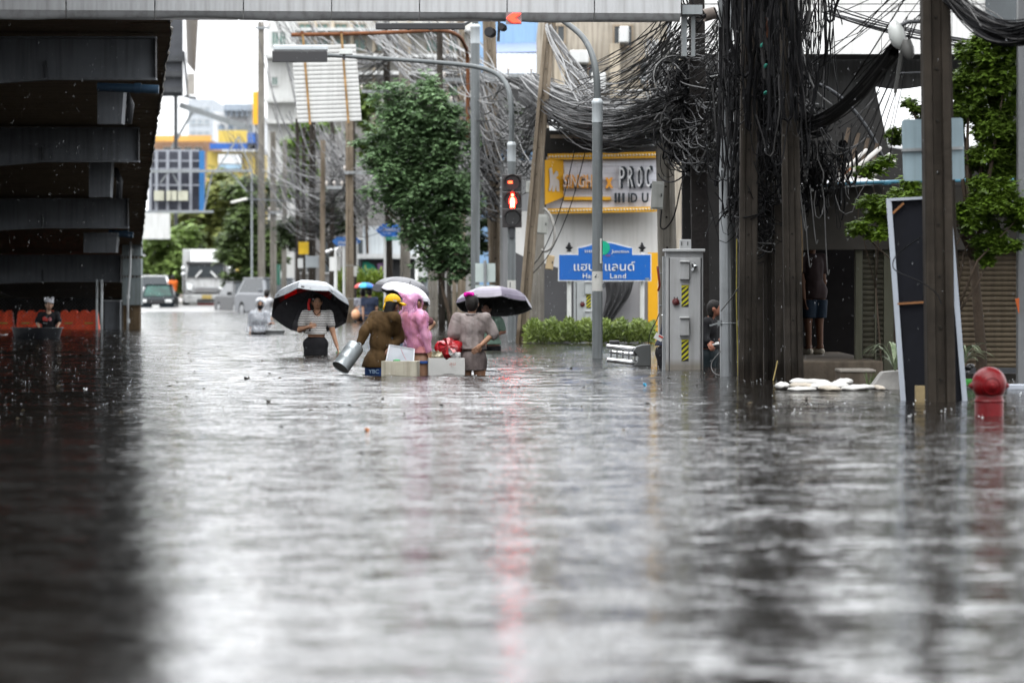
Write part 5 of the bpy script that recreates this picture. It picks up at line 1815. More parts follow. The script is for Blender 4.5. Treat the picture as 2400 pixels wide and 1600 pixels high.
# ---- things on the pavement at right -----------------------------------------------------------------------------------------
c = P(2272, 893, 46.5)
m = MB(c)
m.sheet(lambda u, v: P(2248 + 44 * u, 888 + 16 * v, 46.5) + Vector((0, 0.1 * math.sin(u * 3), 0.02 * math.sin(u * 7) * math.sin(v * 5))), 10, 5)
m.build('green_bag', mat('bag_green', (0.05, 0.32, 0.05), 0.5, var=0.2), smooth=True, solid=0.03, label='bright green plastic bag beside the hydrant', cat='bag')
c = P(2272, 918, 46.3)
m = MB(c)
m.box(c + Vector((0, 0.1, -0.2)), (0.2, 0.25, 0.5))
m.build('dark_crate', mat('crate_dark', (0.02, 0.03, 0.022), 0.5, var=0.3, scale=8), bevel=0.01, label='dark crate under the green plastic bag', cat='crate')
c = P(2385, 907, 46.2)
m = MB(c)
a, b_ = P(2356, 899, 46.2), P(2430, 913, 46.2)
m.box((a + b_) / 2, (b_.x - a.x, 0.3, a.z - b_.z))
m.build('silver_box', mat('silver', (0.42, 0.45, 0.50), 0.25, 0.6, var=0.1), bevel=0.01, label='flat silver box at the right photo edge behind the hydrant', cat='box')
c = P(2258, 868, 47)
m = MB(c)
for k in range(7):
    m.ball(P(2232 + R.uniform(0, 52), 866 + R.uniform(-9, 8), 47), (R.uniform(.03, .07), .06, R.uniform(.02, .045)), 8, M=rot(0, R.uniform(-1, 1), 0))
m.build('black_bag', mat('bag_black', (0.012, 0.012, 0.013), 0.25, var=0.2, bump=0.6), smooth=True, label='crumpled black rubbish bag behind the hydrant', cat='bag')
# sandbags
sb = mat('sandbag_white', (0.66, 0.65, 0.62), 0.65, var=0.14, scale=5, bump=0.4, bscale=14)
sb2 = mat('sandbag_soiled', (0.48, 0.43, 0.36), 0.7, var=0.25, scale=6, bump=0.4, bscale=14)
SBL = ['small white sandbag at the left end of the row', 'white sandbag lying across the back of the row', 'white sandbag with a tied end raised at the back',
       'soiled sandbag lying low at the left front', 'long white sandbag slumped along the middle', 'white sandbag half sunk at the front', 'creased cream sandbag near the front centre', 'flat white sandbag at the right front', 'soiled sandbag tail at the right end of row']
for i, (px, py, w_, h_, dz, tilt, m_) in enumerate(((1834, 904, 36, 18, 46.0, 0.0, sb), (1900, 897, 100, 20, 46.4, 0.06, sb), (1975, 897, 50, 20, 46.5, -0.15, sb), (1880, 905, 62, 18, 46.0, 0.05, sb2),
                                                   (1935, 905, 110, 18, 46.0, -0.05, sb), (1880, 912, 70, 12, 45.6, 0, sb), (1945, 911, 55, 14, 45.6, 0.05, sb2), (2010, 909, 82, 16, 45.8, -0.06, sb), (2056, 909, 40, 14, 45.9, 0.12, sb2))):
    c = P(px, py, dz)
    m = MB(c)
    a_ = w_ * dz / F / 2
    b2_ = h_ * dz / F / 2
    vs, fs = [], []
    n_, k_ = 14, 12
    ph = R.uniform(0, 6)
    for ii in range(n_ + 1):
        t_ = -1 + 2 * ii / n_
        e = (1 - abs(t_) ** 3.2) ** 0.5 if abs(t_) < 1 else 0
        e = max(e, 0.12)
        for jj in range(k_):
            an = 2 * pi * jj / k_
            wob = 1 + 0.10 * math.sin(3 * an + ph + 4 * t_) + 0.06 * math.sin(9 * t_ + ph)
            vs.append(c + rot(0, tilt, 0) @ Vector((t_ * a_, math.cos(an) * 0.14 * e * wob, (math.sin(an) * b2_ * e * wob) * (1 if math.sin(an) > 0 else 0.8))))
    for ii in range(n_):
        for jj in range(k_):
            fs.append((ii * k_ + jj, (ii + 1) * k_ + jj, (ii + 1) * k_ + (jj + 1) % k_, ii * k_ + (jj + 1) % k_))
    fs += [tuple(range(k_)), tuple(n_ * k_ + q for q in range(k_ - 1, -1, -1))]
    m.add(vs, fs)
    m.build('sandbag', m_, smooth=True, label=SBL[i], cat='sandbag', group='sandbags heaped in front of the doorstep')
# planter box with white wrap
c = P(2075, 890, 46.6)
m = MB(c)
m.prism([P(2040, 912, 46.6), P(2070, 872, 46.6), P(2112, 868, 46.6), P(2112, 915, 46.6)], (0, 0.4, 0))
m.build('planter', mat('planter_pale', (0.34, 0.33, 0.31), 0.6, var=0.25, scale=5), bevel=0.01, label='pale planter box left of the leaning black board', cat='planter')
# toppled chrome lamp unit by lamp post 4
d = D(857)
c = P(1470, 850, d); c.z = 0
T = thing('toppled_fixture', 'chrome strip fixture with a dark end toppled in the water', 'fixture', c)
chrome = mat('chrome_strip', (0.62, 0.63, 0.64), 0.14, 0.95, var=0.12, scale=6)
for (x0, y0, x1, y1, r_, q) in ((1423, 811, 1493, 818, 5.5, 0.15), (1430, 824, 1490, 830, 4.5, 0.1), (1424, 843, 1490, 850, 6.0, 0.0)):
    m = MB(c)
    m.tube([P(x0 - 2, y0, d + q), P(x0, y0, d + q), P(x1, y1, d + q), P(x1 + 3, y1, d + q)], [r_ * d / F * 0.7, r_ * d / F, r_ * d / F * 1.1, r_ * d / F], 14)
    m.build('chrome_tube', chrome, T, smooth=True)
m = MB(c)
for k in range(5):
    x_ = 1432 + k * 14
    m.bar(P(x_, 820 + k * 1.2, d + 0.08), P(x_, 842 + k * 1.2, d + 0.05), 0.02, 0.015)
m.build('black_clip', black_plastic, T)
m = MB(c)
m.prism([P(x_, y_, d - 0.05) for x_, y_ in ((1484, 822), (1492, 812), (1505, 808), (1525, 806), (1526, 858), (1482, 858), (1495, 846), (1497, 836))], (0, 0.35, 0))
m.build('end_cover', mat('end_cover_grey', (0.075, 0.08, 0.08), 0.45, var=0.15), T, bevel=0.012)
m = MB(c)
m.box(P(1440, 802, d + 0.2), (0.14, 0.1, 0.05))
m.build('top_foot', black_plastic, T, bevel=0.01)
m = MB(c)
m.tube(curve_pts([P(1520, 808, d), P(1524, 780, d), P(1538, 752, d + 0.2), P(1545, 735, d + 0.4)]), 0.007, 5)
m.build('lead', cable_black, T)
# placard hanging from the cabinet
c = P(1544, 790, D(866) - 0.1)
m = MB(c)
mm = rot(0, 0.5, 0)
m.box(c, (0.115, 0.008, 0.08), M=mm)
T = m.build('placard', white_paint, label='small white placard with a red stripe tied to the cabinet', cat='placard')
m = MB(c)
m.box(c + mm @ Vector((0.02, -0.006, 0.018)), (0.06, 0.004, 0.025), M=mm)
m.build('red_stripe', mat('placard_red', (0.5, 0.05, 0.03), 0.5), T)

# ================================================================== CABLES
def sag(A, B, s_, n=14, wob=0.0):
    pts = []
    ph, ph2 = R.uniform(0, 6.3), R.uniform(0, 6.3)
    for i in range(n + 1):
        t_ = i / n
        p = A.lerp(B, t_)
        e = 4 * t_ * (1 - t_)
        p = p + Vector((wob * e * math.sin(3.1 * t_ * 2 + ph), wob * e * math.sin(5 * t_ + ph2), -s_ * e + wob * e * 0.6 * math.sin(7 * t_ + ph)))
        pts.append(p)
    return pts


def jit(p, a, b_, c):
    return p + Vector((R.uniform(-a, a), R.uniform(-b_, b_), R.uniform(-c, c)))


def bundle(name, label, A, B, n, s0, s1, r_, mats, ja, jb, wob=0.08, seg=14, kind='stuff', cat='cables'):
    """n cables drooping between A and B as one tangled mass"""
    o = A.lerp(B, 0.5)
    m = MB(o)
    for i in range(n):
        m.mi = R.randrange(len(mats))
        m.tube(sag(jit(A, *ja), jit(B, *jb), R.uniform(s0, s1), seg, 0.45 * wob * R.uniform(0.3, 1.6)), r_ * R.uniform(0.7, 1.35), 3, False)
    return m.build(name, mats, label=label, cat=cat, kind=kind)


def single(label, group, ctrl, r_, m_, n=8, name='cable', sides=5):
    pts = curve_pts(ctrl, n)
    o = pts[len(pts) // 2]
    m = MB(o)
    m.tube(pts, r_, sides, True)
    return m.build(name, m_, smooth=True, label=label, cat='cable', group=group)


GY = [cable_grey, cable_pale, cable_grey, cable_black]
BK = [cable_black] * 7 + [cable_grey]
PL = [cable_pale, cable_grey, cable_pale]

# long sagging mass from the tall tan pole across the lamp post to the black pole
bundle('cable_tangle', 'pale sagging cables fanning from the crossbar to the right', P(1245, 180, 88), P(1650, 235, 62), 110, 0.15, 0.95, 0.010, PL + GY, (0.15, 0.5, 0.06), (0.5, 1.0, 0.30), 0.12)
bundle('cable_tangle', 'dense grey cable mass hanging above the yellow framed sign', P(1250, 200, 86), P(1600, 265, 64), 130, 0.25, 0.75, 0.010, GY, (0.3, 1.0, 0.25), (0.5, 1.5, 0.25), 0.16)
bundle('cable_tangle', 'pale cables spraying down from the leaning pole top', P(1285, 62, 80), P(1395, 225, 74), 34, -0.1, 0.25, 0.010, PL, (0.06, 0.2, 0.06), (0.35, 0.6, 0.18), 0.08)
bundle('cable_tangle', 'oblique grey wires rising towards the footbridge end', P(1430, 205, 70), P(1600, 70, 62), 60, 0.0, 0.4, 0.008, GY, (0.7, 1.5, 0.35), (0.3, 1.0, 0.30), 0.10)
bundle('cable_tangle', 'dark wires crossing between leaning pole and pale pole', P(1275, 260, 84), P(1560, 290, 71), 70, 0.0, 0.35, 0.010, GY + BK, (0.2, 0.6, 0.25), (0.25, 0.6, 0.35), 0.15)
bundle('cable_tangle', 'white looped cables hanging from the pale pole bracket', P(1530, 95, 69), P(1580, 300, 66), 16, -0.05, 0.15, 0.012, PL, (0.1, 0.1, 0.03), (0.3, 0.3, 0.3), 0.2)
bundle('cable_tangle', 'black snarl of wire wrapped round the pale pole top', P(1560, 150, 68.8), P(1650, 330, 62), 90, 0.0, 0.6, 0.011, BK + GY, (0.35, 0.5, 0.45), (0.3, 0.5, 0.7), 0.25)
bundle('cable_tangle', 'dark drooping loops between pale pole and steel post', P(1590, 230, 66), P(1690, 260, 54), 60, 0.1, 0.8, 0.009, BK + GY, (0.3, 0.5, 0.5), (0.15, 0.5, 0.5), 0.2)
# left half of the sky
bundle('cable_tangle', 'pale overhead cables crossing above the round tree', P(850, 30, 120), P(1090, 170, 104), 34, 0.2, 1.2, 0.013, PL + GY, (0.7, 2, 0.4), (0.5, 2, 0.35), 0.25)
bundle('cable_tangle', 'loose pale overhead cables looping behind slatted sign', P(690, 40, 150), P(905, 150, 126), 26, 0.3, 1.6, 0.015, PL + GY, (0.9, 2, 0.5), (0.5, 2, 0.4), 0.3)
bundle('cable_tangle', 'grey cable cloud between the double tan pole and tree', P(770, 330, 134), P(900, 470, 122), 110, 0.0, 1.1, 0.008, GY + PL, (0.5, 2, 0.8), (0.7, 2, 0.9), 0.3)
bundle('cable_tangle', 'grey cable cloud hanging left of the double tan pole', P(660, 380, 152), P(815, 450, 126), 80, 0.0, 1.6, 0.009, GY, (0.6, 2, 0.8), (0.3, 1, 0.8), 0.35)
bundle('cable_tangle', 'thin wires running over the silver car and far trees', P(570, 330, 175), P(770, 500, 138), 26, 0.4, 2.0, 0.010, GY + BK, (0.9, 3, 1.2), (0.4, 1, 0.9), 0.3)
bundle('cable_tangle', 'black and grey snarl on the tall tan pole', P(1085, 290, 105), P(1165, 420, 101), 140, -0.2, 0.8, 0.011, GY + BK, (0.4, 1, 0.8), (0.35, 1, 1.1), 0.3)
bundle('cable_tangle', 'grey cables linking the tall tan pole and leaning pole', P(1150, 250, 102), P(1255, 330, 84), 90, 0.0, 0.9, 0.010, GY, (0.3, 1, 0.8), (0.2, 1, 0.8), 0.25)
bundle('cable_tangle', 'pale cables dropping from the crossbar beside the round tree', P(1060, 320, 102), P(1130, 440, 98), 50, -0.2, 0.5, 0.012, PL + GY, (0.3, 0.6, 0.3), (0.4, 0.6, 0.6), 0.25)
bundle('cable_tangle', 'cables leaving the tall tan pole for the footbridge', P(1040, 60, 110), P(1190, 230, 92), 30, 0.0, 0.9, 0.012, GY, (0.8, 2, 0.3), (0.4, 2, 0.5), 0.25)

# right cluster: black cables draped down the poles
def curtain(label, x0, x1, ytop, ymin, ymax, d, n, mats, r_=0.008, spread=0.35, drift=14):
    o = P((x0 + x1) / 2, (ytop + ymax) / 2, d)
    m = MB(o)
    for i in range(n):
        m.mi = R.randrange(len(mats))
        xa = R.uniform(x0, x1)
        ya = ytop if R.random() < 0.6 else R.uniform(ytop, ymin)
        ye = ya + (R.uniform(ymin, ymax) - ya) * R.uniform(0.55, 1.0)
        dd = d + R.uniform(-spread, spread)
        k = 12
        ph, am = R.uniform(0, 6.3), R.uniform(1, drift * 0.7)
        f1, f2, a2 = R.uniform(0.2, 0.5), R.uniform(0.8, 1.4), R.uniform(0, drift * 0.22)
        dx = R.uniform(-drift, drift) * 2.2
        pts = [P(xa + dx * (t_ / k) ** 1.4 + am * math.sin(ph + t_ * f1) + a2 * math.sin(2 * ph + t_ * f2), ya + (ye - ya) * t_ / k, dd + 0.06 * math.sin(t_ * 0.7 + ph)) for t_ in range(k + 1)]
        q = R.random()
        if q < 0.5:      # loop back up at the bottom
            e = pts[-1]
            w_ = R.uniform(0.03, 0.20) * (1 if R.random() < .5 else -1)
            pts += [e + Vector((w_ * 0.35, 0, -0.05)), e + Vector((w_ * 0.8, 0, -0.02)), e + Vector((w_, 0, 0.12)), e + Vector((w_ * R.uniform(0.8, 2), 0, R.uniform(0.25, 0.7)))]
        big = R.random()
        m.tube(pts, r_ * (R.uniform(0.5, 1.7) if big < 0.86 else R.uniform(2.2, 3.6)), 4 if big >= 0.86 else 3, False)
    return m.build('cable_curtain', mats, label=label, cat='cables', kind='stuff')


curtain('black cables hanging down the shiny steel post', 1690, 1735, -150, 200, 520, 52.0, 46, BK, drift=9)
curtain('black cables massed over the wide brown pole', 1728, 1800, -150, 230, 540, 50.9, 60, BK + [cable_black] * 3, drift=18)
curtain('black cables massed over the middle of the pole cluster', 1790, 1862, -150, 260, 470, 50.0, 60, BK + [cable_black] * 3, drift=18)
curtain('black cables hanging right of the pole cluster', 1856, 1950, -150, 60, 400, 51.0, 44, BK, drift=12, r_=0.0065)
curtain('short black cable ends dangling above the dark doorway', 1870, 1985, 330, 420, 540, 50.4, 60, BK + GY, drift=20, r_=0.0065)
curtain('grey cable loops knotted low on the brown pole', 1720, 1790, 400, 500, 600, 51.2, 60, GY + BK, drift=26, r_=0.0065)
curtain('thick black trunk of cable lashed to the pole cluster', 1745, 1850, -150, 330, 420, 51.2, 50, [cable_black], drift=8, r_=0.016)
curtain('black cables dangling before the wide brown pole', 1728, 1800, -150, 200, 470, 49.75, 34, BK, drift=16, r_=0.007, spread=0.12)
curtain('black cables dangling before the pole at the cluster right end', 1815, 1885, -150, 160, 440, 48.95, 46, BK, drift=16, r_=0.007, spread=0.12)
# knotted blob with thick bundle rising to the lamp
def knot(label, c, rad, n, mats, r_=0.007):
    m = MB(c)
    for i in range(n):
        m.mi = R.randrange(len(mats))
        a = Vector((R.gauss(0, 1), R.gauss(0, 1), R.gauss(0, 1))).normalized()
        u, v = frame(a)
        rr = R.uniform(0.4, 1.0)
        off = Vector((R.gauss(0, .35), R.gauss(0, .35), R.gauss(0, .35)))
        k0, k1 = R.uniform(0, 6.3), R.uniform(2, 6.3)
        pts = []
        for q in range(13):
            t_ = k0 + k1 * q / 12
            p = (u * math.cos(t_) + v * math.sin(t_)) * rr + off
            pts.append(c + Vector((p.x * rad[0], p.y * rad[1], p.z * rad[2])))
        m.tube(pts, r_ * R.uniform(0.7, 1.5), 3, False)
    return m.build('cable_knot', mats, label=label, cat='cables', kind='stuff')


knot('knot of black wire where the thick bundle meets the pole cluster', P(1900, 285, 50.2), (0.22, 0.15, 0.16), 90, BK + GY)
knot('ball of grey wire coiled below the steel post top', P(1775, 545, 50.6), (0.20, 0.12, 0.22), 60, GY + BK, 0.006)
knot('snarl of black wire on the pale pole', P(1625, 195, 62.5), (0.42, 0.3, 0.38), 130, BK + GY, 0.009)
knot('snarl of dark wire below the sagging mass', P(1610, 330, 62.5), (0.35, 0.3, 0.40), 100, BK + GY, 0.009)
for kx, ky, kr, kn in ((1740, 180, .20, 50), (1800, 250, .24, 70), (1850, 330, .22, 60), (1790, 400, .26, 70), (1860, 420, .22, 50), (1760, 480, .2, 40), (1925, 400, .18, 40), (1880, 180, .18, 40), (1830, 120, .2, 40)):
    knot('snarl of black wire caught in the pole cluster', P(kx, ky, 50.4), (kr, 0.2, kr * 1.3), kn // 2, BK + [cable_black, cable_black])['group'] = 'snarls of wire in the pole cluster'
bundle('thick_bundle', 'thick strapped bundle of black cable rising to the bowl lamp', P(1895, 290, 50.2), P(2095, 118, 41.9), 110, 0.10, 0.20, 0.010, BK + [cable_grey], (0.05, 0.06, 0.07), (0.05, 0.06, 0.06), 0.05, 18)
bundle('cable_tangle', 'pale broken strands above the cable knot', P(1800, 120, 50), P(1895, 275, 50.1), 34, -0.05, 0.22, 0.007, GY + PL, (0.06, 0.2, 0.06), (0.1, 0.2, 0.06), 0.09)
bundle('cable_tangle', 'grey cables swooping between the pole cluster and its top', P(1810, 110, 49.8), P(1900, 25, 49.5), 16, 0.18, 0.34, 0.007, GY, (0.02, 0.1, 0.02), (0.05, 0.1, 0.03), 0.03)
bundle('thick_bundle', 'thick strapped bundle of black cable above the tree at right', P(2230, -10, 41.2), P(2470, 48, 39.5), 110, 0.16, 0.32, 0.008, BK + [cable_grey], (0.10, 0.06, 0.05), (0.06, 0.06, 0.10), 0.04, 18)
bundle('cable_tangle', 'pale wires fanning above the thick right pole', P(2205, -60, 41.1), P(2330, 60, 40.6), 18, 0.0, 0.1, 0.0055, GY + PL, (0.08, 0.1, 0.05), (0.15, 0.1, 0.05), 0.03)
bundle('cable_tangle', 'straight black wires climbing from doorway to thick right pole', P(1930, 160, 50), P(2165, -40, 41.5), 9, 0.0, 0.08, 0.0065, [cable_black], (0.4, 0.3, 0.5), (0.1, 0.1, 0.2), 0.02)
bundle('cable_tangle', 'thin black wires dropping from the lamp to the lean to roof', P(2135, 60, 41.6), P(2030, 330, 46), 9, 0.0, 0.08, 0.0055, [cable_black], (0.12, 0.1, 0.1), (0.3, 0.5, 0.3), 0.03)
bundle('cable_tangle', 'parallel black wires crossing the white clad storey', P(1935, 22, 60), P(2330, 112, 50), 9, 0.02, 0.10, 0.009, [cable_black], (0.05, 0.3, 0.09), (0.05, 0.3, 0.06), 0.01)
bundle('cable_tangle', 'grey wires crossing left of the steel post top', P(1600, 130, 64), P(1700, 60, 53), 36, 0.0, 0.3, 0.006, GY, (0.15, 0.3, 0.35), (0.05, 0.2, 0.35), 0.08)

# single cables one can follow by eye
G1 = 'black cables looping from the pipe mouth'
for i, (xa, ya, mx, my) in enumerate(((1602, 5, 1625, 38), (1606, -10, 1632, 52), (1598, 12, 1622, 66), (1612, -20, 1640, 34))):
    single(('lower middle black cable looping into the pipe mouth on steel post', 'deep sagging black cable looping into the pipe mouth on steel post', 'lowest black cable looping into the pipe mouth on steel post', 'highest black cable looping into the pipe mouth on steel post')[i], G1, [P(xa, ya - 30, 52.4), P(xa, ya, 52.4), P(mx, my, 52.3), P(1655, 40 - i * 2, 52.5), P(1674, 30, 52.8)], 0.011, cable_black)
single('pale thick cable sweeping down beside the cable knot', None, [P(1868, -20, 49.6), P(1872, 60, 49.5), P(1888, 150, 49.4), P(1912, 212, 49.3), P(1950, 246, 49.2)], 0.010, cable_pale)
for k, (a, b_, c_, l) in enumerate((((1920, 292), (1955, 340), (2030, 325), 'upper grey cable sagging from the knot to the roof'), ((1918, 296), (1950, 358), (2035, 318), 'lower grey cable sagging from the knot to the roof'), ((1965, 300), (2010, 270), (2062, 215), 'grey cable sweeping up under the thick bundle'))):
    single(l, None, [P(*a, 49.8), P(*b_, 49.9), P((b_[0] + c_[0]) / 2, (b_[1] + c_[1]) / 2 + (14 if k < 2 else 2), 50.2), P(*c_, 50.6)], 0.008, cable_grey)
single('thin black cable curling across the leaning black board', None, [P(2158, 556, 41.0), P(2110, 590, 41.5), P(2093, 615, 41.4), P(2102, 636, 41.2), P(2160, 662, 40.9), P(2195, 688, 40.9), P(2206, 712, 40.9)], 0.006, cable_black)
single('white cable running slantwise in front of the steel post', None, [P(1776, 592, 50.2), P(1750, 640, 50.6), P(1720, 690, 51.2), P(1690, 728, 51.8)], 0.007, cable_pale)
single('pale cable loop lying at the foot of steel post', None, [P(1690, 822, 52.2), P(1668, 850, 52.2), P(1672, 872, 52.1), P(1688, 880, 52.0)], 0.006, cable_pale)
single('pale cable loop right of the steel post foot', None, [P(1730, 822, 52.1), P(1745, 840, 52.1), P(1746, 858, 52.1), P(1732, 878, 52.0)], 0.006, cable_grey)
single('leaning yellow bamboo stick at the foot of pole cluster', None, [P(1812, 892, 49.8), P(1817, 870, 49.9), P(1822, 846, 50.0)], 0.008, mat('bamboo', (0.36, 0.28, 0.11), 0.6), name='stick')
single('brown rope hanging down the pole cluster right edge', None, [P(1868, 380, 49.9), P(1874, 480, 49.8), P(1880, 560, 49.8), P(1880, 640, 49.8)], 0.008, mat('rope_brown', (0.2, 0.14, 0.08), 0.9))
G2 = 'pale cable ends hanging in front of the doorway'
for k, (x_, y0, y1) in enumerate(((1880, 490, 540), (1905, 500, 570), (1932, 480, 640), (1890, 540, 625), (1874, 560, 600))):
    single(('short pale cable end hanging in front of the doorway', 'pale cable end hanging between the short and the longest ones', 'longest pale cable end hanging before the dark doorway', 'low pale cable end hanging against the doorway person', 'pale cable end hanging tight against the pole cluster')[k], G2, [P(x_ - 6, y0 - 60, 50.2), P(x_, y0, 50.1), P(x_ + 3, (y0 + y1) / 2, 50.1), P(x_ + 8, y1, 50.1), P(x_ + 12, y1 - 8, 50.1)], 0.0065, cable_pale)
G3 = 'overhead cables crossing the sky between far poles'
for k in range(12):
    xa, ya, xb_, yb_ = R.uniform(600, 690), R.uniform(60, 330), R.uniform(730, 830), R.uniform(300, 480)
    A, B = P(xa, ya, 165), P(xb_, yb_, 128)
    single('dark overhead cable drooping between the far poles', G3, sag(A, B, R.uniform(0.3, 1.4), 5), 0.018, cable_black if k % 3 else cable_grey, n=4)
G4 = 'black service wires crossing the shop sign'
for k, (xa, xb_) in enumerate(((1352, 1272), (1378, 1290))):
    single(('black service wire slanting over the orange letters of shop sign', 'black service wire slanting just left of numbered lamp post')[k], G4, [P(xa, 330, 80), P((xa + xb_) / 2 + 4, 480, 80.5), P(xb_, 590, 81), P(xb_ - 40, 640, 82)], 0.009, cable_black)
single('thick grey hose looping beside the leaning pole meter box', None, [P(1276, 488, 83.2), P(1292, 510, 83.1), P(1300, 545, 83.0), P(1296, 575, 83.0), P(1282, 588, 83.1), P(1270, 586, 83.2)], 0.030, mat('hose_grey', (0.30, 0.29, 0.27), 0.6, var=0.15))
single('red brown rope hanging beside the pale pole', None, [P(1541, 625, 69.2), P(1544, 650, 69.1), P(1546, 668, 69.1), P(1542, 682, 69.1)], 0.018, mat('rope_red', (0.18, 0.03, 0.02), 0.9))
single('thick black cable beside the pale pole', None, [P(1551, 492, 69.0), P(1548, 530, 68.9), P(1560, 535, 68.9), P(1580, 505, 68.8), P(1595, 440, 68.8)], 0.012, cable_black)
for k, (x_, y_) in enumerate(((1786, 106), (1794, 155), (1794, 218))):
    c = P(x_, y_, 49.6)
    m = MB(c)
    m.ball(c, (0.022, 0.02, 0.035), 6, M=rot(0.4 * k, 0.5, 0))
    m.build('cable_tag', mat('tag_teal', (0.02, 0.20, 0.15), 0.5), label=('topmost small teal tag on the black cable cluster', 'middle small teal tag on the black cable cluster', 'lowest small teal tag on the black cable cluster')[k], cat='tag', group='teal tags on the black cables')

# ================================================================== PLANTS
def leaf_mat(name, col, col2, isl=0.45):
    return mat(name, col, 0.5, var=0.3, scale=0.9, col2=col2, island=isl, spec=0.35, transl=0.3)


def foliage(mb, lobes, n, size, d, flat=0.5, droop=0.3):
    """leaf sprays in clumps scattered through the lobes: (px, py, rx, ry, depth radius m)"""
    s_ = d / F
    clumps = []
    for l in lobes:
        k = max(6, int(l[2] * l[3] / 130))
        for _ in range(k):
            v = Vector((R.gauss(0, 1), R.gauss(0, 1), R.gauss(0, 1))).normalized() * R.uniform(0.35, 1.08)
            c = P(l[0], l[1], d) + Vector((v.x * l[2] * s_, v.y * l[4], v.z * l[3] * s_))
            r_ = (l[2] + l[3]) / 2 * s_ * R.uniform(0.16, 0.40)
            clumps.append((c, r_))
    wts = [c[1] ** 2 for c in clumps]
    for i in range(n):
        c0, r_ = R.choices(clumps, wts)[0]
        q = Vector((R.gauss(0, 0.5), R.gauss(0, 0.5), R.gauss(0, 0.46)))
        c = c0 + q * r_
        az = R.uniform(0, 2 * pi) if q.length < 0.2 else math.atan2(q.y, q.x) + R.gauss(0, 0.6)
        for k in range(3):
            a = az + (k - 1) * 0.8
            L = size * R.uniform(0.7, 1.4)
            dr = Vector((math.cos(a), math.sin(a), -droop + R.uniform(-flat, flat))).normalized()
            sd = dr.cross(Vector((R.uniform(-.4, .4), R.uniform(-.4, .4), 1))).normalized() * L * 0.26
            up = Vector((0, 0, 0.08 * L))
            mb.add([c, c + dr * L * 0.5 + sd - up, c + dr * L, c + dr * L * 0.5 - sd - up], [(0, 1, 2), (0, 2, 3)])


def tree(label, d, xb, lobes, n, size, lm, trunk_px=12, bark=None, ybase=None, limbs=6, flat=0.5, name='tree'):
    base = P(xb, 760, d)
    base.z = GROUND
    T = thing(name, label, 'tree', Vector((base.x, d, 0)))
    o = Vector((base.x, d, 0))
    m = MB(o)
    s_ = d / F
    tops = sorted(lobes, key=lambda l: l[1])
    ctr = P(sum(l[0] for l in lobes) / len(lobes), sum(l[1] for l in lobes) / len(lobes), d)
    fork = base.lerp(ctr, 0.55)
    m.tube([base, base.lerp(fork, 0.5) + Vector((0.05, 0.03, 0)), fork], [trunk_px * s_ / 2 * 1.2, trunk_px * s_ / 2, trunk_px * s_ / 2 * 0.8], 10)
    for l in R.sample(lobes, min(limbs, len(lobes))):
        e = P(l[0], l[1], d) + Vector((R.uniform(-.2, .2) * l[2] * s_, R.uniform(-.5, .5) * l[4], 0))
        mid = fork.lerp(e, 0.5) + Vector((R.uniform(-.15, .15), R.uniform(-.15, .15), R.uniform(0, .2)))
        m.tube([fork, mid, e], [trunk_px * s_ * 0.3, trunk_px * s_ * 0.2, trunk_px * s_ * 0.07], 6)
    m.build('trunk', bark or mat('bark', (0.07, 0.052, 0.038), 0.9, var=0.35, scale=5, bump=0.6), T, smooth=True)
    m = MB(o)
    foliage(m, lobes, n, size, d, flat)
    m.build('crown', lm, T, kind='stuff')
    return T


green_dk = leaf_mat('leaf_dark_green', (0.085, 0.165, 0.07), (0.22, 0.36, 0.16))
green_md = leaf_mat('leaf_mid_green', (0.05, 0.085, 0.022), (0.11, 0.17, 0.04))
green_yl = leaf_mat('leaf_yellow_green', (0.12, 0.16, 0.03), (0.26, 0.30, 0.06))
green_br = leaf_mat('leaf_bright_green', (0.08, 0.17, 0.012), (0.21, 0.36, 0.03))
green_rt = leaf_mat('leaf_right_tree', (0.045, 0.085, 0.012), (0.17, 0.28, 0.03))

# the big round tree in the middle
lob = [(900, 230, 40, 40, .5), (960, 260, 70, 60, .8), (1025, 225, 45, 45, .6), (1060, 300, 50, 60, .7), (900, 300, 45, 55, .6), (980, 340, 90, 70, 1.0), (1060, 400, 55, 80, .8), (940, 430, 75, 70, .9),
       (1020, 470, 70, 80, .9), (910, 400, 55, 60, .7), (960, 520, 45, 45, .6), (1060, 530, 50, 70, .7), (1010, 570, 45, 45, .6), (1075, 590, 40, 50, .5), (870, 370, 30, 35, .4), (1000, 190, 24, 28, .3), (1045, 610, 44, 40, .5), (1000, 600, 40, 40, .5), (1085, 630, 36, 36, .5), (1060, 650, 36, 26, .4), (975, 555, 36, 36, .5), (1100, 470, 24, 60, .5), (842, 335, 26, 18, .4), (866, 452, 30, 18, .4), (925, 205, 30, 22, .4), (1108, 345, 22, 26, .4), (890, 490, 26, 18, .4), (948, 560, 30, 22, .4), (1010, 640, 30, 20, .4)]
tree('big round dark green tree in front of the cable row', 97.5, 1070, lob, 16000, 0.125, green_dk, 9)
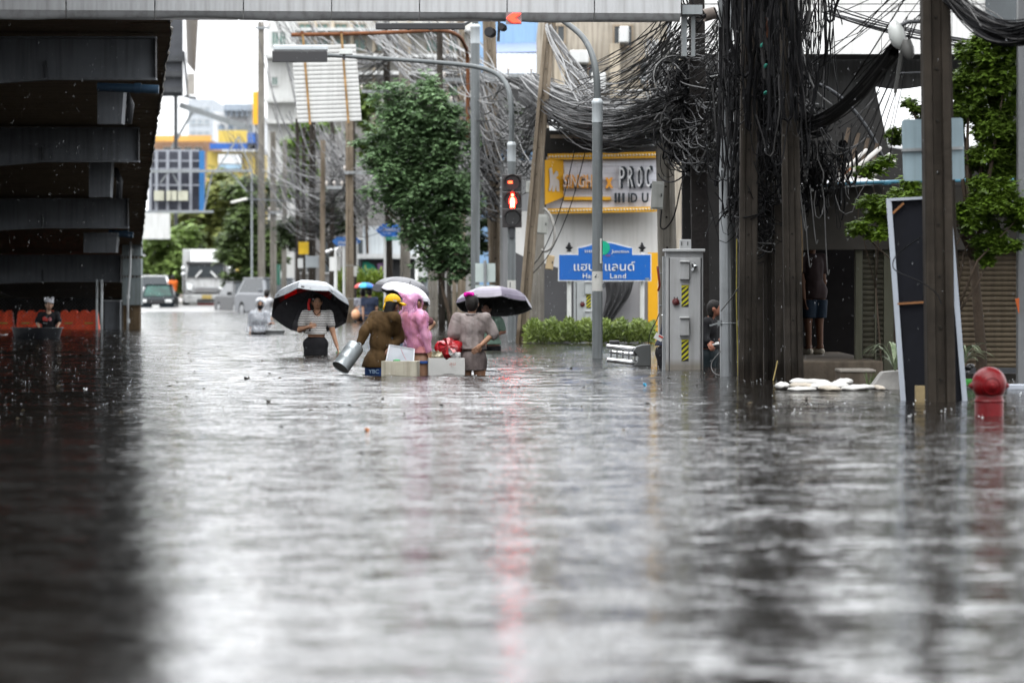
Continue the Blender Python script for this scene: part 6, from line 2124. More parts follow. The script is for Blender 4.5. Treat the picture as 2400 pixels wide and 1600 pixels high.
# the trees at the left end of the street
tree('yellow green tree at the far left beside the flyover', 215, 385, [(350, 600, 40, 45, 1.0), (380, 560, 50, 40, 1.2), (430, 600, 50, 60, 1.4), (345, 640, 30, 30, 1), (400, 640, 60, 40, 1.3)], 4200, 0.34, leaf_mat('leaf_far_light', (0.17, 0.28, 0.07), (0.36, 0.50, 0.15)), 9)
tree('olive tree rising behind the white truck', 228, 470, [(450, 540, 60, 50, 1.5), (500, 500, 50, 60, 1.5), (520, 450, 55, 45, 1.4), (470, 600, 60, 60, 1.5), (540, 560, 40, 60, 1.4), (500, 430, 40, 30, 1)], 7000, 0.36, leaf_mat('leaf_far_olive', (0.15, 0.20, 0.055), (0.36, 0.40, 0.12)), 11)
tree('dark green tree hanging over the silver car', 182, 600, [(580, 470, 50, 60, 1.2), (600, 540, 55, 60, 1.3), (560, 590, 50, 60, 1.3), (620, 610, 45, 60, 1.2), (580, 650, 50, 40, 1.2), (640, 450, 30, 50, .9), (570, 530, 40, 50, 1.1)], 7500, 0.28, leaf_mat('leaf_far_dark', (0.05, 0.085, 0.03), (0.16, 0.23, 0.07)), 14)
tree('bright lime tree behind the slatted sign and poles', 165, 705, [(690, 350, 26, 40, .7), (702, 410, 30, 40, .8), (720, 310, 34, 34, .8), (760, 300, 30, 26, .7), (690, 450, 24, 26, .6)], 2200, 0.24, green_br, 8)
tree('small lime tree filling the gap left of the round tree', 150, 860, [(862, 250, 30, 50, .8), (880, 310, 26, 45, .7), (830, 340, 26, 30, .7), (858, 220, 22, 24, .5)], 1400, 0.22, leaf_mat('leaf_gap', (0.09, 0.16, 0.03), (0.19, 0.28, 0.06)), 8)
tree('dark bushy tree behind the far brown poles', 150, 790, [(770, 470, 40, 40, 1), (740, 520, 40, 50, 1), (800, 520, 40, 40, 1), (690, 540, 40, 50, 1), (840, 480, 36, 40, .9)], 1700, 0.2, leaf_mat('leaf_mid_dark', (0.022, 0.042, 0.018), (0.065, 0.095, 0.035)), 8)
tree('dark tree behind the tall tan pole and cables', 118, 1130, [(1110, 340, 40, 60, 1), (1140, 430, 40, 60, 1), (1200, 330, 36, 60, .9), (1180, 260, 30, 40, .8), (1340, 265, 60, 26, .8), (1120, 540, 30, 60, .8)], 2200, 0.17, leaf_mat('leaf_mid_dark2', (0.016, 0.034, 0.014), (0.05, 0.085, 0.03)), 8)
# hedges low behind the wading people
def hedge(label, x0, x1, ytop, ybase, d, dep, n, lm, size):
    a, b_ = P(x0, ytop, d), P(x1, ytop, d)
    o = Vector(((a.x + b_.x) / 2, d, 0))
    m = MB(o)
    for i in range(n):
        u = R.random()
        h_ = a.z * (0.72 + 0.28 * math.sin(u * 23) ** 2 * R.uniform(0.7, 1.3))
        c = Vector((a.x + (b_.x - a.x) * u, d + R.uniform(0, dep), R.uniform(0.0, 1) ** 0.7 * h_))
        for k in range(2):
            an = R.uniform(0, 2 * pi)
            L = size * R.uniform(0.7, 1.5)
            dr = Vector((math.cos(an) * 0.8, math.sin(an) * 0.8, R.uniform(0.1, 1.2))).normalized()
            sd = dr.cross(Vector((R.uniform(-1, 1), R.uniform(-1, 1), 0.4))).normalized() * L * 0.16
            m.add([c, c + dr * L * 0.5 + sd, c + dr * L, c + dr * L * 0.5 - sd], [(0, 1, 2), (0, 2, 3)])
    return m.build('hedge', lm, label=label, cat='hedge', kind='stuff')


hedge('low yellow green hedge below the blue junction board', 1232, 1535, 752, 805, 79.6, 1.9, 7000, leaf_mat('hedge_green', (0.12, 0.20, 0.03), (0.32, 0.40, 0.10), 0.4), 0.085)
hedge('yellow green shrubs behind the rainbow umbrella', 780, 905, 635, 740, 138, 1.5, 3000, leaf_mat('shrub_lime', (0.16, 0.24, 0.02), (0.28, 0.38, 0.05)), 0.16)
hedge('dull green shrubs at the foot of the far poles', 640, 800, 690, 740, 158, 1.5, 1500, leaf_mat('shrub_dull', (0.04, 0.06, 0.02), (0.10, 0.13, 0.04)), 0.16)
hedge('dark undergrowth behind the row of tan poles', 940, 1200, 690, 770, 116, 1.5, 2000, leaf_mat('shrub_dark', (0.015, 0.025, 0.012), (0.05, 0.07, 0.03)), 0.14)
# right hand tree in front of the shophouse
lob = [(2290, 120, 50, 40, .35), (2350, 100, 50, 40, .35), (2260, 180, 50, 34, .35), (2340, 200, 60, 50, .4), (2250, 250, 60, 36, .35), (2330, 290, 60, 50, .4), (2200, 290, 60, 34, .3), (2140, 250, 36, 24, .25), (2120, 320, 34, 26, .25), (2300, 370, 60, 40, .35), (2360, 360, 40, 60, .35)]
RT = tree('leafy green tree over the roller shutter at right', 47.5, 2300, lob, 13000, 0.075, green_rt, 26, limbs=11, flat=0.6)
lob = [(2080, 480, 60, 26, .3), (2010, 530, 32, 30, .25), (2030, 480, 30, 24, .25), (2150, 450, 60, 24, .3), (2330, 460, 60, 40, .35), (2280, 500, 50, 40, .3), (2340, 560, 45, 34, .3), (2390, 500, 34, 50, .3), (2320, 595, 36, 18, .2), (2070, 540, 40, 22, .2)]
tree('lower bright leaved tree reaching across the doorway', 46.8, 2270, lob, 10000, 0.07, leaf_mat('leaf_lower_right', (0.045, 0.09, 0.01), (0.18, 0.30, 0.025)), 14, limbs=9, flat=0.6)
lob = [(2045, 390, 30, 22, .2), (2020, 400, 20, 14, .15), (2075, 375, 22, 18, .15)]
tree('small bright sapling growing on the lean to roof', 50.5, 2060, lob, 320, 0.08, green_br, 5, limbs=3)
# spider plants
sp_m = mat('spider_leaf', (0.13, 0.21, 0.09), 0.45, var=0.3, scale=6, col2=(0.42, 0.48, 0.32), island=0.3)
for (px, py, d, n, rad, lab) in ((2098, 868, 46.4, 26, 0.34, 'spider plant in the pale planter left of leaning board'), (2252, 862, 46.6, 34, 0.40, 'spider plant with long arching leaves between board and hydrant')):
    c = P(px, py, d)
    T = thing('spider_plant', lab, 'plant', c)
    for i in range(n):
        a = R.uniform(0, 2 * pi)
        L = rad * R.uniform(0.6, 1.15)
        hgt = R.uniform(0.18, 0.46)
        m = MB(c)
        vs = []
        for k in range(9):
            t_ = k / 8
            r_ = L * t_
            z_ = hgt * (2.2 * t_ - 1.75 * t_ * t_)
            w_ = 0.012 * (1 - t_ ** 2) + 0.001
            p = c + Vector((math.cos(a) * r_, math.sin(a) * r_, z_))
            s2 = Vector((-math.sin(a), math.cos(a), 0)) * w_
            vs += [p - s2, p + Vector((0, 0, -0.004)), p + s2]
        m.add(vs, [(3 * k + j, 3 * k + j + 1, 3 * k + j + 4, 3 * k + j + 3) for k in range(8) for j in (0, 1)])
        m.build('leaf', sp_m, T, smooth=True)
c = P(2052, 880, 47.2)
m = MB(c)
for i in range(60):
    p = c + Vector((R.uniform(-.09, .09), R.uniform(-.1, .1), -0.15))
    a = R.uniform(0, 6.3)
    dr = Vector((math.cos(a) * .4, math.sin(a) * .4, 1)) * R.uniform(.08, .24)
    sd = Vector((math.sin(a), -math.cos(a), 0)) * 0.009
    m.add([p - sd, p + sd, p + dr], [(0, 1, 2)])
m.build('grass_tuft', green_md, label='small green grass tuft beside the step block', cat='grass', kind='stuff')

# ================================================================== VEHICLES
tyre_m = mat('tyre', (0.02, 0.02, 0.02), 0.8)
rim_m = mat('wheel_rim', (0.35, 0.36, 0.37), 0.35, 0.8)
lampglass = mat('headlamp_glass', (0.70, 0.72, 0.72), 0.12, 0.2, var=0.1)
carglass = mat('car_glass', (0.02, 0.026, 0.03), 0.16, var=0.1, spec=0.12)
chrome2 = mat('chrome', (0.65, 0.67, 0.67), 0.18, 0.95, var=0.1)


def wheel(T, c, r, w):
    m = MB()
    m.lathe([(r * 0.6, -w / 2), (r * 0.93, -w / 2), (r, -w / 3), (r, w / 3), (r * 0.93, w / 2), (r * 0.6, w / 2)], rot4(c, (1, 0, 0)), 20)
    o = m.build('wheel', tyre_m, T, smooth='auto')
    m = MB()
    sx = 1 if c[0] > 0 else -1
    m.lathe([(r * 0.6, 0), (r * 0.58, 0.02), (r * 0.2, 0.01), (0, 0.03)], rot4(Vector(c) + Vector((sx * w * 0.45, 0, 0)), (sx, 0, 0)), 14)
    m.build('rim', rim_m, o, smooth='auto')


def car(label, loc, rz, paint, cat='car', suv=False, green_screen=False, grille_dark=True, plate=True):
    """nose towards -y"""
    T = thing('parked_car', label, cat, loc, rz)
    hw, L = 0.86, 4.3
    hb = 0.98 if suv else 0.86
    ht = 1.56 if suv else 1.42
    prof = [(-2.15, 0.35), (-2.12, 0.62), (-2.0, 0.74), (-1.0, hb - 0.02), (1.7, hb), (2.1, hb - 0.08), (2.15, 0.5), (2.08, 0.28), (-2.05, 0.24)]
    m = MB()
    k = len(prof)
    vs, fs = [], []
    for x_, sq in ((-hw, 0.94), (-hw * 0.97, 1.0), (hw * 0.97, 1.0), (hw, 0.94)):
        for y_, z_ in prof: vs.append((x_, y_ * (0.985 if sq < 1 else 1), 0.3 + (z_ - 0.3) * sq))
    for i in range(3):
        for j in range(k): fs.append((i * k + j, i * k + (j + 1) % k, (i + 1) * k + (j + 1) % k, (i + 1) * k + j))
    fs += [tuple(range(k - 1, -1, -1)), tuple(3 * k + j for j in range(k))]
    m.add(vs, fs)
    m.build('body', paint, T, bevel=0.03)
    y0, y1, t0, t1 = (-0.98, 2.05, -0.32, 1.75) if suv else (-0.95, 1.75, -0.2, 1.05)
    bw, tw = 0.79, 0.60
    vs = [(-bw, y0, hb - 0.02), (bw, y0, hb - 0.02), (bw, y1, hb - 0.02), (-bw, y1, hb - 0.02), (-tw, t0, ht - 0.05), (tw, t0, ht - 0.05), (tw, t1, ht - 0.05), (-tw, t1, ht - 0.05)]
    m = MB()
    m.add(vs, [(0, 1, 5, 4), (1, 2, 6, 5), (2, 3, 7, 6), (3, 0, 4, 7), (4, 5, 6, 7)])
    m.build('cabin_frame', paint, T)

    def pane(nm_, a, b_, c_, d_, mm, ins=0.05):
        q = [Vector(vs[i]) for i in (a, b_, c_, d_)]
        ct = sum(q, Vector()) / 4
        n_ = (q[1] - q[0]).cross(q[3] - q[0]).normalized()
        pts = [ct + (p - ct) * 0.87 + n_ * 0.008 for p in q]
        mb = MB()
        mb.prism(pts, -n_ * 0.004)
        return mb.build(nm_, mm, T)
    pane('windscreen', 0, 1, 5, 4, mat('glass_green_tint', (0.012, 0.05, 0.04), 0.16, var=0.8, scale=1.6, spec=0.12) if green_screen else carglass)
    pane('side_window', 1, 2, 6, 5, carglass)
    pane('rear_window', 2, 3, 7, 6, carglass)
    pane('side_window', 3, 0, 4, 7, carglass)
    m = MB()
    m.box((0, (t0 + t1) / 2, ht - 0.035), (tw * 2 + 0.06, t1 - t0 + 0.1, 0.06))
    m.build('roof', paint, T, bevel=0.025)
    for sx in (-1, 1):
        m = MB()
        m.box((sx * 0.60, -2.10, 0.65), (0.34, 0.1, 0.14))
        m.build('headlight', lampglass, T, bevel=0.03)
        m = MB()
        m.box((sx * 0.93, -0.85, hb + 0.08), (0.2, 0.1, 0.14))
        m.build('mirror', paint, T, bevel=0.03)
    m = MB()
    m.box((0, -2.14, 0.63), (0.8, 0.05, 0.14))
    gr = m.build('grille', black_plastic if grille_dark else chrome2, T)
    m = MB()
    m.box((0, -2.16, 0.40), (1.66, 0.1, 0.16))
    m.build('bumper', paint, T, bevel=0.03)
    if plate: MB().box((0, -2.225, 0.42), (0.34, 0.02, 0.13)).build('number_plate', white_paint, T)
    for x_ in (-0.76, 0.76):
        for y_ in (-1.38, 1.32): wheel(T, (x_, y_, 0.32), 0.32 if not suv else 0.36, 0.2)
    return T


paint_dk = mat('car_paint_dark', (0.008, 0.012, 0.015), 0.6, var=0.05, spec=0.05)
paint_wh = mat('car_paint_white', (0.62, 0.63, 0.63), 0.2, var=0.04, coat=0.6)
paint_sl = mat('car_paint_silver', (0.16, 0.17, 0.185), 0.4, 0.2, var=0.1, coat=0.2)
c = P(362, 728, 182)
T = car('dark old car with a greenish windscreen, nose in the flood', (c.x, c.y + 2.1, -0.30), 0.03, paint_dk, green_screen=True)
T.scale = (0.9, 1, 0.95)
c = P(352, 700, 192)
T = car('white car parked behind the dark old car', (c.x, c.y + 2.1, 0.02), 0.06, paint_wh)
c = P(640, 731, 160)
T = car('silver car turned half sideways left of the pole row', (c.x, c.y + 1.4, -0.25), 0.42, paint_sl, suv=True, grille_dark=False)
c = P(574, 727, 168)
T = car('dark grey car just behind the silver car', (c.x, c.y + 1.5, -0.25), 0.3, mat('car_paint_grey', (0.02, 0.022, 0.024), 0.4, var=0.05))

# white box truck
d = 196.0
o = P(480, 720, d); o.z = 0.0
TR = thing('box_truck', 'white box truck facing the flood at the end of the street', 'truck', o)
tw_ = mat('truck_white', (0.50, 0.51, 0.51), 0.5, var=0.08, streak=0.3)
sx_ = d / F
panel('cargo_box', 428, 584, 537, 700, d + 2.2, 5.0, tw_, TR, o, bevel=0.04)
m = MB(o)
m.prism([P(430, 708, d), P(530, 708, d), P(533, 650, d + 0.15), P(528, 616, d + 0.34), P(436, 616, d + 0.34), P(428, 650, d + 0.15)], (0, 1.9, 0))
m.build('cab', tw_, TR, bevel=0.06)
m = MB(o)
m.prism([P(446, 616, d + 0.7), P(524, 616, d + 0.7), P(528, 584, d + 1.5), P(446, 584, d + 1.5)], (0, 0.9, 0))
m.build('wind_deflector', tw_, TR, bevel=0.05)
m = MB(o)
m.prism([P(438, 649, d + 0.10), P(526, 649, d + 0.10), P(523, 620, d + 0.26), P(442, 620, d + 0.26)], (0, 0.05, 0))
m.build('windscreen', carglass, TR)
for x0, y0, x1, y1 in ((458, 650, 472, 634), (508, 650, 494, 636)):
    m = MB(o)
    m.bar(P(x0, y0, d + 0.02), P(x1, y1, d + 0.12), 0.07, 0.05, (0, 1, 0))
    m.build('wiper', white_paint, TR)
panel('grille', 456, 672, 512, 686, d - 0.06, 0.1, mat('grille_grey', (0.30, 0.31, 0.32), 0.3, 0.5), TR, o, bevel=0.02)
for y_ in (675, 681):
    panel('grille_bar', 458, y_, 510, y_ + 2.2, d - 0.1, 0.05, chrome2, TR, o)
panel('bumper', 432, 690, 529, 710, d - 0.14, 0.3, tw_, TR, o, bevel=0.05)
panel('number_plate', 473, 691, 496, 700, d - 0.17, 0.03, mat('plate_yellow', (0.50, 0.38, 0.12), 0.5), TR, o)
panel('lower_gap', 434, 686.5, 527, 690, d - 0.02, 0.06, black_plastic, TR, o)
panel('bumper_slot', 462, 701, 506, 707, d - 0.16, 0.04, black_plastic, TR, o)
panel('windscreen_frame', 436, 613, 528, 620, d + 0.2, 0.1, black_plastic, TR, o)
for x0 in (430, 526): panel('door_edge', x0, 620, x0 + 3.5, 688, d + 0.02, 0.06, black_plastic, TR, o)
panel('red_strip', 462, 709, 505, 716, d - 0.05, 0.05, mat('truck_red', (0.25, 0.03, 0.03), 0.5), TR, o)
for x0, x1 in ((436, 452), (511, 527)):
    m = MB(o)
    m.prism([P(x0, 662, d - 0.02), P(x1, 668, d - 0.04), P(x1 - 2, 681, d - 0.06), P(x0 + 1, 678, d - 0.06)], (0, 0.2, 0))
    m.build('headlight', lampglass, TR, bevel=0.02)
    panel('fog_lamp', x0 + 4, 689, x0 + 11, 693, d - 0.18, 0.06, lampglass, TR, o)
for x0, x1 in ((424, 436), (530, 548)):
    for y0, y1 in ((624, 634), (638, 648)):
        m = MB(o)
        m.ball(P((x0 + x1) / 2, (y0 + y1) / 2, d - 0.1), (0.11, 0.09, 0.11), 10)
        m.build('mirror', chrome2, TR, smooth=True)
    m = MB(o)
    m.bar(P((x0 + x1) / 2, 620, d), P((x0 + x1) / 2, 656, d), 0.03, 0.03)
    m.build('mirror_arm', chrome2, TR)
for x0 in (436, 526):
    c = P(x0, 712, d + 0.9) - o
    wheel(TR, (c.x, c.y, 0.36), 0.42, 0.26)
letters('SCL', 466, 602, 608, d + 0.86, mat('truck_grey_text', (0.4, 0.42, 0.44), 0.5), TR, o, width=30, depth=0) if False else None
# dark wall of parked things behind the cars

# ================================================================== PEOPLE
skin = mat('skin_tan', (0.36, 0.20, 0.125), 0.5, var=0.1, scale=9)
skin_d = mat('skin_brown', (0.25, 0.13, 0.08), 0.5, var=0.1, scale=9)
skin_l = mat('skin_light', (0.46, 0.28, 0.19), 0.5, var=0.08, scale=9)
hair_m = mat('hair_black', (0.010, 0.008, 0.007), 0.6, var=0.3, scale=14, stretch=(1, 1, 0.15), bump=0.4, spec=0.2)
eye_m = mat('eye_dark', (0.02, 0.015, 0.012), 0.3, var=0)
lip_m = mat('lip', (0.26, 0.09, 0.07), 0.5, var=0)


def sdf_mesh(prims, res, k=0.03, clips=(), wr=0.0, wscale=1.0, pad=0.07):
    """smooth union of capsules and ellipsoids turned into one surface (naive surface nets)"""
    lo, hi = np.full(3, 1e9), np.full(3, -1e9)
    for p in prims:
        if p[0] == 'cap':
            a, b_, r_ = np.array(p[1]), np.array(p[2]), max(p[3], p[4])
            lo = np.minimum(lo, np.minimum(a, b_) - r_); hi = np.maximum(hi, np.maximum(a, b_) + r_)
        else:
            a, r_ = np.array(p[1]), max(p[2])
            lo = np.minimum(lo, a - r_); hi = np.maximum(hi, a + r_)
    lo -= pad; hi += pad
    n = np.ceil((hi - lo) / res).astype(int) + 1
    ax = [lo[i] + res * np.arange(n[i]) for i in range(3)]
    V = np.full(n, 0.5, np.float32)
    for p in prims:
        if p[0] == 'cap':
            a, b_ = np.array(p[1], float), np.array(p[2], float)
            r_ = max(p[3], p[4])
            l2, h2 = np.minimum(a, b_) - r_ - k - 2 * res, np.maximum(a, b_) + r_ + k + 2 * res
        else:
            a = np.array(p[1], float)
            r_ = max(p[2])
            l2, h2 = a - r_ - k - 2 * res, a + r_ + k + 2 * res
        i0 = np.maximum(0, np.floor((l2 - lo) / res).astype(int))
        i1 = np.minimum(n, np.ceil((h2 - lo) / res).astype(int) + 1)
        if (i1 <= i0).any(): continue
        X_, Y_, Z_ = np.meshgrid(*[ax[i][i0[i]:i1[i]] for i in range(3)], indexing='ij')
        if p[0] == 'cap':
            ba = b_ - a
            L2 = max(1e-9, ba @ ba)
            h = np.clip(((X_ - a[0]) * ba[0] + (Y_ - a[1]) * ba[1] + (Z_ - a[2]) * ba[2]) / L2, 0, 1)
            dd = np.sqrt((X_ - a[0] - h * ba[0]) ** 2 + (Y_ - a[1] - h * ba[1]) ** 2 + (Z_ - a[2] - h * ba[2]) ** 2) - (p[3] + (p[4] - p[3]) * h)
        else:
            yaw = p[3] if len(p) > 3 else 0
            c_, s_ = math.cos(yaw), math.sin(yaw)
            x_, y_ = X_ - a[0], Y_ - a[1]
            xr, yr = c_ * x_ + s_ * y_, -s_ * x_ + c_ * y_
            q = np.sqrt((xr / p[2][0]) ** 2 + (yr / p[2][1]) ** 2 + ((Z_ - a[2]) / p[2][2]) ** 2)
            g = np.sqrt((xr / p[2][0] ** 2) ** 2 + (yr / p[2][1] ** 2) ** 2 + ((Z_ - a[2]) / p[2][2] ** 2) ** 2) + 1e-9
            dd = q * (q - 1) / g
        sub = V[i0[0]:i1[0], i0[1]:i1[1], i0[2]:i1[2]]
        if p[-1] == 'neg':
            np.maximum(sub, -dd, out=sub)
        else:
            h = np.clip(0.5 + 0.5 * (sub - dd) / k, 0, 1)
            sub[...] = sub * (1 - h) + dd * h - k * h * (1 - h)
    X_, Y_, Z_ = np.meshgrid(*ax, indexing='ij')
    if wr:
        w_ = wscale
        ph = R.uniform(0, 6)
        f_ = np.sin(34 * w_ * X_ + 9 * w_ * Z_ + 3.0 * np.sin(11 * w_ * Z_ + ph) + 2 * np.sin(17 * Y_)) + 0.8 * np.sin(23 * w_ * Z_ - 13 * X_ + 2.5 * np.sin(14 * X_ + ph) + 9 * Y_) + 0.5 * np.sin(61 * X_ + 30 * Z_ + 4 * np.sin(19 * Z_))
        g_ = np.sin(52 * w_ * (X_ * 0.8 + Y_ * 0.6) + 1.6 * np.sin(4 * Z_ + ph) + 1.1 * np.sin(11 * w_ * Z_ + 7 * X_))
        tt = (Z_.max() - Z_) / max(0.1, float(Z_.max() - Z_.min()))
        V = V + wr * (0.45 * f_ + (0.5 + 1.3 * tt) * g_ * np.abs(g_))
    for nn, off in clips:
        V = np.maximum(V, nn[0] * X_ + nn[1] * Y_ + nn[2] * Z_ - off)
    ins = V < 0
    c8 = np.stack([ins[a:n[0] - 1 + a, b_:n[1] - 1 + b_, c_:n[2] - 1 + c_] for a in (0, 1) for b_ in (0, 1) for c_ in (0, 1)])
    cnt = c8.sum(0)
    act = (cnt > 0) & (cnt < 8)
    cid = np.full(act.shape, -1, np.int64)
    ii = np.argwhere(act)
    cid[act] = np.arange(len(ii))
    acc = np.zeros((len(ii), 3)); num = np.zeros(len(ii))
    offs = [(a, b_, c_) for a in (0, 1) for b_ in (0, 1) for c_ in (0, 1)]
    for e0 in offs:
        for axn in range(3):
            if e0[axn] == 1: continue
            e1 = list(e0); e1[axn] = 1
            v0 = V[ii[:, 0] + e0[0], ii[:, 1] + e0[1], ii[:, 2] + e0[2]]
            v1 = V[ii[:, 0] + e1[0], ii[:, 1] + e1[1], ii[:, 2] + e1[2]]
            cr = (v0 < 0) != (v1 < 0)
            t_ = np.where(cr, v0 / (v0 - v1 + 1e-12), 0)
            pt = np.array(e0)[None, :] + t_[:, None] * (np.array(e1) - np.array(e0))[None, :]
            acc += np.where(cr[:, None], pt, 0); num += cr
    vts = lo + res * (ii + acc / np.maximum(num, 1)[:, None])
    quads = []
    for axn in range(3):
        b1, b2 = (axn + 1) % 3, (axn + 2) % 3
        sl0 = [slice(None)] * 3; sl1 = [slice(None)] * 3
        sl0[axn] = slice(0, n[axn] - 1); sl1[axn] = slice(1, n[axn])
        for b_ in (b1, b2):
            sl0[b_] = slice(1, n[b_] - 1); sl1[b_] = slice(1, n[b_] - 1)
        A_, B_ = ins[tuple(sl0)], ins[tuple(sl1)]
        e = np.argwhere(A_ != B_)
        if not len(e): continue
        fl = A_[tuple(e.T)]
        e[:, b1] += 1; e[:, b2] += 1
        q = []
        for o1, o2 in ((0, 0), (-1, 0), (-1, -1), (0, -1)):
            c_ = e.copy(); c_[:, b1] += o1; c_[:, b2] += o2
            q.append(cid[c_[:, 0], c_[:, 1], c_[:, 2]])
        q = np.stack(q, 1)
        q[~fl] = q[~fl][:, ::-1]
        quads.append(q[:, ::-1])
    quads = np.concatenate(quads)
    quads = quads[(quads >= 0).all(1)]
    return vts, quads


def np_build(name, vts, quads, extra, m_, parent, kw=None):
    me_ = bpy.data.meshes.new(name)
    vs = np.asarray(vts, float).reshape(-1, 3)
    fs = [tuple(int(i) for i in q) for q in quads]
    if extra is not None and extra.v:
        off = len(vs)
        vs = np.concatenate([vs, np.array([tuple(v) for v in extra.v])])
        fs += [tuple(i + off for i in f) for f in extra.f]
    me_.from_pydata(vs.tolist(), [], fs)
    me_.polygons.foreach_set('use_smooth', [True] * len(me_.polygons))
    me_.materials.append(m_)
    me_.update()
    o = bpy.data.objects.new(name, me_)
    COL.objects.link(o)
    o.parent = parent
    return tag(o, **kw) if kw else o


def V3(a): return Vector(a)


def hand(mb, wrist, dr, palm, curl, sc_=1.0, thumb=1):
    """palm and five separate bent fingers; dr along the forearm, palm the way the palm looks"""
    dr = dr.normalized()
    palm = (palm - dr * palm.dot(dr)).normalized()
    sd = dr.cross(palm)
    M = Matrix((sd, palm, dr)).transposed()
    mb.ball(wrist + dr * 0.045 * sc_, (0.040 * sc_, 0.017 * sc_, 0.055 * sc_), 12, M=M)
    for i, (off, ln) in enumerate(((-0.029, 0.060), (-0.010, 0.075), (0.010, 0.078), (0.028, 0.070))):
        p = wrist + dr * 0.085 * sc_ + sd * off * sc_ * 1.05
        pts = [wrist + dr * 0.06 * sc_ + sd * off * sc_ * 0.9, p]
        d_ = dr.copy()
        for j, q in enumerate((0.45, 0.32, 0.23)):
            an = curl * (0.55 + 0.3 * j)
            d_ = (d_ * math.cos(an) + palm * math.sin(an)).normalized()
            p = p + d_ * ln * q * sc_ * 1.05
            pts.append(p)
        mb.tube(pts, [0.0095 * sc_, 0.0095 * sc_, 0.009 * sc_, 0.008 * sc_, 0.0055 * sc_], 7)
    t0 = wrist + dr * 0.025 * sc_ + sd * (-0.032 * sc_) * thumb
    t1 = t0 + (dr * 0.6 - sd * 0.75 * thumb + palm * 0.35).normalized() * 0.034 * sc_
    t2 = t1 + (dr * 0.8 - sd * 0.2 * thumb + palm * (0.3 + curl * 0.5)).normalized() * 0.028 * sc_
    mb.tube([t0 - dr * 0.005, t1, t2], [0.014 * sc_, 0.011 * sc_, 0.0075 * sc_], 7)


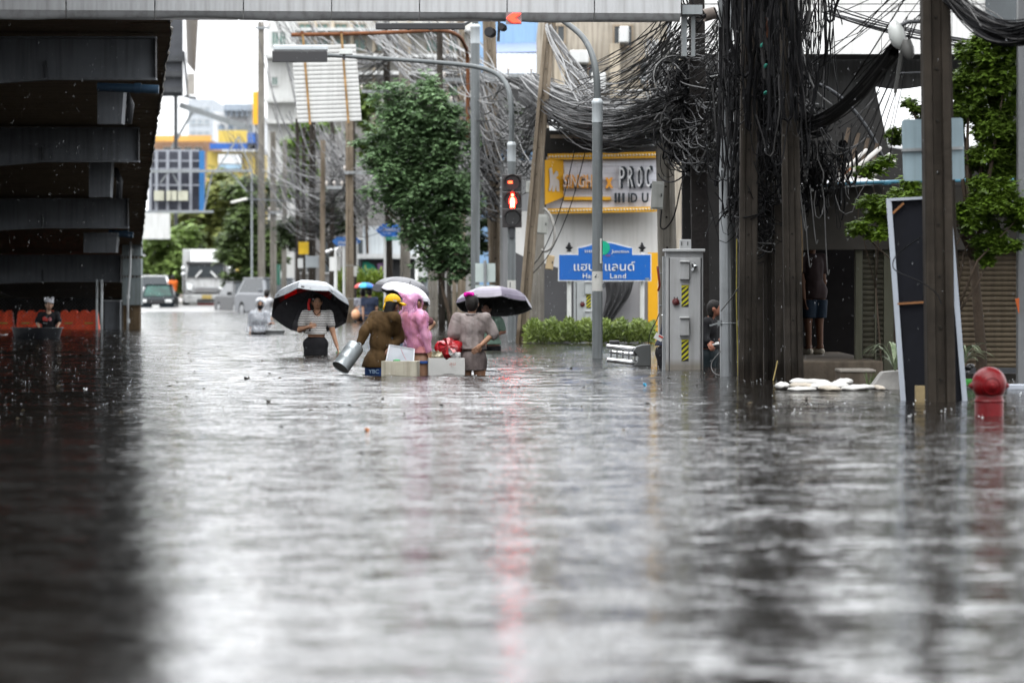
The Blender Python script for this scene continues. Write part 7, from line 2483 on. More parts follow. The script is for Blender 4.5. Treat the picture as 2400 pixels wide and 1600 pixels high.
def person(label, root, ztop, face, head, sh, hipx=0.0, arms=((None,), (None,)), top=None, bottom=None, sk=None, hair=None, feats=True,
           res=0.012, build=1.0, feet=None, group=None, curl=(0.5, 0.5), palms=None, legs=True, pitch=0.0, name='person'):
    """root at the water (z = 0); head and shoulder centres and the arms as world points"""
    sk = sk or skin
    T = thing(name, label, 'person', root, group=group)
    r0 = Vector(root)
    fa = math.radians(face)
    f = Vector((math.sin(fa), -math.cos(fa), 0))
    l = Vector((math.cos(fa), math.sin(fa), 0))      # points to the image right when facing the camera
    head, sh = head - r0, sh - r0
    zf = (GROUND if feet is None else feet)
    zt = ztop - r0.z
    H = zt - (zf - r0.z)
    zf = zf - r0.z
    hip = Vector((hipx, 0, zf + 0.515 * H))
    bd = build
    sw = 0.112 * H * (0.5 + 0.5 * bd)
    # facing of the shoulders follows f
    S = {s_: sh + l * (s_ * sw) for s_ in (-1, 1)}
    waist = hip.lerp(sh, 0.42)
    chest = hip.lerp(sh, 0.78)
    Q_ = H / 1.62
    torso = [('ell', hip, (0.165 * Q_ * bd, 0.118 * Q_ * bd, 0.125 * Q_), fa), ('ell', waist, (0.132 * Q_ * bd, 0.100 * Q_ * bd, 0.17 * Q_), fa),
             ('ell', chest, (0.150 * Q_ * bd, 0.108 * Q_ * bd, 0.15 * Q_), fa), ('cap', S[-1] * 0.9 + sh * 0.1, S[1] * 0.9 + sh * 0.1, 0.052 * Q_, 0.052 * Q_)]
    nb = sh + Vector((0, 0, 0.02 * Q_))
    body = list(torso)
    body += [('cap', nb, head - Vector((0, 0, 0.05)) - f * 0.015, 0.050 * Q_, 0.047 * Q_)]
    fp = (f * math.cos(pitch) - Vector((0, 0, math.sin(pitch))))
    up = (Vector((0, 0, math.cos(pitch))) + f * math.sin(pitch))
    hd = [('ell', head + up * 0.012, (0.072, 0.088, 0.092), fa), ('ell', head - up * 0.050 + fp * 0.022, (0.054, 0.062, 0.062), fa)]
    if feats:
        hd += [('ell', head + fp * 0.096 - up * 0.022, (0.012, 0.017, 0.020), fa), ('ell', head + l * 0.074 - up * 0.012, (0.012, 0.020, 0.030), fa), ('ell', head - l * 0.074 - up * 0.012, (0.012, 0.020, 0.030), fa)]
    body += hd
    ex = MB()
    sleeves = []
    for side, arm in zip((-1, 1), arms):
        # side -1: the arm at -l
        if arm is None: continue
        e, w_ = arm[0] - r0, arm[1] - r0
        s_ = S[side]
        body += [('cap', s_, e, 0.046 * Q_ * bd, 0.036 * Q_ * bd), ('cap', e, w_, 0.038 * Q_ * bd, 0.026 * Q_)]
        sleeves.append((s_, e, w_))
        pl = (palms[0 if side < 0 else 1] if palms else None) or (Vector((0, 0, -1)) if abs((w_ - e).normalized().z) < 0.7 else -l * side)
        hand(ex, w_, (w_ - e), Vector(pl), curl[0 if side < 0 else 1], 0.95 * Q_, thumb=side)
    if legs:
        for s_ in (-1, 1):
            hp = hip + l * (s_ * 0.085 * Q_) - Vector((0, 0, 0.04))
            kn = Vector((hipx * 0.5, 0, zf + 0.28 * H)) + l * (s_ * 0.09 * Q_) + f * 0.015
            an = Vector((0, 0, zf + 0.05 * H)) + l * (s_ * 0.09 * Q_) - f * 0.01
            body += [('cap', hp, kn, 0.085 * Q_ * bd, 0.055 * Q_), ('cap', kn, an, 0.055 * Q_, 0.036 * Q_), ('cap', an, an + f * 0.13 - Vector((0, 0, 0.035)), 0.042, 0.03)]
    vt, qd = sdf_mesh(body, res, 0.028)
    np_build('body', vt, qd, ex, sk, T)
    # clothing
    if top:
        g_ = top.get('inflate', 0.016)
        pr = [(p[0], p[1], tuple(q + g_ for q in p[2]), p[3]) if p[0] == 'ell' else (p[0], p[1], p[2], p[3] + g_, p[4] + g_) for p in torso]
        zh = top['hem'] - r0.z
        fl = top.get('flare', 0.0)
        hb = Vector((hip.x * 1.0, 0, zh + 0.02)) + top.get('hem_off', Vector())
        pr.append(('ell', hip.lerp(hb, 0.5), (0.165 * Q_ * bd + g_ + fl * 0.5, 0.118 * Q_ * bd + g_ + fl * 0.5, abs(hip.z - zh) * 0.6 + 0.12), fa))
        if fl: pr.append(('ell', hb, (0.165 * Q_ * bd + g_ + fl, 0.118 * Q_ * bd + g_ + fl, 0.16), fa))
        sl_ = top.get('sleeve', 0.6)
        sg = top.get('sleeve_r', 0.014)
        for s_, e, w_ in sleeves:
            t1 = min(1, sl_)
            pr.append(('cap', s_, s_.lerp(e, t1), 0.048 * Q_ * bd + sg, 0.042 * Q_ * bd + sg + top.get('cuff', 0.006) * (sl_ <= 1)))
            if sl_ > 1: pr.append(('cap', e, e.lerp(w_, sl_ - 1), 0.040 * Q_ * bd + sg, 0.032 * Q_ + sg * 0.8))
        if top.get('neg'): pr += top['neg']
        # open neckline
        pr.append(('ell', head - Vector((0, 0, 0.135)) + f * top.get('neck_f', 0.03), (0.066, 0.075 + top.get('neck_v', 0.0) * 0.3, 0.05 + top.get('neck_v', 0.0)), fa, 'neg'))
        vt, qd = sdf_mesh(pr, res, 0.03, clips=(((0, 0, -1), -zh),), wr=top.get('wr', 0.0028), wscale=top.get('ws', 1.0))
        np_build(top.get('name', 'shirt'), vt, qd, None, top['mat'], T)
    if bottom:
        g_ = bottom.get('inflate', 0.016)
        pr = []
        zt_ = bottom['top'] - r0.z
        zh = bottom['hem'] - r0.z
        p = torso[0]
        pr.append(('ell', p[1], tuple(q + g_ for q in p[2]), p[3]))
        if bottom.get('skirt'):
            hb = Vector((hip.x * 0.8, 0, zh))
            pr.append(('ell', hip.lerp(hb, 0.45), (0.155 * Q_ * bd + g_, 0.125 * Q_ * bd + g_, abs(hip.z - zh) * 0.9), fa))
            pr.append(('ell', hb, (0.150 * Q_ * bd + g_, 0.13 * Q_ * bd + g_, 0.2), fa))
        else:
            for s_ in (-1, 1):
                hp = hip + l * (s_ * 0.085 * Q_) - Vector((0, 0, 0.04))
                kn = Vector((hipx * 0.5, 0, zf + 0.28 * H)) + l * (s_ * 0.09 * Q_) + f * 0.015
                an = Vector((0, 0, zf + 0.05 * H)) + l * (s_ * 0.09 * Q_)
                pr += [('cap', hp, kn, 0.088 * Q_ * bd + g_, 0.068 * Q_ + g_), ('cap', kn, an, 0.062 * Q_ + g_, 0.05 * Q_ + g_)]
        vt, qd = sdf_mesh(pr, res, 0.03, clips=(((0, 0, -1), -zh), ((0, 0, 1), zt_)), wr=bottom.get('wr', 0.0022))
        np_build(bottom.get('name', 'shorts'), vt, qd, None, bottom['mat'], T)
    if hair is not None:
        pr = [('ell', head + up * 0.020 - fp * 0.012, (0.083, 0.096, 0.098), fa), ('ell', head - fp * 0.045 - up * 0.02, (0.076, 0.065, 0.085), fa)]
        for h_ in hair.get('add', ()): pr.append(h_ if h_[0] == 'cap' else h_)
        if hair.get('long'):
            pr.append(('ell', head - fp * 0.045 - up * (0.06 + hair['long'] / 2), (0.078, 0.05, 0.06 + hair['long'] / 2), fa))
        pr.append(('ell', head + fp * 0.085 - up * 0.045, (0.066, 0.085, 0.098), fa, 'neg'))
        vt, qd = sdf_mesh(pr, min(res, 0.011), 0.025, wr=0.0016, wscale=1.6)
        np_build('hair', vt, qd, None, hair.get('mat', hair_m), T)
    if feats:
        for s_ in (-1, 1):
            m = MB()
            m.ball(head + fp * 0.089 + l * (s_ * 0.030) + up * 0.006, (0.013, 0.007, 0.006), 8, M=rot(0, 0, fa))
            m.build('eye', eye_m, T, smooth=True)
            m = MB()
            m.ball(head + fp * 0.092 + l * (s_ * 0.031) + up * 0.027, (0.019, 0.005, 0.004), 8, M=rot(0, 0, fa))
            m.build('eyebrow', hair_m, T, smooth=True)
        m = MB()
        m.ball(head + fp * 0.084 - up * 0.060, (0.022, 0.008, 0.007), 8, M=rot(0, 0, fa))
        m.build('mouth', lip_m, T, smooth=True)
    return T, head + r0, f, l


def umbrella(label, ctr, axis, R_, h, colors, mats, hand_pt, ribs=8, spin=0.0, in_mat=1, vent=None, tip=0.05):
    """canopy with its rim centred on ctr, dome of height h along axis, shaft down to hand_pt"""
    axis = Vector(axis).normalized()
    T = thing('umbrella', label, 'umbrella', ctr)
    u, v = frame(axis)
    c = Vector(ctr)
    nsub, nr_ = 4, 8

    def pt(gi, q, t_, inner=0.0):
        a = spin + 2 * pi * (gi + q) / ribs
        sagf = 1 - 0.075 * t_ * t_ * math.sin(pi * q)
        zz = h * (1 - t_ ** 1.9) - 0.02 * math.sin(pi * q) * t_ - inner
        r_ = R_ * math.sin(t_ * pi / 2 * 0.94) / math.sin(pi / 2 * 0.94) * sagf
        return c + (u * math.cos(a) + v * math.sin(a)) * r_ + axis * zz

    for nm_, inner, side in (('canopy', 0.0, 0), ('canopy_lining', 0.012, 1)):
        m = MB(c)
        for g_ in range(ribs):
            for i in range(nsub):
                for j in range(nr_):
                    q0, q1, t0, t1 = i / nsub, (i + 1) / nsub, j / nr_, (j + 1) / nr_
                    m.mi = colors(g_, (j + 0.5) / nr_, side)
                    vs = [pt(g_, q0, t0, inner), pt(g_, q1, t0, inner), pt(g_, q1, t1, inner), pt(g_, q0, t1, inner)]
                    m.add(vs, [(0, 1, 2, 3) if side == 0 else (3, 2, 1, 0)])
        m.build(nm_, mats, T, smooth=True)
    for g_ in range(ribs):
        m = MB(c)
        m.tube([pt(g_, 0, t_, 0.018) for t_ in (0.04, 0.25, 0.5, 0.75, 1.0)] + [pt(g_, 0, 1.0, 0.0) + (pt(g_, 0, 1, 0) - pt(g_, 0, 0.9, 0)).normalized() * 0.02], 0.0035, 4)
        a = pt(g_, 0, 0.5, 0.014)
        m.tube([c + axis * (h * 0.35), a], 0.003, 4)
        m.build('rib', steel_dark, T)
    m = MB(c)
    m.tube([c + axis * (h + tip), c + axis * h, Vector(hand_pt)], 0.006, 6)
    m.build('shaft', mat('umbrella_shaft', (0.03, 0.03, 0.03), 0.35), T)
    m = MB(c)
    dn = (Vector(hand_pt) - c).normalized()
    m.tube([Vector(hand_pt) - dn * 0.06, Vector(hand_pt) + dn * 0.07], 0.014, 8)
    m.build('handle', black_plastic, T)
    return T


umb_black = mat('umbrella_black', (0.13, 0.13, 0.135), 0.6, var=0.25, scale=8, transl=0.5)
umb_grey = mat('umbrella_grey', (0.12, 0.12, 0.135), 0.38, var=0.15, scale=8, transl=0.2)
umb_red = mat('umbrella_red', (0.80, 0.03, 0.03), 0.5, var=0.12, scale=8, transl=0.4)
umb_pale = mat('umbrella_pale', (0.26, 0.28, 0.30), 0.25, var=0.15, scale=6)
umb_white = mat('umbrella_silver', (0.72, 0.70, 0.76), 0.35, var=0.08, scale=6)
umb_violet = mat('umbrella_violet', (0.16, 0.14, 0.19), 0.35, var=0.15, scale=6)

# ------------------------------------------------------------- striped shirt woman with the black and red umbrella
r_ = W(740, 832)
d = r_.y
strm = bpy.data.materials.new('striped_knit')
strm.use_nodes = True
t = strm.node_tree
b = t.nodes['Principled BSDF']
b.inputs['Roughness'].default_value = 0.85
tcn = t.nodes.new('ShaderNodeTexCoord')
wv = t.nodes.new('ShaderNodeTexWave')
wv.bands_direction = 'Z'
wv.inputs['Scale'].default_value = 11.5
wv.inputs['Distortion'].default_value = 0.6
rp = t.nodes.new('ShaderNodeValToRGB')
rp.color_ramp.elements[0].position, rp.color_ramp.elements[1].position = 0.46, 0.54
rp.color_ramp.elements[0].color = (0.025, 0.025, 0.028, 1)
rp.color_ramp.elements[1].color = (0.50, 0.49, 0.47, 1)
t.links.new(tcn.outputs['Object'], wv.inputs['Vector'])
t.links.new(wv.outputs['Fac'], rp.inputs[0])
t.links.new(rp.outputs[0], b.inputs['Base Color'])
black_cloth = mat('black_cloth', (0.012, 0.012, 0.014), 0.8, var=0.2, scale=12, bump=0.3)
hem = P(740, 783, d).z
T, hp, f_, l_ = person('person in a striped shirt and black skirt under the black and red umbrella', r_, P(740, 687, d).z, 8, P(743, 707, d - 0.03), P(743, 736, d), 0.0,
       arms=((P(703, 773, d - 0.02), P(724, 766, d - 0.2)), (P(779, 774, d + 0.02), P(790, 812, d - 0.05))),
       top=dict(mat=strm, hem=hem, sleeve=0.62, neck_v=0.05, neck_f=0.06, wr=0.002, inflate=0.014), bottom=dict(name='skirt', mat=black_cloth, top=hem + 0.03, hem=-0.15, skirt=True, inflate=0.02),
       sk=mat('skin_warm', (0.40, 0.215, 0.13), 0.5, var=0.1, scale=9), hair=dict(long=0.05), res=0.009, build=1.08, curl=(1.5, 0.6), palms=(Vector((0.7, 0.5, 0)), None))
m = MB(r_)
mm = rot(0, 0, 0.14)
pts = [hp + Vector((-0.075, -0.03, -0.115)), hp + Vector((-0.045, -0.105, -0.17)), hp + Vector((0.0, -0.128, -0.215)), hp + Vector((0.045, -0.105, -0.17)), hp + Vector((0.075, -0.03, -0.115))]
m.tube(pts, 0.007, 6)
m.build('neck_trim', black_cloth, T, smooth=True)


_ax = Vector((0.02, 0.57, 0.82)).normalized()
_u, _v = frame(_ax)


def umb_c(g_, t_, side):
    a = 0.55 + 2 * pi * (g_ + 0.5) / 8
    q = _u * math.cos(a) + _v * math.sin(a)
    if side == 1:
        if q.x < -0.85 and 0.26 < t_ < 0.55: return 2
        if q.x > 0.85 and t_ < 0.36: return 2
        return 1 if (q.y > 0.1 and q.x < 0.1) else 0
    if q.x < -0.2 and q.y < 0.3 and t_ < 0.6: return 2
    return 3 if q.y < 0.4 else 1


umbrella('big black umbrella with red vents tilted behind the striped shirt', P(727, 727, d + 0.12), (0.02, 0.57, 0.82), 0.645, 0.40, umb_c, [umb_black, umb_grey, umb_red, umb_pale], P(726, 768, d - 0.20), spin=0.55)
m = MB(P(724, 712, d - 0.05))
m.tube([P(726, 700, d - 0.05), P(723, 712, d - 0.06), P(724, 727, d - 0.08)], 0.022, 6)
m.build('red_strap', umb_red, label='red closing strap dangling from the big tilted umbrella', cat='strap')
c = P(793, 826, d - 0.05)
m = MB(c)
m.ball(c, (0.045, 0.03, 0.03), 8)
m.build('green_packet', mat('packet_green', (0.28, 0.40, 0.24), 0.5), smooth=True, label='pale green packet held low by the striped shirt person', cat='packet')

# ------------------------------------------------------------- yellow cap
r_ = W(880, 877)
d = r_.y
brown = mat('brown_jersey', (0.092, 0.054, 0.021), 0.85, var=0.18, scale=5, bump=0.35, bscale=30, streak=0.35)
T, hp, f_, l_ = person('person in a brown jersey and yellow cap bending over the foam box', r_, P(918, 694, d).z, 138, P(920, 715, d + 0.02), P(901, 744, d + 0.02), 0.03,
       arms=((P(936, 792, d + 0.1), P(916, 815, d - 0.12)), (P(853, 780, d - 0.02), P(843, 803, d - 0.05))),
       top=dict(name='jersey', mat=brown, hem=P(880, 861, d).z, sleeve=1.85, sleeve_r=0.026, inflate=0.026, flare=0.010, wr=0.0055, hem_off=Vector((-0.02, 0, 0))),
       bottom=dict(mat=mat('blue_shorts', (0.025, 0.07, 0.22), 0.75, var=0.15), top=P(880, 850, d).z, hem=-0.12, inflate=0.022), hair=dict(long=0.10), res=0.009, build=0.94, sk=skin_d, curl=(0.7, 0.9), pitch=0.25)
letters('YBC', 864, 865, 875, d - 0.165, mat('shorts_print', (0.32, 0.45, 0.62), 0.6, var=0), T, r_, width=24, depth=0)
# cap
capm = mat('cap_yellow', (0.80, 0.46, 0.012), 0.6, var=0.08, scale=8)
c = hp + Vector((0, 0, 0.045))
fa = math.radians(105)
cf = Vector((math.sin(fa), -math.cos(fa), 0)); cl_ = Vector((math.cos(fa), math.sin(fa), 0))
CT = thing('baseball_cap', 'yellow baseball cap worn with its peak to the right', 'cap', c)
vt, qd = sdf_mesh([('ell', Vector((0, 0, 0)), (0.096, 0.108, 0.100), fa)], 0.009, 0.02, clips=(((0.12, 0, -1), 0.012),))
np_build('crown', vt, qd, None, capm, CT)
m = MB()
rows = []
for i in range(13):
    a = -0.95 + 1.9 * i / 12
    e0 = cf * (0.100 * math.cos(a)) + cl_ * (0.092 * math.sin(a))
    e1 = cf * (0.100 * math.cos(a) + 0.085 * math.cos(a * 0.8)) + cl_ * (0.088 * math.sin(a))
    rows.append((e0 + Vector((0, 0, -0.012)), e0.lerp(e1, 0.5) + Vector((0, 0, -0.016 - 0.01 * a * a)), e1 + Vector((0, 0, -0.040 - 0.02 * a * a))))
vs = [q for r2 in rows for q in r2]
m.add(vs, [(3 * i + j, 3 * i + j + 1, 3 * i + j + 4, 3 * i + j + 3) for i in range(12) for j in (0, 1)])
m.build('peak', capm, CT, smooth=True, solid=0.006)
m = MB()
m.tube([-cf * 0.085 + Vector((0, -0.03, -0.01)), -cf * 0.105 + Vector((0, -0.04, -0.05)), -cf * 0.118 + Vector((0, -0.045, -0.105))], 0.011, 6)
m.build('strap', capm, CT, smooth=True)
m = MB()
m.box(cf * 0.03 + Vector((0.005, -0.100, 0.012)), (0.05, 0.008, 0.022), M=rot(0, 0.2, 0.1))
m.build('stitched_patch', mat('patch_pale', (0.6, 0.5, 0.4), 0.7), CT)

# aluminium can
can_m = mat('aluminium_can', (0.42, 0.46, 0.48), 0.38, 0.55, var=0.12, scale=4, streak=0.1)
A_, B_ = P(798, 862, d - 0.30), P(835, 810, d - 0.14)
T = thing('metal_can', 'dented grey aluminium can carried tilted in the left hand', 'can', A_)
L_ = (B_ - A_).length
M4 = rot4((0, 0, 0), B_ - A_)
m = MB()
rr = 0.114
m.lathe([(rr * 0.94, 0.02), (rr * 1.03, 0.0), (rr * 1.05, 0.006), (rr, 0.014), (rr, L_ * 0.33), (rr * 1.012, L_ * 0.34), (rr, L_ * 0.355), (rr, L_ * 0.72), (rr * 1.015, L_ * 0.735), (rr, L_ * 0.75), (rr, L_ * 0.93), (rr * 0.93, L_ * 0.99), (rr * 0.8, L_), (rr * 0.7, L_ - 0.01)], M4, 28)
m.build('shell', can_m, T, smooth='auto')
m = MB()
m.lathe([(0.0, 0.030), (rr * 0.93, 0.028), (rr * 0.95, 0.012)], M4, 28)
m.build('recessed_base', mat('can_base', (0.16, 0.16, 0.15), 0.6, 0.3, var=0.3, scale=9), T, smooth='auto')
m = MB()
hh = M4 @ Vector((0, rr * 0.0, L_))
pts = [M4 @ Vector((math.cos(a) * rr * 0.75, 0, L_ + math.sin(a) * 0.05)) for a in [pi * i / 8 for i in range(9)]]
m.tube(pts, 0.006, 6)
m.build('handle', steel_galv, T)

# foam boxes
foam = mat('foam_white', (0.70, 0.70, 0.68), 0.75, var=0.06, scale=6, bump=0.15, bscale=60)
foam_d = mat('foam_soiled', (0.62, 0.58, 0.47), 0.75, var=0.12, scale=5, streak=0.35, bump=0.15, bscale=60)


def foam_box(label, x0, x1, ytop, ybase, rz, m_, dep, wall=0.03, group=None, notch=False):
    d = D(ybase)
    a, b_ = P(x0, ytop, d), P(x1, ytop, d)
    o = Vector(((a.x + b_.x) / 2, d, 0))
    T = thing('foam_box', label, 'box', o, rz, group)
    w_ = (b_.x - a.x) * 0.93
    zt, zb = a.z, -0.05
    if notch:
        pr = [(-w_ / 2, zb), (w_ / 2, zb), (w_ / 2, zt), (0.035, zt), (0.0, zt - 0.028), (-0.03, zt), (-w_ / 2, zt)]
        MB().prism([(q[0], -0.0, q[1]) for q in pr], (0, wall, 0)).build('front_wall', m_, T, bevel=0.004)
    else:
        MB().box((0, wall / 2, (zt + zb) / 2), (w_, wall, zt - zb)).build('front_wall', m_, T, bevel=0.006)
    MB().box((0, dep - wall / 2, (zt + zb) / 2), (w_, wall, zt - zb)).build('back_wall', m_, T, bevel=0.006)
    for s_ in (-1, 1):
        MB().box((s_ * (w_ / 2 - wall / 2), dep / 2, (zt + zb) / 2), (wall, dep - 2 * wall - 0.002, zt - zb - 0.002)).build('end_wall', m_, T, bevel=0.004)
    MB().box((0, dep / 2, zb + 0.02), (w_ - 2 * wall - 0.004, dep - 2 * wall - 0.004, 0.04)).build('floor', m_, T)
    return T, o, d, w_, zt


T, o, d1, w1, zt1 = foam_box('yellowed foam box with a clear lid propped inside it', 890, 980, 846, 879, -0.10, foam_d, 0.33, group=None)
m = MB(o)
lid = [P(905, 846, d1 + 0.07), P(969, 846, d1 + 0.1), P(971, 818, d1 + 0.16), P(913, 808, d1 + 0.16)]
m.prism(lid, (0, 0.012, 0.004))
lo_ = m.build('clear_cover', mat('lid_clear', (0.62, 0.66, 0.72), 0.2, var=0.1, alpha=0.72), bevel=0.004, label='clear plastic lid propped upright in the yellowed foam box', cat='lid')
m = MB(o)
for i in range(4):
    m.bar(lid[i] + Vector((0, -0.004, 0)), lid[(i + 1) % 4] + Vector((0, -0.004, 0)), 0.016, 0.012, (0, 1, 0))
m.build('lid_rim', mat('lid_rim', (0.66, 0.68, 0.72), 0.3), lo_)
m = MB(o)
m.tube(curve_pts([P(939, 815, d1 + 0.06), P(945, 830, d1 + 0.06), P(952, 843, d1 + 0.05)]), 0.003, 4)
m.build('pink_string', mat('string_pink', (0.55, 0.2, 0.25), 0.7), lo_)
c = P(930, 845, d1 + 0.06)
m = MB(c)
m.ball(c, (0.05, 0.04, 0.02), 8)
m.build('green_wrapper', mat('wrapper_green', (0.05, 0.35, 0.12), 0.5), smooth=True, label='green wrapper lying in the yellowed foam box', cat='wrapper')
T, o, d2, w2, zt2 = foam_box('clean white foam box filled with a red plastic bag', 1001, 1093, 839, 877, 0.09, foam, 0.34, notch=True)
letters('ลุน', 1053, 847, 856, d2 - 0.03, mat('stamp_pink', (0.62, 0.30, 0.26), 0.7, var=0), T, o, width=14, depth=0)
for o_ in T.children:
    if o_.name.startswith('lettering'):
        o_.rotation_euler = (0, 0, 0)


def bag(label, c, rad, m_, knot, seed, alpha=None, fold=0.22):
    rr_ = random.Random(seed)
    m = MB(c)
    n_, k_ = 20, 28
    vs, fs = [], []
    ph = [rr_.uniform(0, 6.3) for _ in range(6)]
    for i in range(n_ + 1):
        th = pi * i / n_
        for j in range(k_):
            a = 2 * pi * j / k_
            pinch = 1 - 0.25 * math.exp(-((th - 0.5) / 0.3) ** 2)
            w_ = 1 + fold * (0.4 * math.sin(5 * a + 2 * th + ph[0]) + 0.35 * math.sin(9 * a - 3 * th + ph[1]) + 0.25 * math.sin(13 * a + 7 * th + ph[2])) * math.sin(th)
            q = Vector((math.sin(th) * math.cos(a) * rad[0], math.sin(th) * math.sin(a) * rad[1], math.cos(th) * rad[2])) * w_ * pinch
            vs.append(c + q)
    for i in range(n_):
        for j in range(k_):
            fs.append((i * k_ + j, (i + 1) * k_ + j, (i + 1) * k_ + (j + 1) % k_, i * k_ + (j + 1) % k_))
    m.add(vs, fs)
    for kk in range(7):
        a = 2 * pi * kk / 7 + ph[3]
        kn = knot
        e = kn + Vector((math.cos(a) * rad[0] * 0.75, -abs(math.sin(a)) * 0.02 - 0.01, math.sin(a) * rad[2] * 0.75))
        sd = Vector((-math.sin(a), 0, math.cos(a))) * 0.03
        m.add([kn, e + sd, e - sd * 0.6 + Vector((0, -0.02, 0))], [(0, 1, 2)])
    return m.build('plastic_bag', m_, smooth=True, label=label, cat='bag')


redbag = mat('bag_red', (0.48, 0.012, 0.020), 0.22, var=0.15, scale=12, bump=0.7, bscale=22, coat=0.3)
whitebag = mat('bag_white', (0.68, 0.67, 0.66), 0.28, var=0.1, scale=12, bump=0.6, bscale=26)
c = P(1052, 816, d2 + 0.17)
bag('shiny knotted red plastic bag standing in the white foam box', c, (0.165, 0.13, 0.14), redbag, c + Vector((-0.01, -0.14, 0.03)), 4)
c = P(1068, 832, d2 + 0.09)
bag('small knotted white bag right of the red bag', c, (0.07, 0.06, 0.055), whitebag, c + Vector((-0.05, -0.04, 0.05)), 7)
c = P(1024, 834, d2 + 0.09)
bag('see through bag of yellow food left of the red bag', c, (0.085, 0.06, 0.045), mat('bag_food', (0.66, 0.60, 0.42), 0.28, var=0.25, scale=16, bump=0.6, bscale=26), c + Vector((0.0, -0.05, 0.03)), 9)

# ------------------------------------------------------------- pink raincoat
r_ = W(983, 877)
d = r_.y + 0.25
r_ = Vector((P(983, 870, d).x, d, 0))
pink_tee = mat('pink_tee', (0.60, 0.24, 0.25), 0.8, var=0.12, scale=9)
T, hp, f_, l_ = person('person in a thin pink plastic raincoat standing by the foam boxes', r_, P(970, 690, d).z, 122, P(974, 709, d), P(967, 744, d), 0.0,
       arms=((P(996, 786, d - 0.16), P(1006, 823, d - 0.18)), (P(955, 790, d + 0.15), P(966, 815, d + 0.05))),
       top=dict(name='t_shirt', mat=pink_tee, hem=P(983, 828, d).z, sleeve=0.45, wr=0.003, inflate=0.018),
       bottom=dict(mat=mat('blue_trim_shorts', (0.04, 0.10, 0.32), 0.75), top=P(983, 845, d).z, hem=P(983, 852, d).z, inflate=0.012, name='shorts'), hair=dict(long=0.08), curl=(0.8, 0.5), res=0.009, build=0.96)
rainm = bpy.data.materials.new('pink_film')
rainm.use_nodes = True
t = rainm.node_tree
b = t.nodes['Principled BSDF']
b.inputs['Base Color'].default_value = (0.80, 0.36, 0.62, 1)
b.inputs['Roughness'].default_value = 0.22
tcn = t.nodes.new('ShaderNodeTexCoord')
nz = t.nodes.new('ShaderNodeTexNoise')
nz.inputs['Scale'].default_value = 4
nz.inputs['Detail'].default_value = 4
mpn = t.nodes.new('ShaderNodeMapping'); mpn.inputs['Scale'].default_value = (1.6, 1.6, 0.5)
t.links.new(tcn.outputs['Object'], mpn.inputs[0]); t.links.new(mpn.outputs[0], nz.inputs['Vector'])
mr = t.nodes.new('ShaderNodeMapRange')
mr.inputs['From Min'].default_value, mr.inputs['From Max'].default_value = 0.3, 0.7
mr.inputs['To Min'].default_value, mr.inputs['To Max'].default_value = 0.24, 0.54
t.links.new(nz.outputs['Fac'], mr.inputs['Value'])
t.links.new(mr.outputs[0], b.inputs['Alpha'])
bn = t.nodes.new('ShaderNodeBump'); bn.inputs['Strength'].default_value = 0.8; bn.inputs['Distance'].default_value = 0.02
t.links.new(nz.outputs['Fac'], bn.inputs['Height']); t.links.new(bn.outputs[0], b.inputs['Normal'])


def loc(p): return p - r_


fa = math.radians(122)
pr = [('ell', loc(P(966, 765, d)), (0.185, 0.15, 0.22), fa), ('ell', loc(P(972, 802, d)), (0.165, 0.14, 0.17), fa), ('cap', loc(P(948, 744, d + 0.14)), loc(P(985, 743, d - 0.15)), 0.092, 0.092),
      ('cap', loc(P(986, 744, d - 0.15)), loc(P(996, 786, d - 0.16)), 0.092, 0.072), ('cap', loc(P(996, 786, d - 0.16)), loc(P(1006, 819, d - 0.18)), 0.068, 0.042),
      ('cap', loc(P(949, 746, d + 0.14)), loc(P(955, 790, d + 0.15)), 0.085, 0.075),
      ('ell', loc(P(973, 708, d)), (0.100, 0.120, 0.122), fa), ('cap', loc(P(962, 700, d)), loc(P(936, 687, d + 0.03)), 0.075, 0.012), ('cap', loc(P(962, 712, d)), loc(P(966, 742, d)), 0.105, 0.15),
      ('ell', loc(P(985, 822, d - 0.08)), (0.045, 0.045, 0.06), 0), ('ell', loc(P(990, 716, d - 0.08)), (0.075, 0.075, 0.085), 0, 'neg')]
vt, qd = sdf_mesh(pr, 0.011, 0.045, clips=(((0, 0, -1), -loc(P(983, 836, d)).z),), wr=0.007, wscale=1.2)
np_build('raincoat', vt, qd, None, rainm, T)

# ------------------------------------------------------------- grey dress, magenta scrunchie
r_ = W(1106, 876)
d = r_.y
taupe = mat('taupe_linen', (0.34, 0.295, 0.285), 0.85, var=0.18, scale=6, bump=0.4, bscale=30, streak=0.4, grime=(5.5, (0.17, 0.14, 0.135), 0.50))
T, hp, f_, l_ = person('person in a wrinkled taupe shirt dress seen from behind, hand on hip', r_, P(1106, 689, d).z, 168, P(1107, 711, d), P(1105, 747, d), 0.01,
       arms=((P(1156, 782, d - 0.02), P(1127, 809, d - 0.15)), (P(1063, 783, d - 0.02), P(1074, 806, d + 0.14))),
       top=dict(name='shirt_dress', mat=taupe, hem=P(1106, 818, d).z, sleeve=0.98, sleeve_r=0.024, inflate=0.022, wr=0.005, flare=0.0, cuff=0.012),
       bottom=dict(name='dress_skirt', mat=mat('taupe_wet', (0.165, 0.135, 0.13), 0.8, var=0.2, scale=8, bump=0.35, streak=0.35), top=P(1106, 813, d).z, hem=P(1106, 868, d).z, skirt=True, inflate=0.018, wr=0.004),
       hair=dict(add=[('ell', Vector((-0.04, -0.02, 0.085)) + P(1107, 711, d) - r_, (0.055, 0.055, 0.05), 0)]), sk=mat('skin_warm', (0.40, 0.215, 0.13)), curl=(0.35, 0.5), palms=(Vector((-0.6, 0.8, 0)), None), res=0.009, build=0.98)
m = MB(r_)
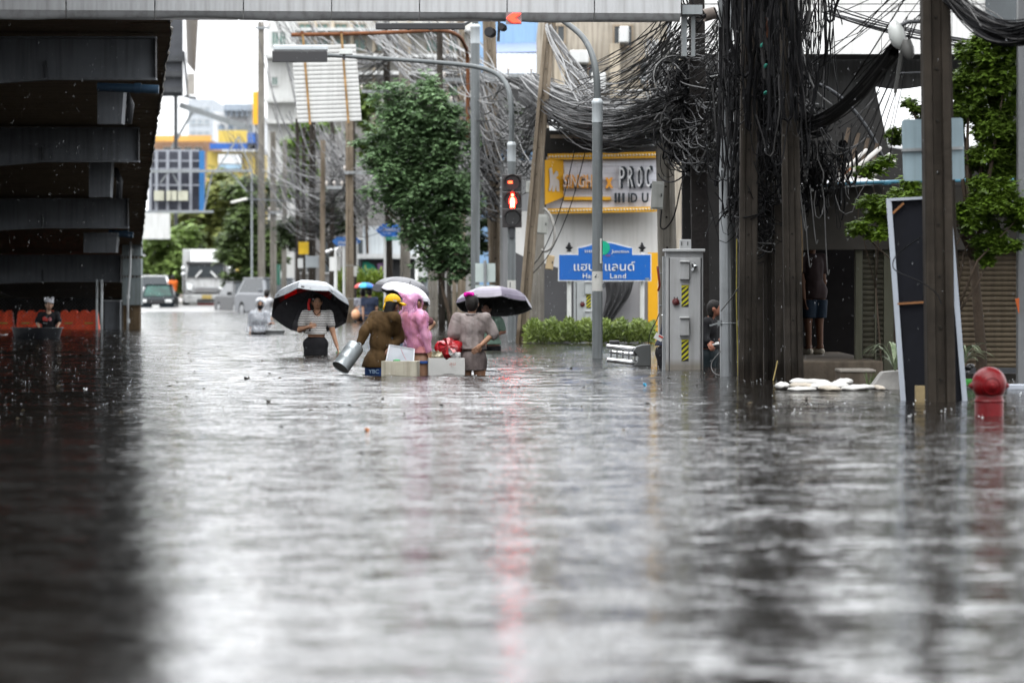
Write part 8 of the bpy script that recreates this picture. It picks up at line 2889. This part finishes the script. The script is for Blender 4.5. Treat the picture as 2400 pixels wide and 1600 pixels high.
# shirt collar
m.tube([hp + Vector((math.cos(a) * 0.078, math.sin(a) * 0.078, -0.128 + 0.01 * math.sin(a))) for a in [math.radians(190 + 160 * i / 8) for i in range(9)]], 0.016, 6)
m.build('collar', taupe, T, smooth=True)
c = hp + Vector((-0.043, -0.03, 0.112))
m = MB(c)
for k in range(16):
    a = 2 * pi * k / 16
    m.ball(c + Vector((math.cos(a) * 0.048, math.sin(a) * 0.045, 0.012 * math.sin(3 * a))), (0.024, 0.024, 0.021), 7)
m.ball(c + Vector((0, 0, 0.012)), (0.045, 0.045, 0.025), 8)
m.build('scrunchie', mat('magenta_velvet', (0.62, 0.005, 0.32), 0.7, var=0.2, scale=30), smooth=True, label='bright magenta scrunchie round a dark hair bun', cat='scrunchie')

# ------------------------------------------------------------- sage shirt man under the dark violet umbrella
r_ = W(1150, 820)
d = r_.y
T, hp, f_, l_ = person('person in a sage green shirt under the wide dark violet umbrella', r_, P(1140, 704, d).z, -12, P(1140, 724, d), P(1148, 752, d), 0.0,
       arms=((P(1122, 785, d), P(1132, 800, d - 0.2)), (P(1181, 777, d), P(1160, 786, d - 0.2))),
       top=dict(mat=mat('sage_shirt', (0.20, 0.30, 0.24), 0.8, var=0.15, scale=8), hem=P(1150, 807, d).z, sleeve=0.7, sleeve_r=0.02, inflate=0.022, wr=0.0035),
       bottom=dict(name='trousers', mat=black_cloth, top=P(1150, 810, d).z, hem=-0.3, inflate=0.02), hair=dict(), sk=mat('skin_ruddy', (0.33, 0.17, 0.12), 0.5, var=0.1), curl=(1.0, 1.4), palms=(None, Vector((-0.6, 0.6, 0.2))))
umbrella('wide dark violet umbrella held right of the magenta scrunchie', P(1158, 716, d - 0.02), (0.02, 0.27, 0.96), 0.66, 0.30, lambda g_, t_, s_: 1 if s_ == 0 else 0, [umb_black, umb_violet], P(1157, 788, d - 0.24), ribs=8, spin=0.2)
c = P(1158, 795, d - 0.26)

# ------------------------------------------------------------- those behind the yellow cap
d = 59.5
r_ = Vector((P(981, 850, d).x, d, 0))
T, hp, f_, l_ = person('person in a maroon shirt half hidden behind the pink raincoat', r_, P(984, 694, d).z, 95, P(983, 714, d), P(984, 742, d), 0.0,
       arms=((P(1014, 758, d - 0.12), P(1000, 780, d - 0.2)), (P(970, 775, d + 0.2), P(966, 747, d + 0.1))),
       top=dict(mat=mat('maroon_shirt', (0.13, 0.055, 0.06), 0.8, var=0.15), hem=P(984, 830, d).z, sleeve=0.72, inflate=0.02), bottom=dict(name='trousers', mat=black_cloth, top=P(984, 832, d).z, hem=-0.3), hair=dict(), curl=(0.6, 1.2))
umbrella('small silver white umbrella held above the pink raincoat', P(951, 694, d + 0.02), (0.30, 0.12, 0.95), 0.37, 0.17, lambda g_, t_, s_: 1 if s_ == 0 else 0, [umb_black, umb_white], P(962, 748, d + 0.05), spin=0.3)
d = 63.5
r_ = Vector((P(934, 840, d).x, d, 0))
T, hp, f_, l_ = person('person wearing a pale face mask glimpsed under the yellow cap peak', r_, P(932, 704, d).z, 20, P(932, 724, d), P(934, 752, d), 0.0,
       arms=((P(915, 780, d), P(925, 755, d - 0.2)), (P(958, 785, d), P(950, 765, d - 0.2))),
       top=dict(mat=mat('slate_shirt', (0.09, 0.12, 0.17), 0.8, var=0.15), hem=P(934, 820, d).z, sleeve=0.8, inflate=0.02), bottom=dict(name='trousers', mat=black_cloth, top=P(934, 823, d).z, hem=-0.3), hair=dict(long=0.03), curl=(1.3, 0.6))
m = MB(r_)
m.ball(hp + f_ * 0.075 - Vector((0, 0, 0.045)), (0.058, 0.03, 0.045), 10, M=rot(0, 0, math.radians(20)))
m.build('face_mask', mat('mask_pale', (0.42, 0.50, 0.58), 0.7), T, smooth=True)
umbrella('domed dark umbrella rising behind the small silver one', P(939, 684, d), (0.10, -0.02, 0.99), 0.43, 0.225, lambda g_, t_, s_: 1 if s_ == 0 else 0, [umb_black, umb_grey], P(928, 757, d - 0.2), spin=0.1, tip=0.07)

# ------------------------------------------------------------- clear poncho with basin
r_ = W(607, 783)
d = r_.y
T, hp, f_, l_ = person('person in a clear hooded poncho and black mask pushing a basin', r_, P(609, 695, d).z, 6, P(610, 713, d), P(607, 738, d), 0.0,
       arms=((P(588, 766, d), P(586, 778, d - 0.1)), (P(630, 760, d - 0.05), P(636, 757, d - 0.2))),
       top=dict(mat=mat('slate_tee', (0.12, 0.13, 0.16), 0.8, var=0.25), hem=P(607, 778, d).z, sleeve=0.8), bottom=dict(name='shorts', mat=black_cloth, top=P(607, 779, d).z, hem=-0.3), hair=dict(), sk=skin_d, curl=(0.8, 1.0), res=0.015)
m = MB(r_)
m.ball(hp + f_ * 0.072 - Vector((0, 0, 0.05)), (0.062, 0.035, 0.055), 10)
m.build('face_mask', black_cloth, T, smooth=True)
pf = bpy.data.materials.new('clear_film')
pf.use_nodes = True
t = pf.node_tree
b = t.nodes['Principled BSDF']
b.inputs['Base Color'].default_value = (0.42, 0.44, 0.47, 1)
b.inputs['Roughness'].default_value = 0.2
b.inputs['Alpha'].default_value = 0.38
pr = [('ell', hp - r_ + Vector((0, 0.02, 0.01)), (0.115, 0.125, 0.135), 0), ('cap', hp - r_ + Vector((0, 0.03, 0.08)), hp - r_ + Vector((0.01, 0.05, 0.15)), 0.06, 0.02), ('cap', P(594, 736, d) - r_, P(622, 736, d) - r_, 0.09, 0.09),
      ('ell', P(606, 752, d) - r_, (0.21, 0.16, 0.20), 0), ('ell', P(606, 776, d) - r_, (0.23, 0.19, 0.16), 0), ('cap', P(590, 740, d) - r_, P(583, 778, d - 0.05) - r_, 0.08, 0.075), ('cap', P(624, 740, d) - r_, P(631, 762, d - .1) - r_, 0.08, 0.06),
      ('ell', hp - r_ + Vector((0, -0.12, -0.025)), (0.075, 0.09, 0.095), 0, 'neg')]
vt, qd = sdf_mesh(pr, 0.014, 0.05, clips=(((0, 0, -1), -0.03),), wr=0.006)
np_build('poncho', vt, qd, None, pf, T)


def basin(label, x0, x1, yt, yb, d, m_, dep):
    a, b_ = P(x0, yt, d), P(x1, yt, d)
    o = Vector(((a.x + b_.x) / 2, d, 0))
    rx, zt = (b_.x - a.x) / 2, a.z
    T = thing('basin', label, 'basin', o)
    m = MB()
    M4 = Matrix.Diagonal((rx, dep, 1, 1))
    m.lathe([(0.80, -0.06), (0.88, 0.0), (0.99, zt - 0.01), (1.03, zt - 0.012), (1.03, zt), (0.96, zt), (0.84, 0.0), (0.78, -0.03)], M4, 32)
    m.build('tub', m_, T, smooth='auto')
    m = MB()
    m.tube([(1.02 * rx * math.cos(a), 1.02 * dep * math.sin(a), zt - 0.004) for a in [2 * pi * i / 40 for i in range(41)]], 0.012, 6, False)
    m.build('rim', m_, T, smooth=True)
    return T


basin('dull grey basin floating beside the clear poncho', 622, 668, 774, 783, d - 0.25, mat('basin_grey', (0.20, 0.21, 0.21), 0.45), 0.18)
d2_ = 122.0
r_ = Vector((P(622, 755, d2_).x, d2_, 0))
person('person in a grey raincoat behind the clear poncho', r_, P(625, 676, d2_).z, 160, P(626, 687, d2_), P(620, 706, d2_), 0.0,
       arms=((P(605, 728, d2_), P(608, 742, d2_)), (P(634, 728, d2_), P(636, 742, d2_ - .1))),
       top=dict(name='raincoat', mat=mat('grey_film', (0.36, 0.37, 0.39), 0.3, var=0.15), hem=P(622, 748, d2_).z, sleeve=1.8, inflate=0.05, sleeve_r=0.03, wr=0.006), hair=dict(), feats=False, res=0.018)

# ------------------------------------------------------------- wader with paper crown and tub
d = 88.2
r_ = Vector((P(115, 792, d).x, d, 0))
blk_tee = mat('black_tee', (0.014, 0.014, 0.016), 0.8, var=0.2, scale=10, bump=0.2)
T, hp, f_, l_ = person('person in a black printed T-shirt and paper crown leaning on a tub', r_, P(115, 697, d).z, 12, P(115, 713, d - 0.03), P(114, 738, d), 0.0,
       arms=((P(88, 756, d - 0.05), P(92, 768, d - 0.22)), (P(139, 756, d - 0.05), P(134, 768, d - 0.22))),
       top=dict(name='t_shirt', mat=blk_tee, hem=-0.05, sleeve=0.78, sleeve_r=0.022, inflate=0.022, wr=0.003, neck_v=0.02), hair=dict(), sk=skin_l, curl=(0.7, 0.7), res=0.014)
for px, py, rad, m_ in ((104, 747, 5.2, 'print_red'), (109, 749, 4.2, 'print_red'), (117, 748, 4.4, 'print_pink')):
    m = MB(r_)
    c = P(px, py, d - 0.155)
    for k in range(5):
        a = 2 * pi * k / 5
        m.ball(c + Vector((math.cos(a) * rad * 0.0045, 0, math.sin(a) * rad * 0.0045)), (rad * 0.0045, 0.008, rad * 0.005), 7)
    m.build('shirt_print', mat(m_, (0.50, 0.07, 0.06) if m_ == 'print_red' else (0.52, 0.18, 0.20), 0.7, var=0.3, scale=40), T, smooth=True)
m = MB(r_)
m.box(P(106, 757, d - 0.16), (0.09, 0.006, 0.012))
m.build('shirt_lettering', mat('print_grey', (0.3, 0.3, 0.32), 0.7), T)
c = hp + Vector((0, 0, 0.055))
m = MB(c)
n_ = 40
vs = []
for i in range(n_ + 1):
    a = 2 * pi * i / n_ + 0.9
    up_ = 0.025 + 0.085 * (abs(((i * 3.5 / n_) % 1) - 0.5) * 2) ** 1.0
    rr = 0.092
    vs += [c + Vector((math.cos(a) * rr, math.sin(a) * (rr + 0.012), -0.012 - 0.02 * math.cos(a))), c + Vector((math.cos(a) * rr * 1.08, math.sin(a) * rr * 1.12, up_ + 0.01 * math.cos(a)))]
m.add(vs, [(2 * i, 2 * i + 2, 2 * i + 3, 2 * i + 1) for i in range(n_)])
m.build('paper_hat', mat('crown_paper', (0.55, 0.56, 0.60), 0.5, var=0.15, scale=14), solid=0.005, smooth=False, label='white paper crown on the wader below the flyover', cat='hat')
basin('wide black tub floating in front of the paper crown wader', 27, 147, 768, 793, 87.0, mat('tub_black', (0.010, 0.012, 0.016), 0.35), 0.36)

# ------------------------------------------------------------- far pair under the rainbow umbrella
d = D(757)
for (lab, px, hx, hy, shy, mt, fc, sh_) in (('person in a navy shirt walking away under the rainbow umbrella', 866, 866, 684, 702, mat('navy_shirt', (0.028, 0.038, 0.07), 0.8, var=0.2), 178, 0.0),
                                      ('person in a white patterned navy top beside the navy shirt', 850, 850, 686, 704, mat('patterned_top', (0.05, 0.06, 0.12), 0.8, var=0.3, scale=24, col2=(0.55, 0.56, 0.60)), 190, 0.0)):
    dd = d + (0.3 if px == 850 else 0)
    r_ = Vector((P(px, 757, dd).x, dd, 0))
    person(lab, r_, P(hx, hy - 10, dd).z, fc, P(hx, hy, dd), P(px, shy, dd), 0.0,
           arms=((P(px + 17, 722, dd), P(px + 16, 740, dd)), (P(px - 15, 722, dd), P(px - 15, 740, dd - 0.1))),
           top=dict(mat=mt, hem=P(px, 738, dd).z, sleeve=0.6, inflate=0.02), bottom=dict(mat=mat('navy_shorts', (0.03, 0.04, 0.06), 0.8), top=P(px, 740, dd).z, hem=0.05, inflate=0.02), hair=dict(), feats=False, res=0.018)
rb = [mat('rb_%s' % n_, c_, 0.5, var=0.05) for n_, c_ in (('red', (0.6, 0.06, 0.05)), ('white', (0.65, 0.6, 0.6)), ('blue', (0.03, 0.22, 0.60)), ('cyan', (0.05, 0.42, 0.60)), ('violet', (0.28, 0.08, 0.42)))]
umbrella('little rainbow striped umbrella beyond the domed dark umbrella', P(855, 673, d), (0.0, 0.05, 1), 0.30, 0.13, lambda g_, t_, s_: (0, 1, 0, 3, 2, 4, 4, 1)[g_ % 8], rb, P(858, 715, d - 0.1), spin=0.2)
c = P(834, 737, d)
m = MB(c)
m.ball(c, (0.13, 0.1, 0.15), 10)
m.tube([c + Vector((-0.05, 0, 0.12)), c + Vector((0.1, 0, 0.24)), c + Vector((0.05, 0, 0.12))], 0.012, 5)
m.build('carrier_bag', mat('carrier_orange', (0.75, 0.40, 0.22), 0.4, var=0.3, scale=9), smooth=True, label='orange and white carrier bag held by the far pair', cat='bag')

# ------------------------------------------------------------- crouching helpers behind the steel cabinet
d = 59.0
r_ = Vector((P(1666, 850, d).x, d, 0))
T, hp, f_, l_ = person('person in black crouching with a paper right of the steel cabinet', r_, P(1673, 700, d).z, 75, P(1675, 722, d), P(1662, 757, d), -0.03,
       arms=((P(1650, 785, d - 0.2), P(1660, 802, d - 0.28)), (P(1658, 790, d + 0.2), P(1684, 795, d + 0.1))),
       top=dict(name='jacket', mat=black_cloth, hem=P(1660, 815, d).z, sleeve=1.85, sleeve_r=0.022, inflate=0.03), bottom=dict(name='trousers', mat=mat('teal_black', (0.01, 0.018, 0.022), 0.7), top=P(1660, 818, d).z, hem=-0.4, inflate=0.03), hair=dict(long=0.04), sk=mat('skin_flush', (0.40, 0.17, 0.11), 0.5), curl=(0.6, 0.6))
m = MB(r_)
m.box(P(1672, 806, d - 0.15), (0.16, 0.1, 0.008), M=rot(0.3, -0.2, 0))
m.build('paper_sheet', white_paint, label='sheet of paper held beside the steel cabinet', cat='paper')
r_ = Vector((P(1553, 850, d + 0.1).x, d + 0.1, 0))
person('person in dark navy standing close behind the steel cabinet', r_, P(1590, 690, d).z, 85, P(1596, 712, d + 0.1), P(1578, 748, d + 0.1), 0.04,
       arms=((P(1560, 785, d - 0.1), P(1580, 812, d - 0.15)), (P(1575, 790, d + 0.3), P(1590, 810, d + 0.2))),
       top=dict(name='jacket', mat=mat('navy_jacket', (0.018, 0.022, 0.04), 0.75, var=0.2), hem=P(1560, 810, d).z, sleeve=1.8, inflate=0.03), bottom=dict(name='trousers', mat=black_cloth, top=P(1560, 813, d).z, hem=-0.4, inflate=0.025), hair=dict(), feats=False)

# ------------------------------------------------------------- bare legged figure in the doorway
d = 54.6
z0 = P(1900, 846, 50.2).z
r_ = Vector((P(1908, 846, d).x, d, z0))
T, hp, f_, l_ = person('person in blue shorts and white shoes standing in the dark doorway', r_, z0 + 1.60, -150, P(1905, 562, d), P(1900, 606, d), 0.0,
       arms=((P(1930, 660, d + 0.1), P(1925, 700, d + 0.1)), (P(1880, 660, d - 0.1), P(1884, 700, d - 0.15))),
       top=dict(mat=mat('dark_plum', (0.035, 0.022, 0.022), 0.8, var=0.2), hem=P(1900, 700, d).z, sleeve=0.5), bottom=dict(mat=mat('shaded_blue', (0.012, 0.024, 0.042), 0.8, var=0.2), top=P(1900, 702, d).z, hem=P(1900, 745, d).z, inflate=0.025), hair=dict(), sk=mat('skin_shade', (0.14, 0.07, 0.042), 0.6, var=0.1), feats=False, feet=z0 + 0.01)  # doorway shade is put into the skin and shorts colours
for s_, nm_ in ((-1, 'shoe'), (1, 'shoe')):
    m = MB(r_)
    a = r_ + l_ * (s_ * 0.088) + f_ * 0.045 + Vector((0, 0, 0.045))
    m.ball(a, (0.055, 0.14, 0.055), 12, M=rot(0, 0, math.radians(-150)))
    m.build('shoe', mat('shoe_white', (0.58, 0.53, 0.44), 0.7, var=0.1), T, smooth=True)
# far figure in orange
d = 188.0
r_ = Vector((P(405, 715, d).x, d, 0.02))
person('person in an orange vest standing left of the truck', r_, P(405, 644, d).z, 200, P(405, 650, d), P(405, 661, d), 0.0,
       arms=((P(412, 674, d), P(412, 685, d)), (P(397, 674, d), P(397, 685, d))),
       top=dict(name='vest', mat=mat('vest_orange', (0.62, 0.13, 0.02), 0.7), hem=P(405, 682, d).z, sleeve=0.9, inflate=0.04), bottom=dict(name='trousers', mat=mat('brown_trousers', (0.06, 0.04, 0.03), 0.8), top=P(405, 683, d).z, hem=0.06, inflate=0.03), hair=dict(), feats=False, feet=0.03, res=0.03)

# ================================================================== RAIN AND FLOATING BITS
# falling drops: small stretched beads of water through the air
rm = mat('rain_drop', (0.75, 0.78, 0.80), 0.15, var=0, alpha=0.55)
m = MB()
for i in range(5200):
    d = R.uniform(36, 100) if R.random() < .75 else R.uniform(40, 70)
    p = P(R.uniform(-40, 2440), R.uniform(-20, 1000), d)
    if p.z < 0.02: continue
    L = R.uniform(0.008, 0.03) * (0.5 + d / 80)
    w_ = R.uniform(0.0009, 0.0017) * (0.6 + d / 90)
    t_ = Vector((0.12, 0.02, 1)) * L
    u = Vector((w_, 0, 0)); v = Vector((0, w_, 0))
    c = p
    m.add([c - t_ / 2, c + u, c + v, c - u, c - v, c + t_ / 2], [(0, 2, 1), (0, 3, 2), (0, 4, 3), (0, 1, 4), (5, 1, 2), (5, 2, 3), (5, 3, 4), (5, 4, 1)])
m.build('rain', rm, kind='stuff', label='fine slanting rain drops falling over the street', cat='rain')
# splashes where drops hit the flood: little crowns of beads
sm = mat('splash_water', (0.80, 0.82, 0.84), 0.1, var=0, spec=0.8)
m = MB()


def bead(c, r_):
    m.add([c + Vector((r_, 0, 0)), c + Vector((-r_, 0, 0)), c + Vector((0, r_, 0)), c + Vector((0, -r_, 0)), c + Vector((0, 0, r_ * 1.3)), c + Vector((0, 0, -r_))],
          [(0, 2, 4), (2, 1, 4), (1, 3, 4), (3, 0, 4), (2, 0, 5), (1, 2, 5), (3, 1, 5), (0, 3, 5)])


for i in range(1700):
    d = 36 + 80 * R.random() ** 1.15
    px = R.uniform(-60, 2460)
    x_ = (px - 1200) / F * d
    s_ = R.uniform(0.4, 1.0) ** 2
    for k in range(R.randrange(1, 5)):
        a = R.uniform(0, 6.3)
        bead(Vector((x_ + math.cos(a) * 0.03 * s_, d + math.sin(a) * 0.03 * s_, R.uniform(0.0, 0.045) * s_)), R.uniform(0.002, 0.005) * (0.5 + s_))
m.build('rain_splash', sm, kind='stuff', label='bead like splashes where rain hits the flood', cat='splash')
# bits adrift
for (px, py, w_, mname, colr, lab) in ((1511, 903, 7, 'litter_blue', (0.05, 0.45, 0.75), 'bright blue scrap of litter floating before the steel cabinet'), (200, 914, 8, 'litter_white', (0.7, 0.7, 0.7), 'white scrap floating under the flyover shade'),
                                 (578, 888, 14, 'litter_dark', (0.05, 0.04, 0.03), 'dark twig scrap floating left of the metal can'), (629, 943, 10, 'litter_dark', (0.05, 0.04, 0.03), 'dark leaf scrap floating in the bright water'), (5, 785, 26, 'litter_white', (0.7, 0.7, 0.7), 'white foam sheet adrift at the left photo edge'),
                                 (860, 1010, 9, 'litter_orange', (0.45, 0.16, 0.05), 'faint orange leaf floating in the middle of the flood')):
    c = W(px, py)
    c.z = 0.012
    b_ = w_ * c.y / F
    m = MB(c)
    m.sheet(lambda u, v: c + Vector(((u - .5) * b_ * (1 - 0.3 * abs(v - .5)), (v - .5) * b_ * 2, 0.012 * math.sin(u * 5 + v * 3))), 6, 5)
    m.build('floating_litter', mat(mname, colr, 0.5), solid=0.01, label=lab, cat='litter')
# drifting leaf litter and scum, too small and many to count
m = MB()
for i in range(150):
    d = R.uniform(24, 85)
    px = R.uniform(-40, 2300)
    c = Vector(((px - 1200) / F * d, d, 0.008))
    L = R.uniform(0.012, 0.04)
    a = R.uniform(0, 6.3)
    u, v = Vector((math.cos(a), math.sin(a), 0.15)) * L, Vector((-math.sin(a), math.cos(a), 0.1)) * L * 0.5
    m.add([c - u, c - v * 0.9, c + u, c + v + Vector((0, 0, 0.012))], [(0, 1, 2), (0, 2, 3)])
m.build('leaf_litter', mat('leaf_litter', (0.06, 0.045, 0.025), 0.7, var=0.5, scale=3, island=0.5), kind='stuff', label='small dark leaves and scraps drifting on the flood', cat='litter')
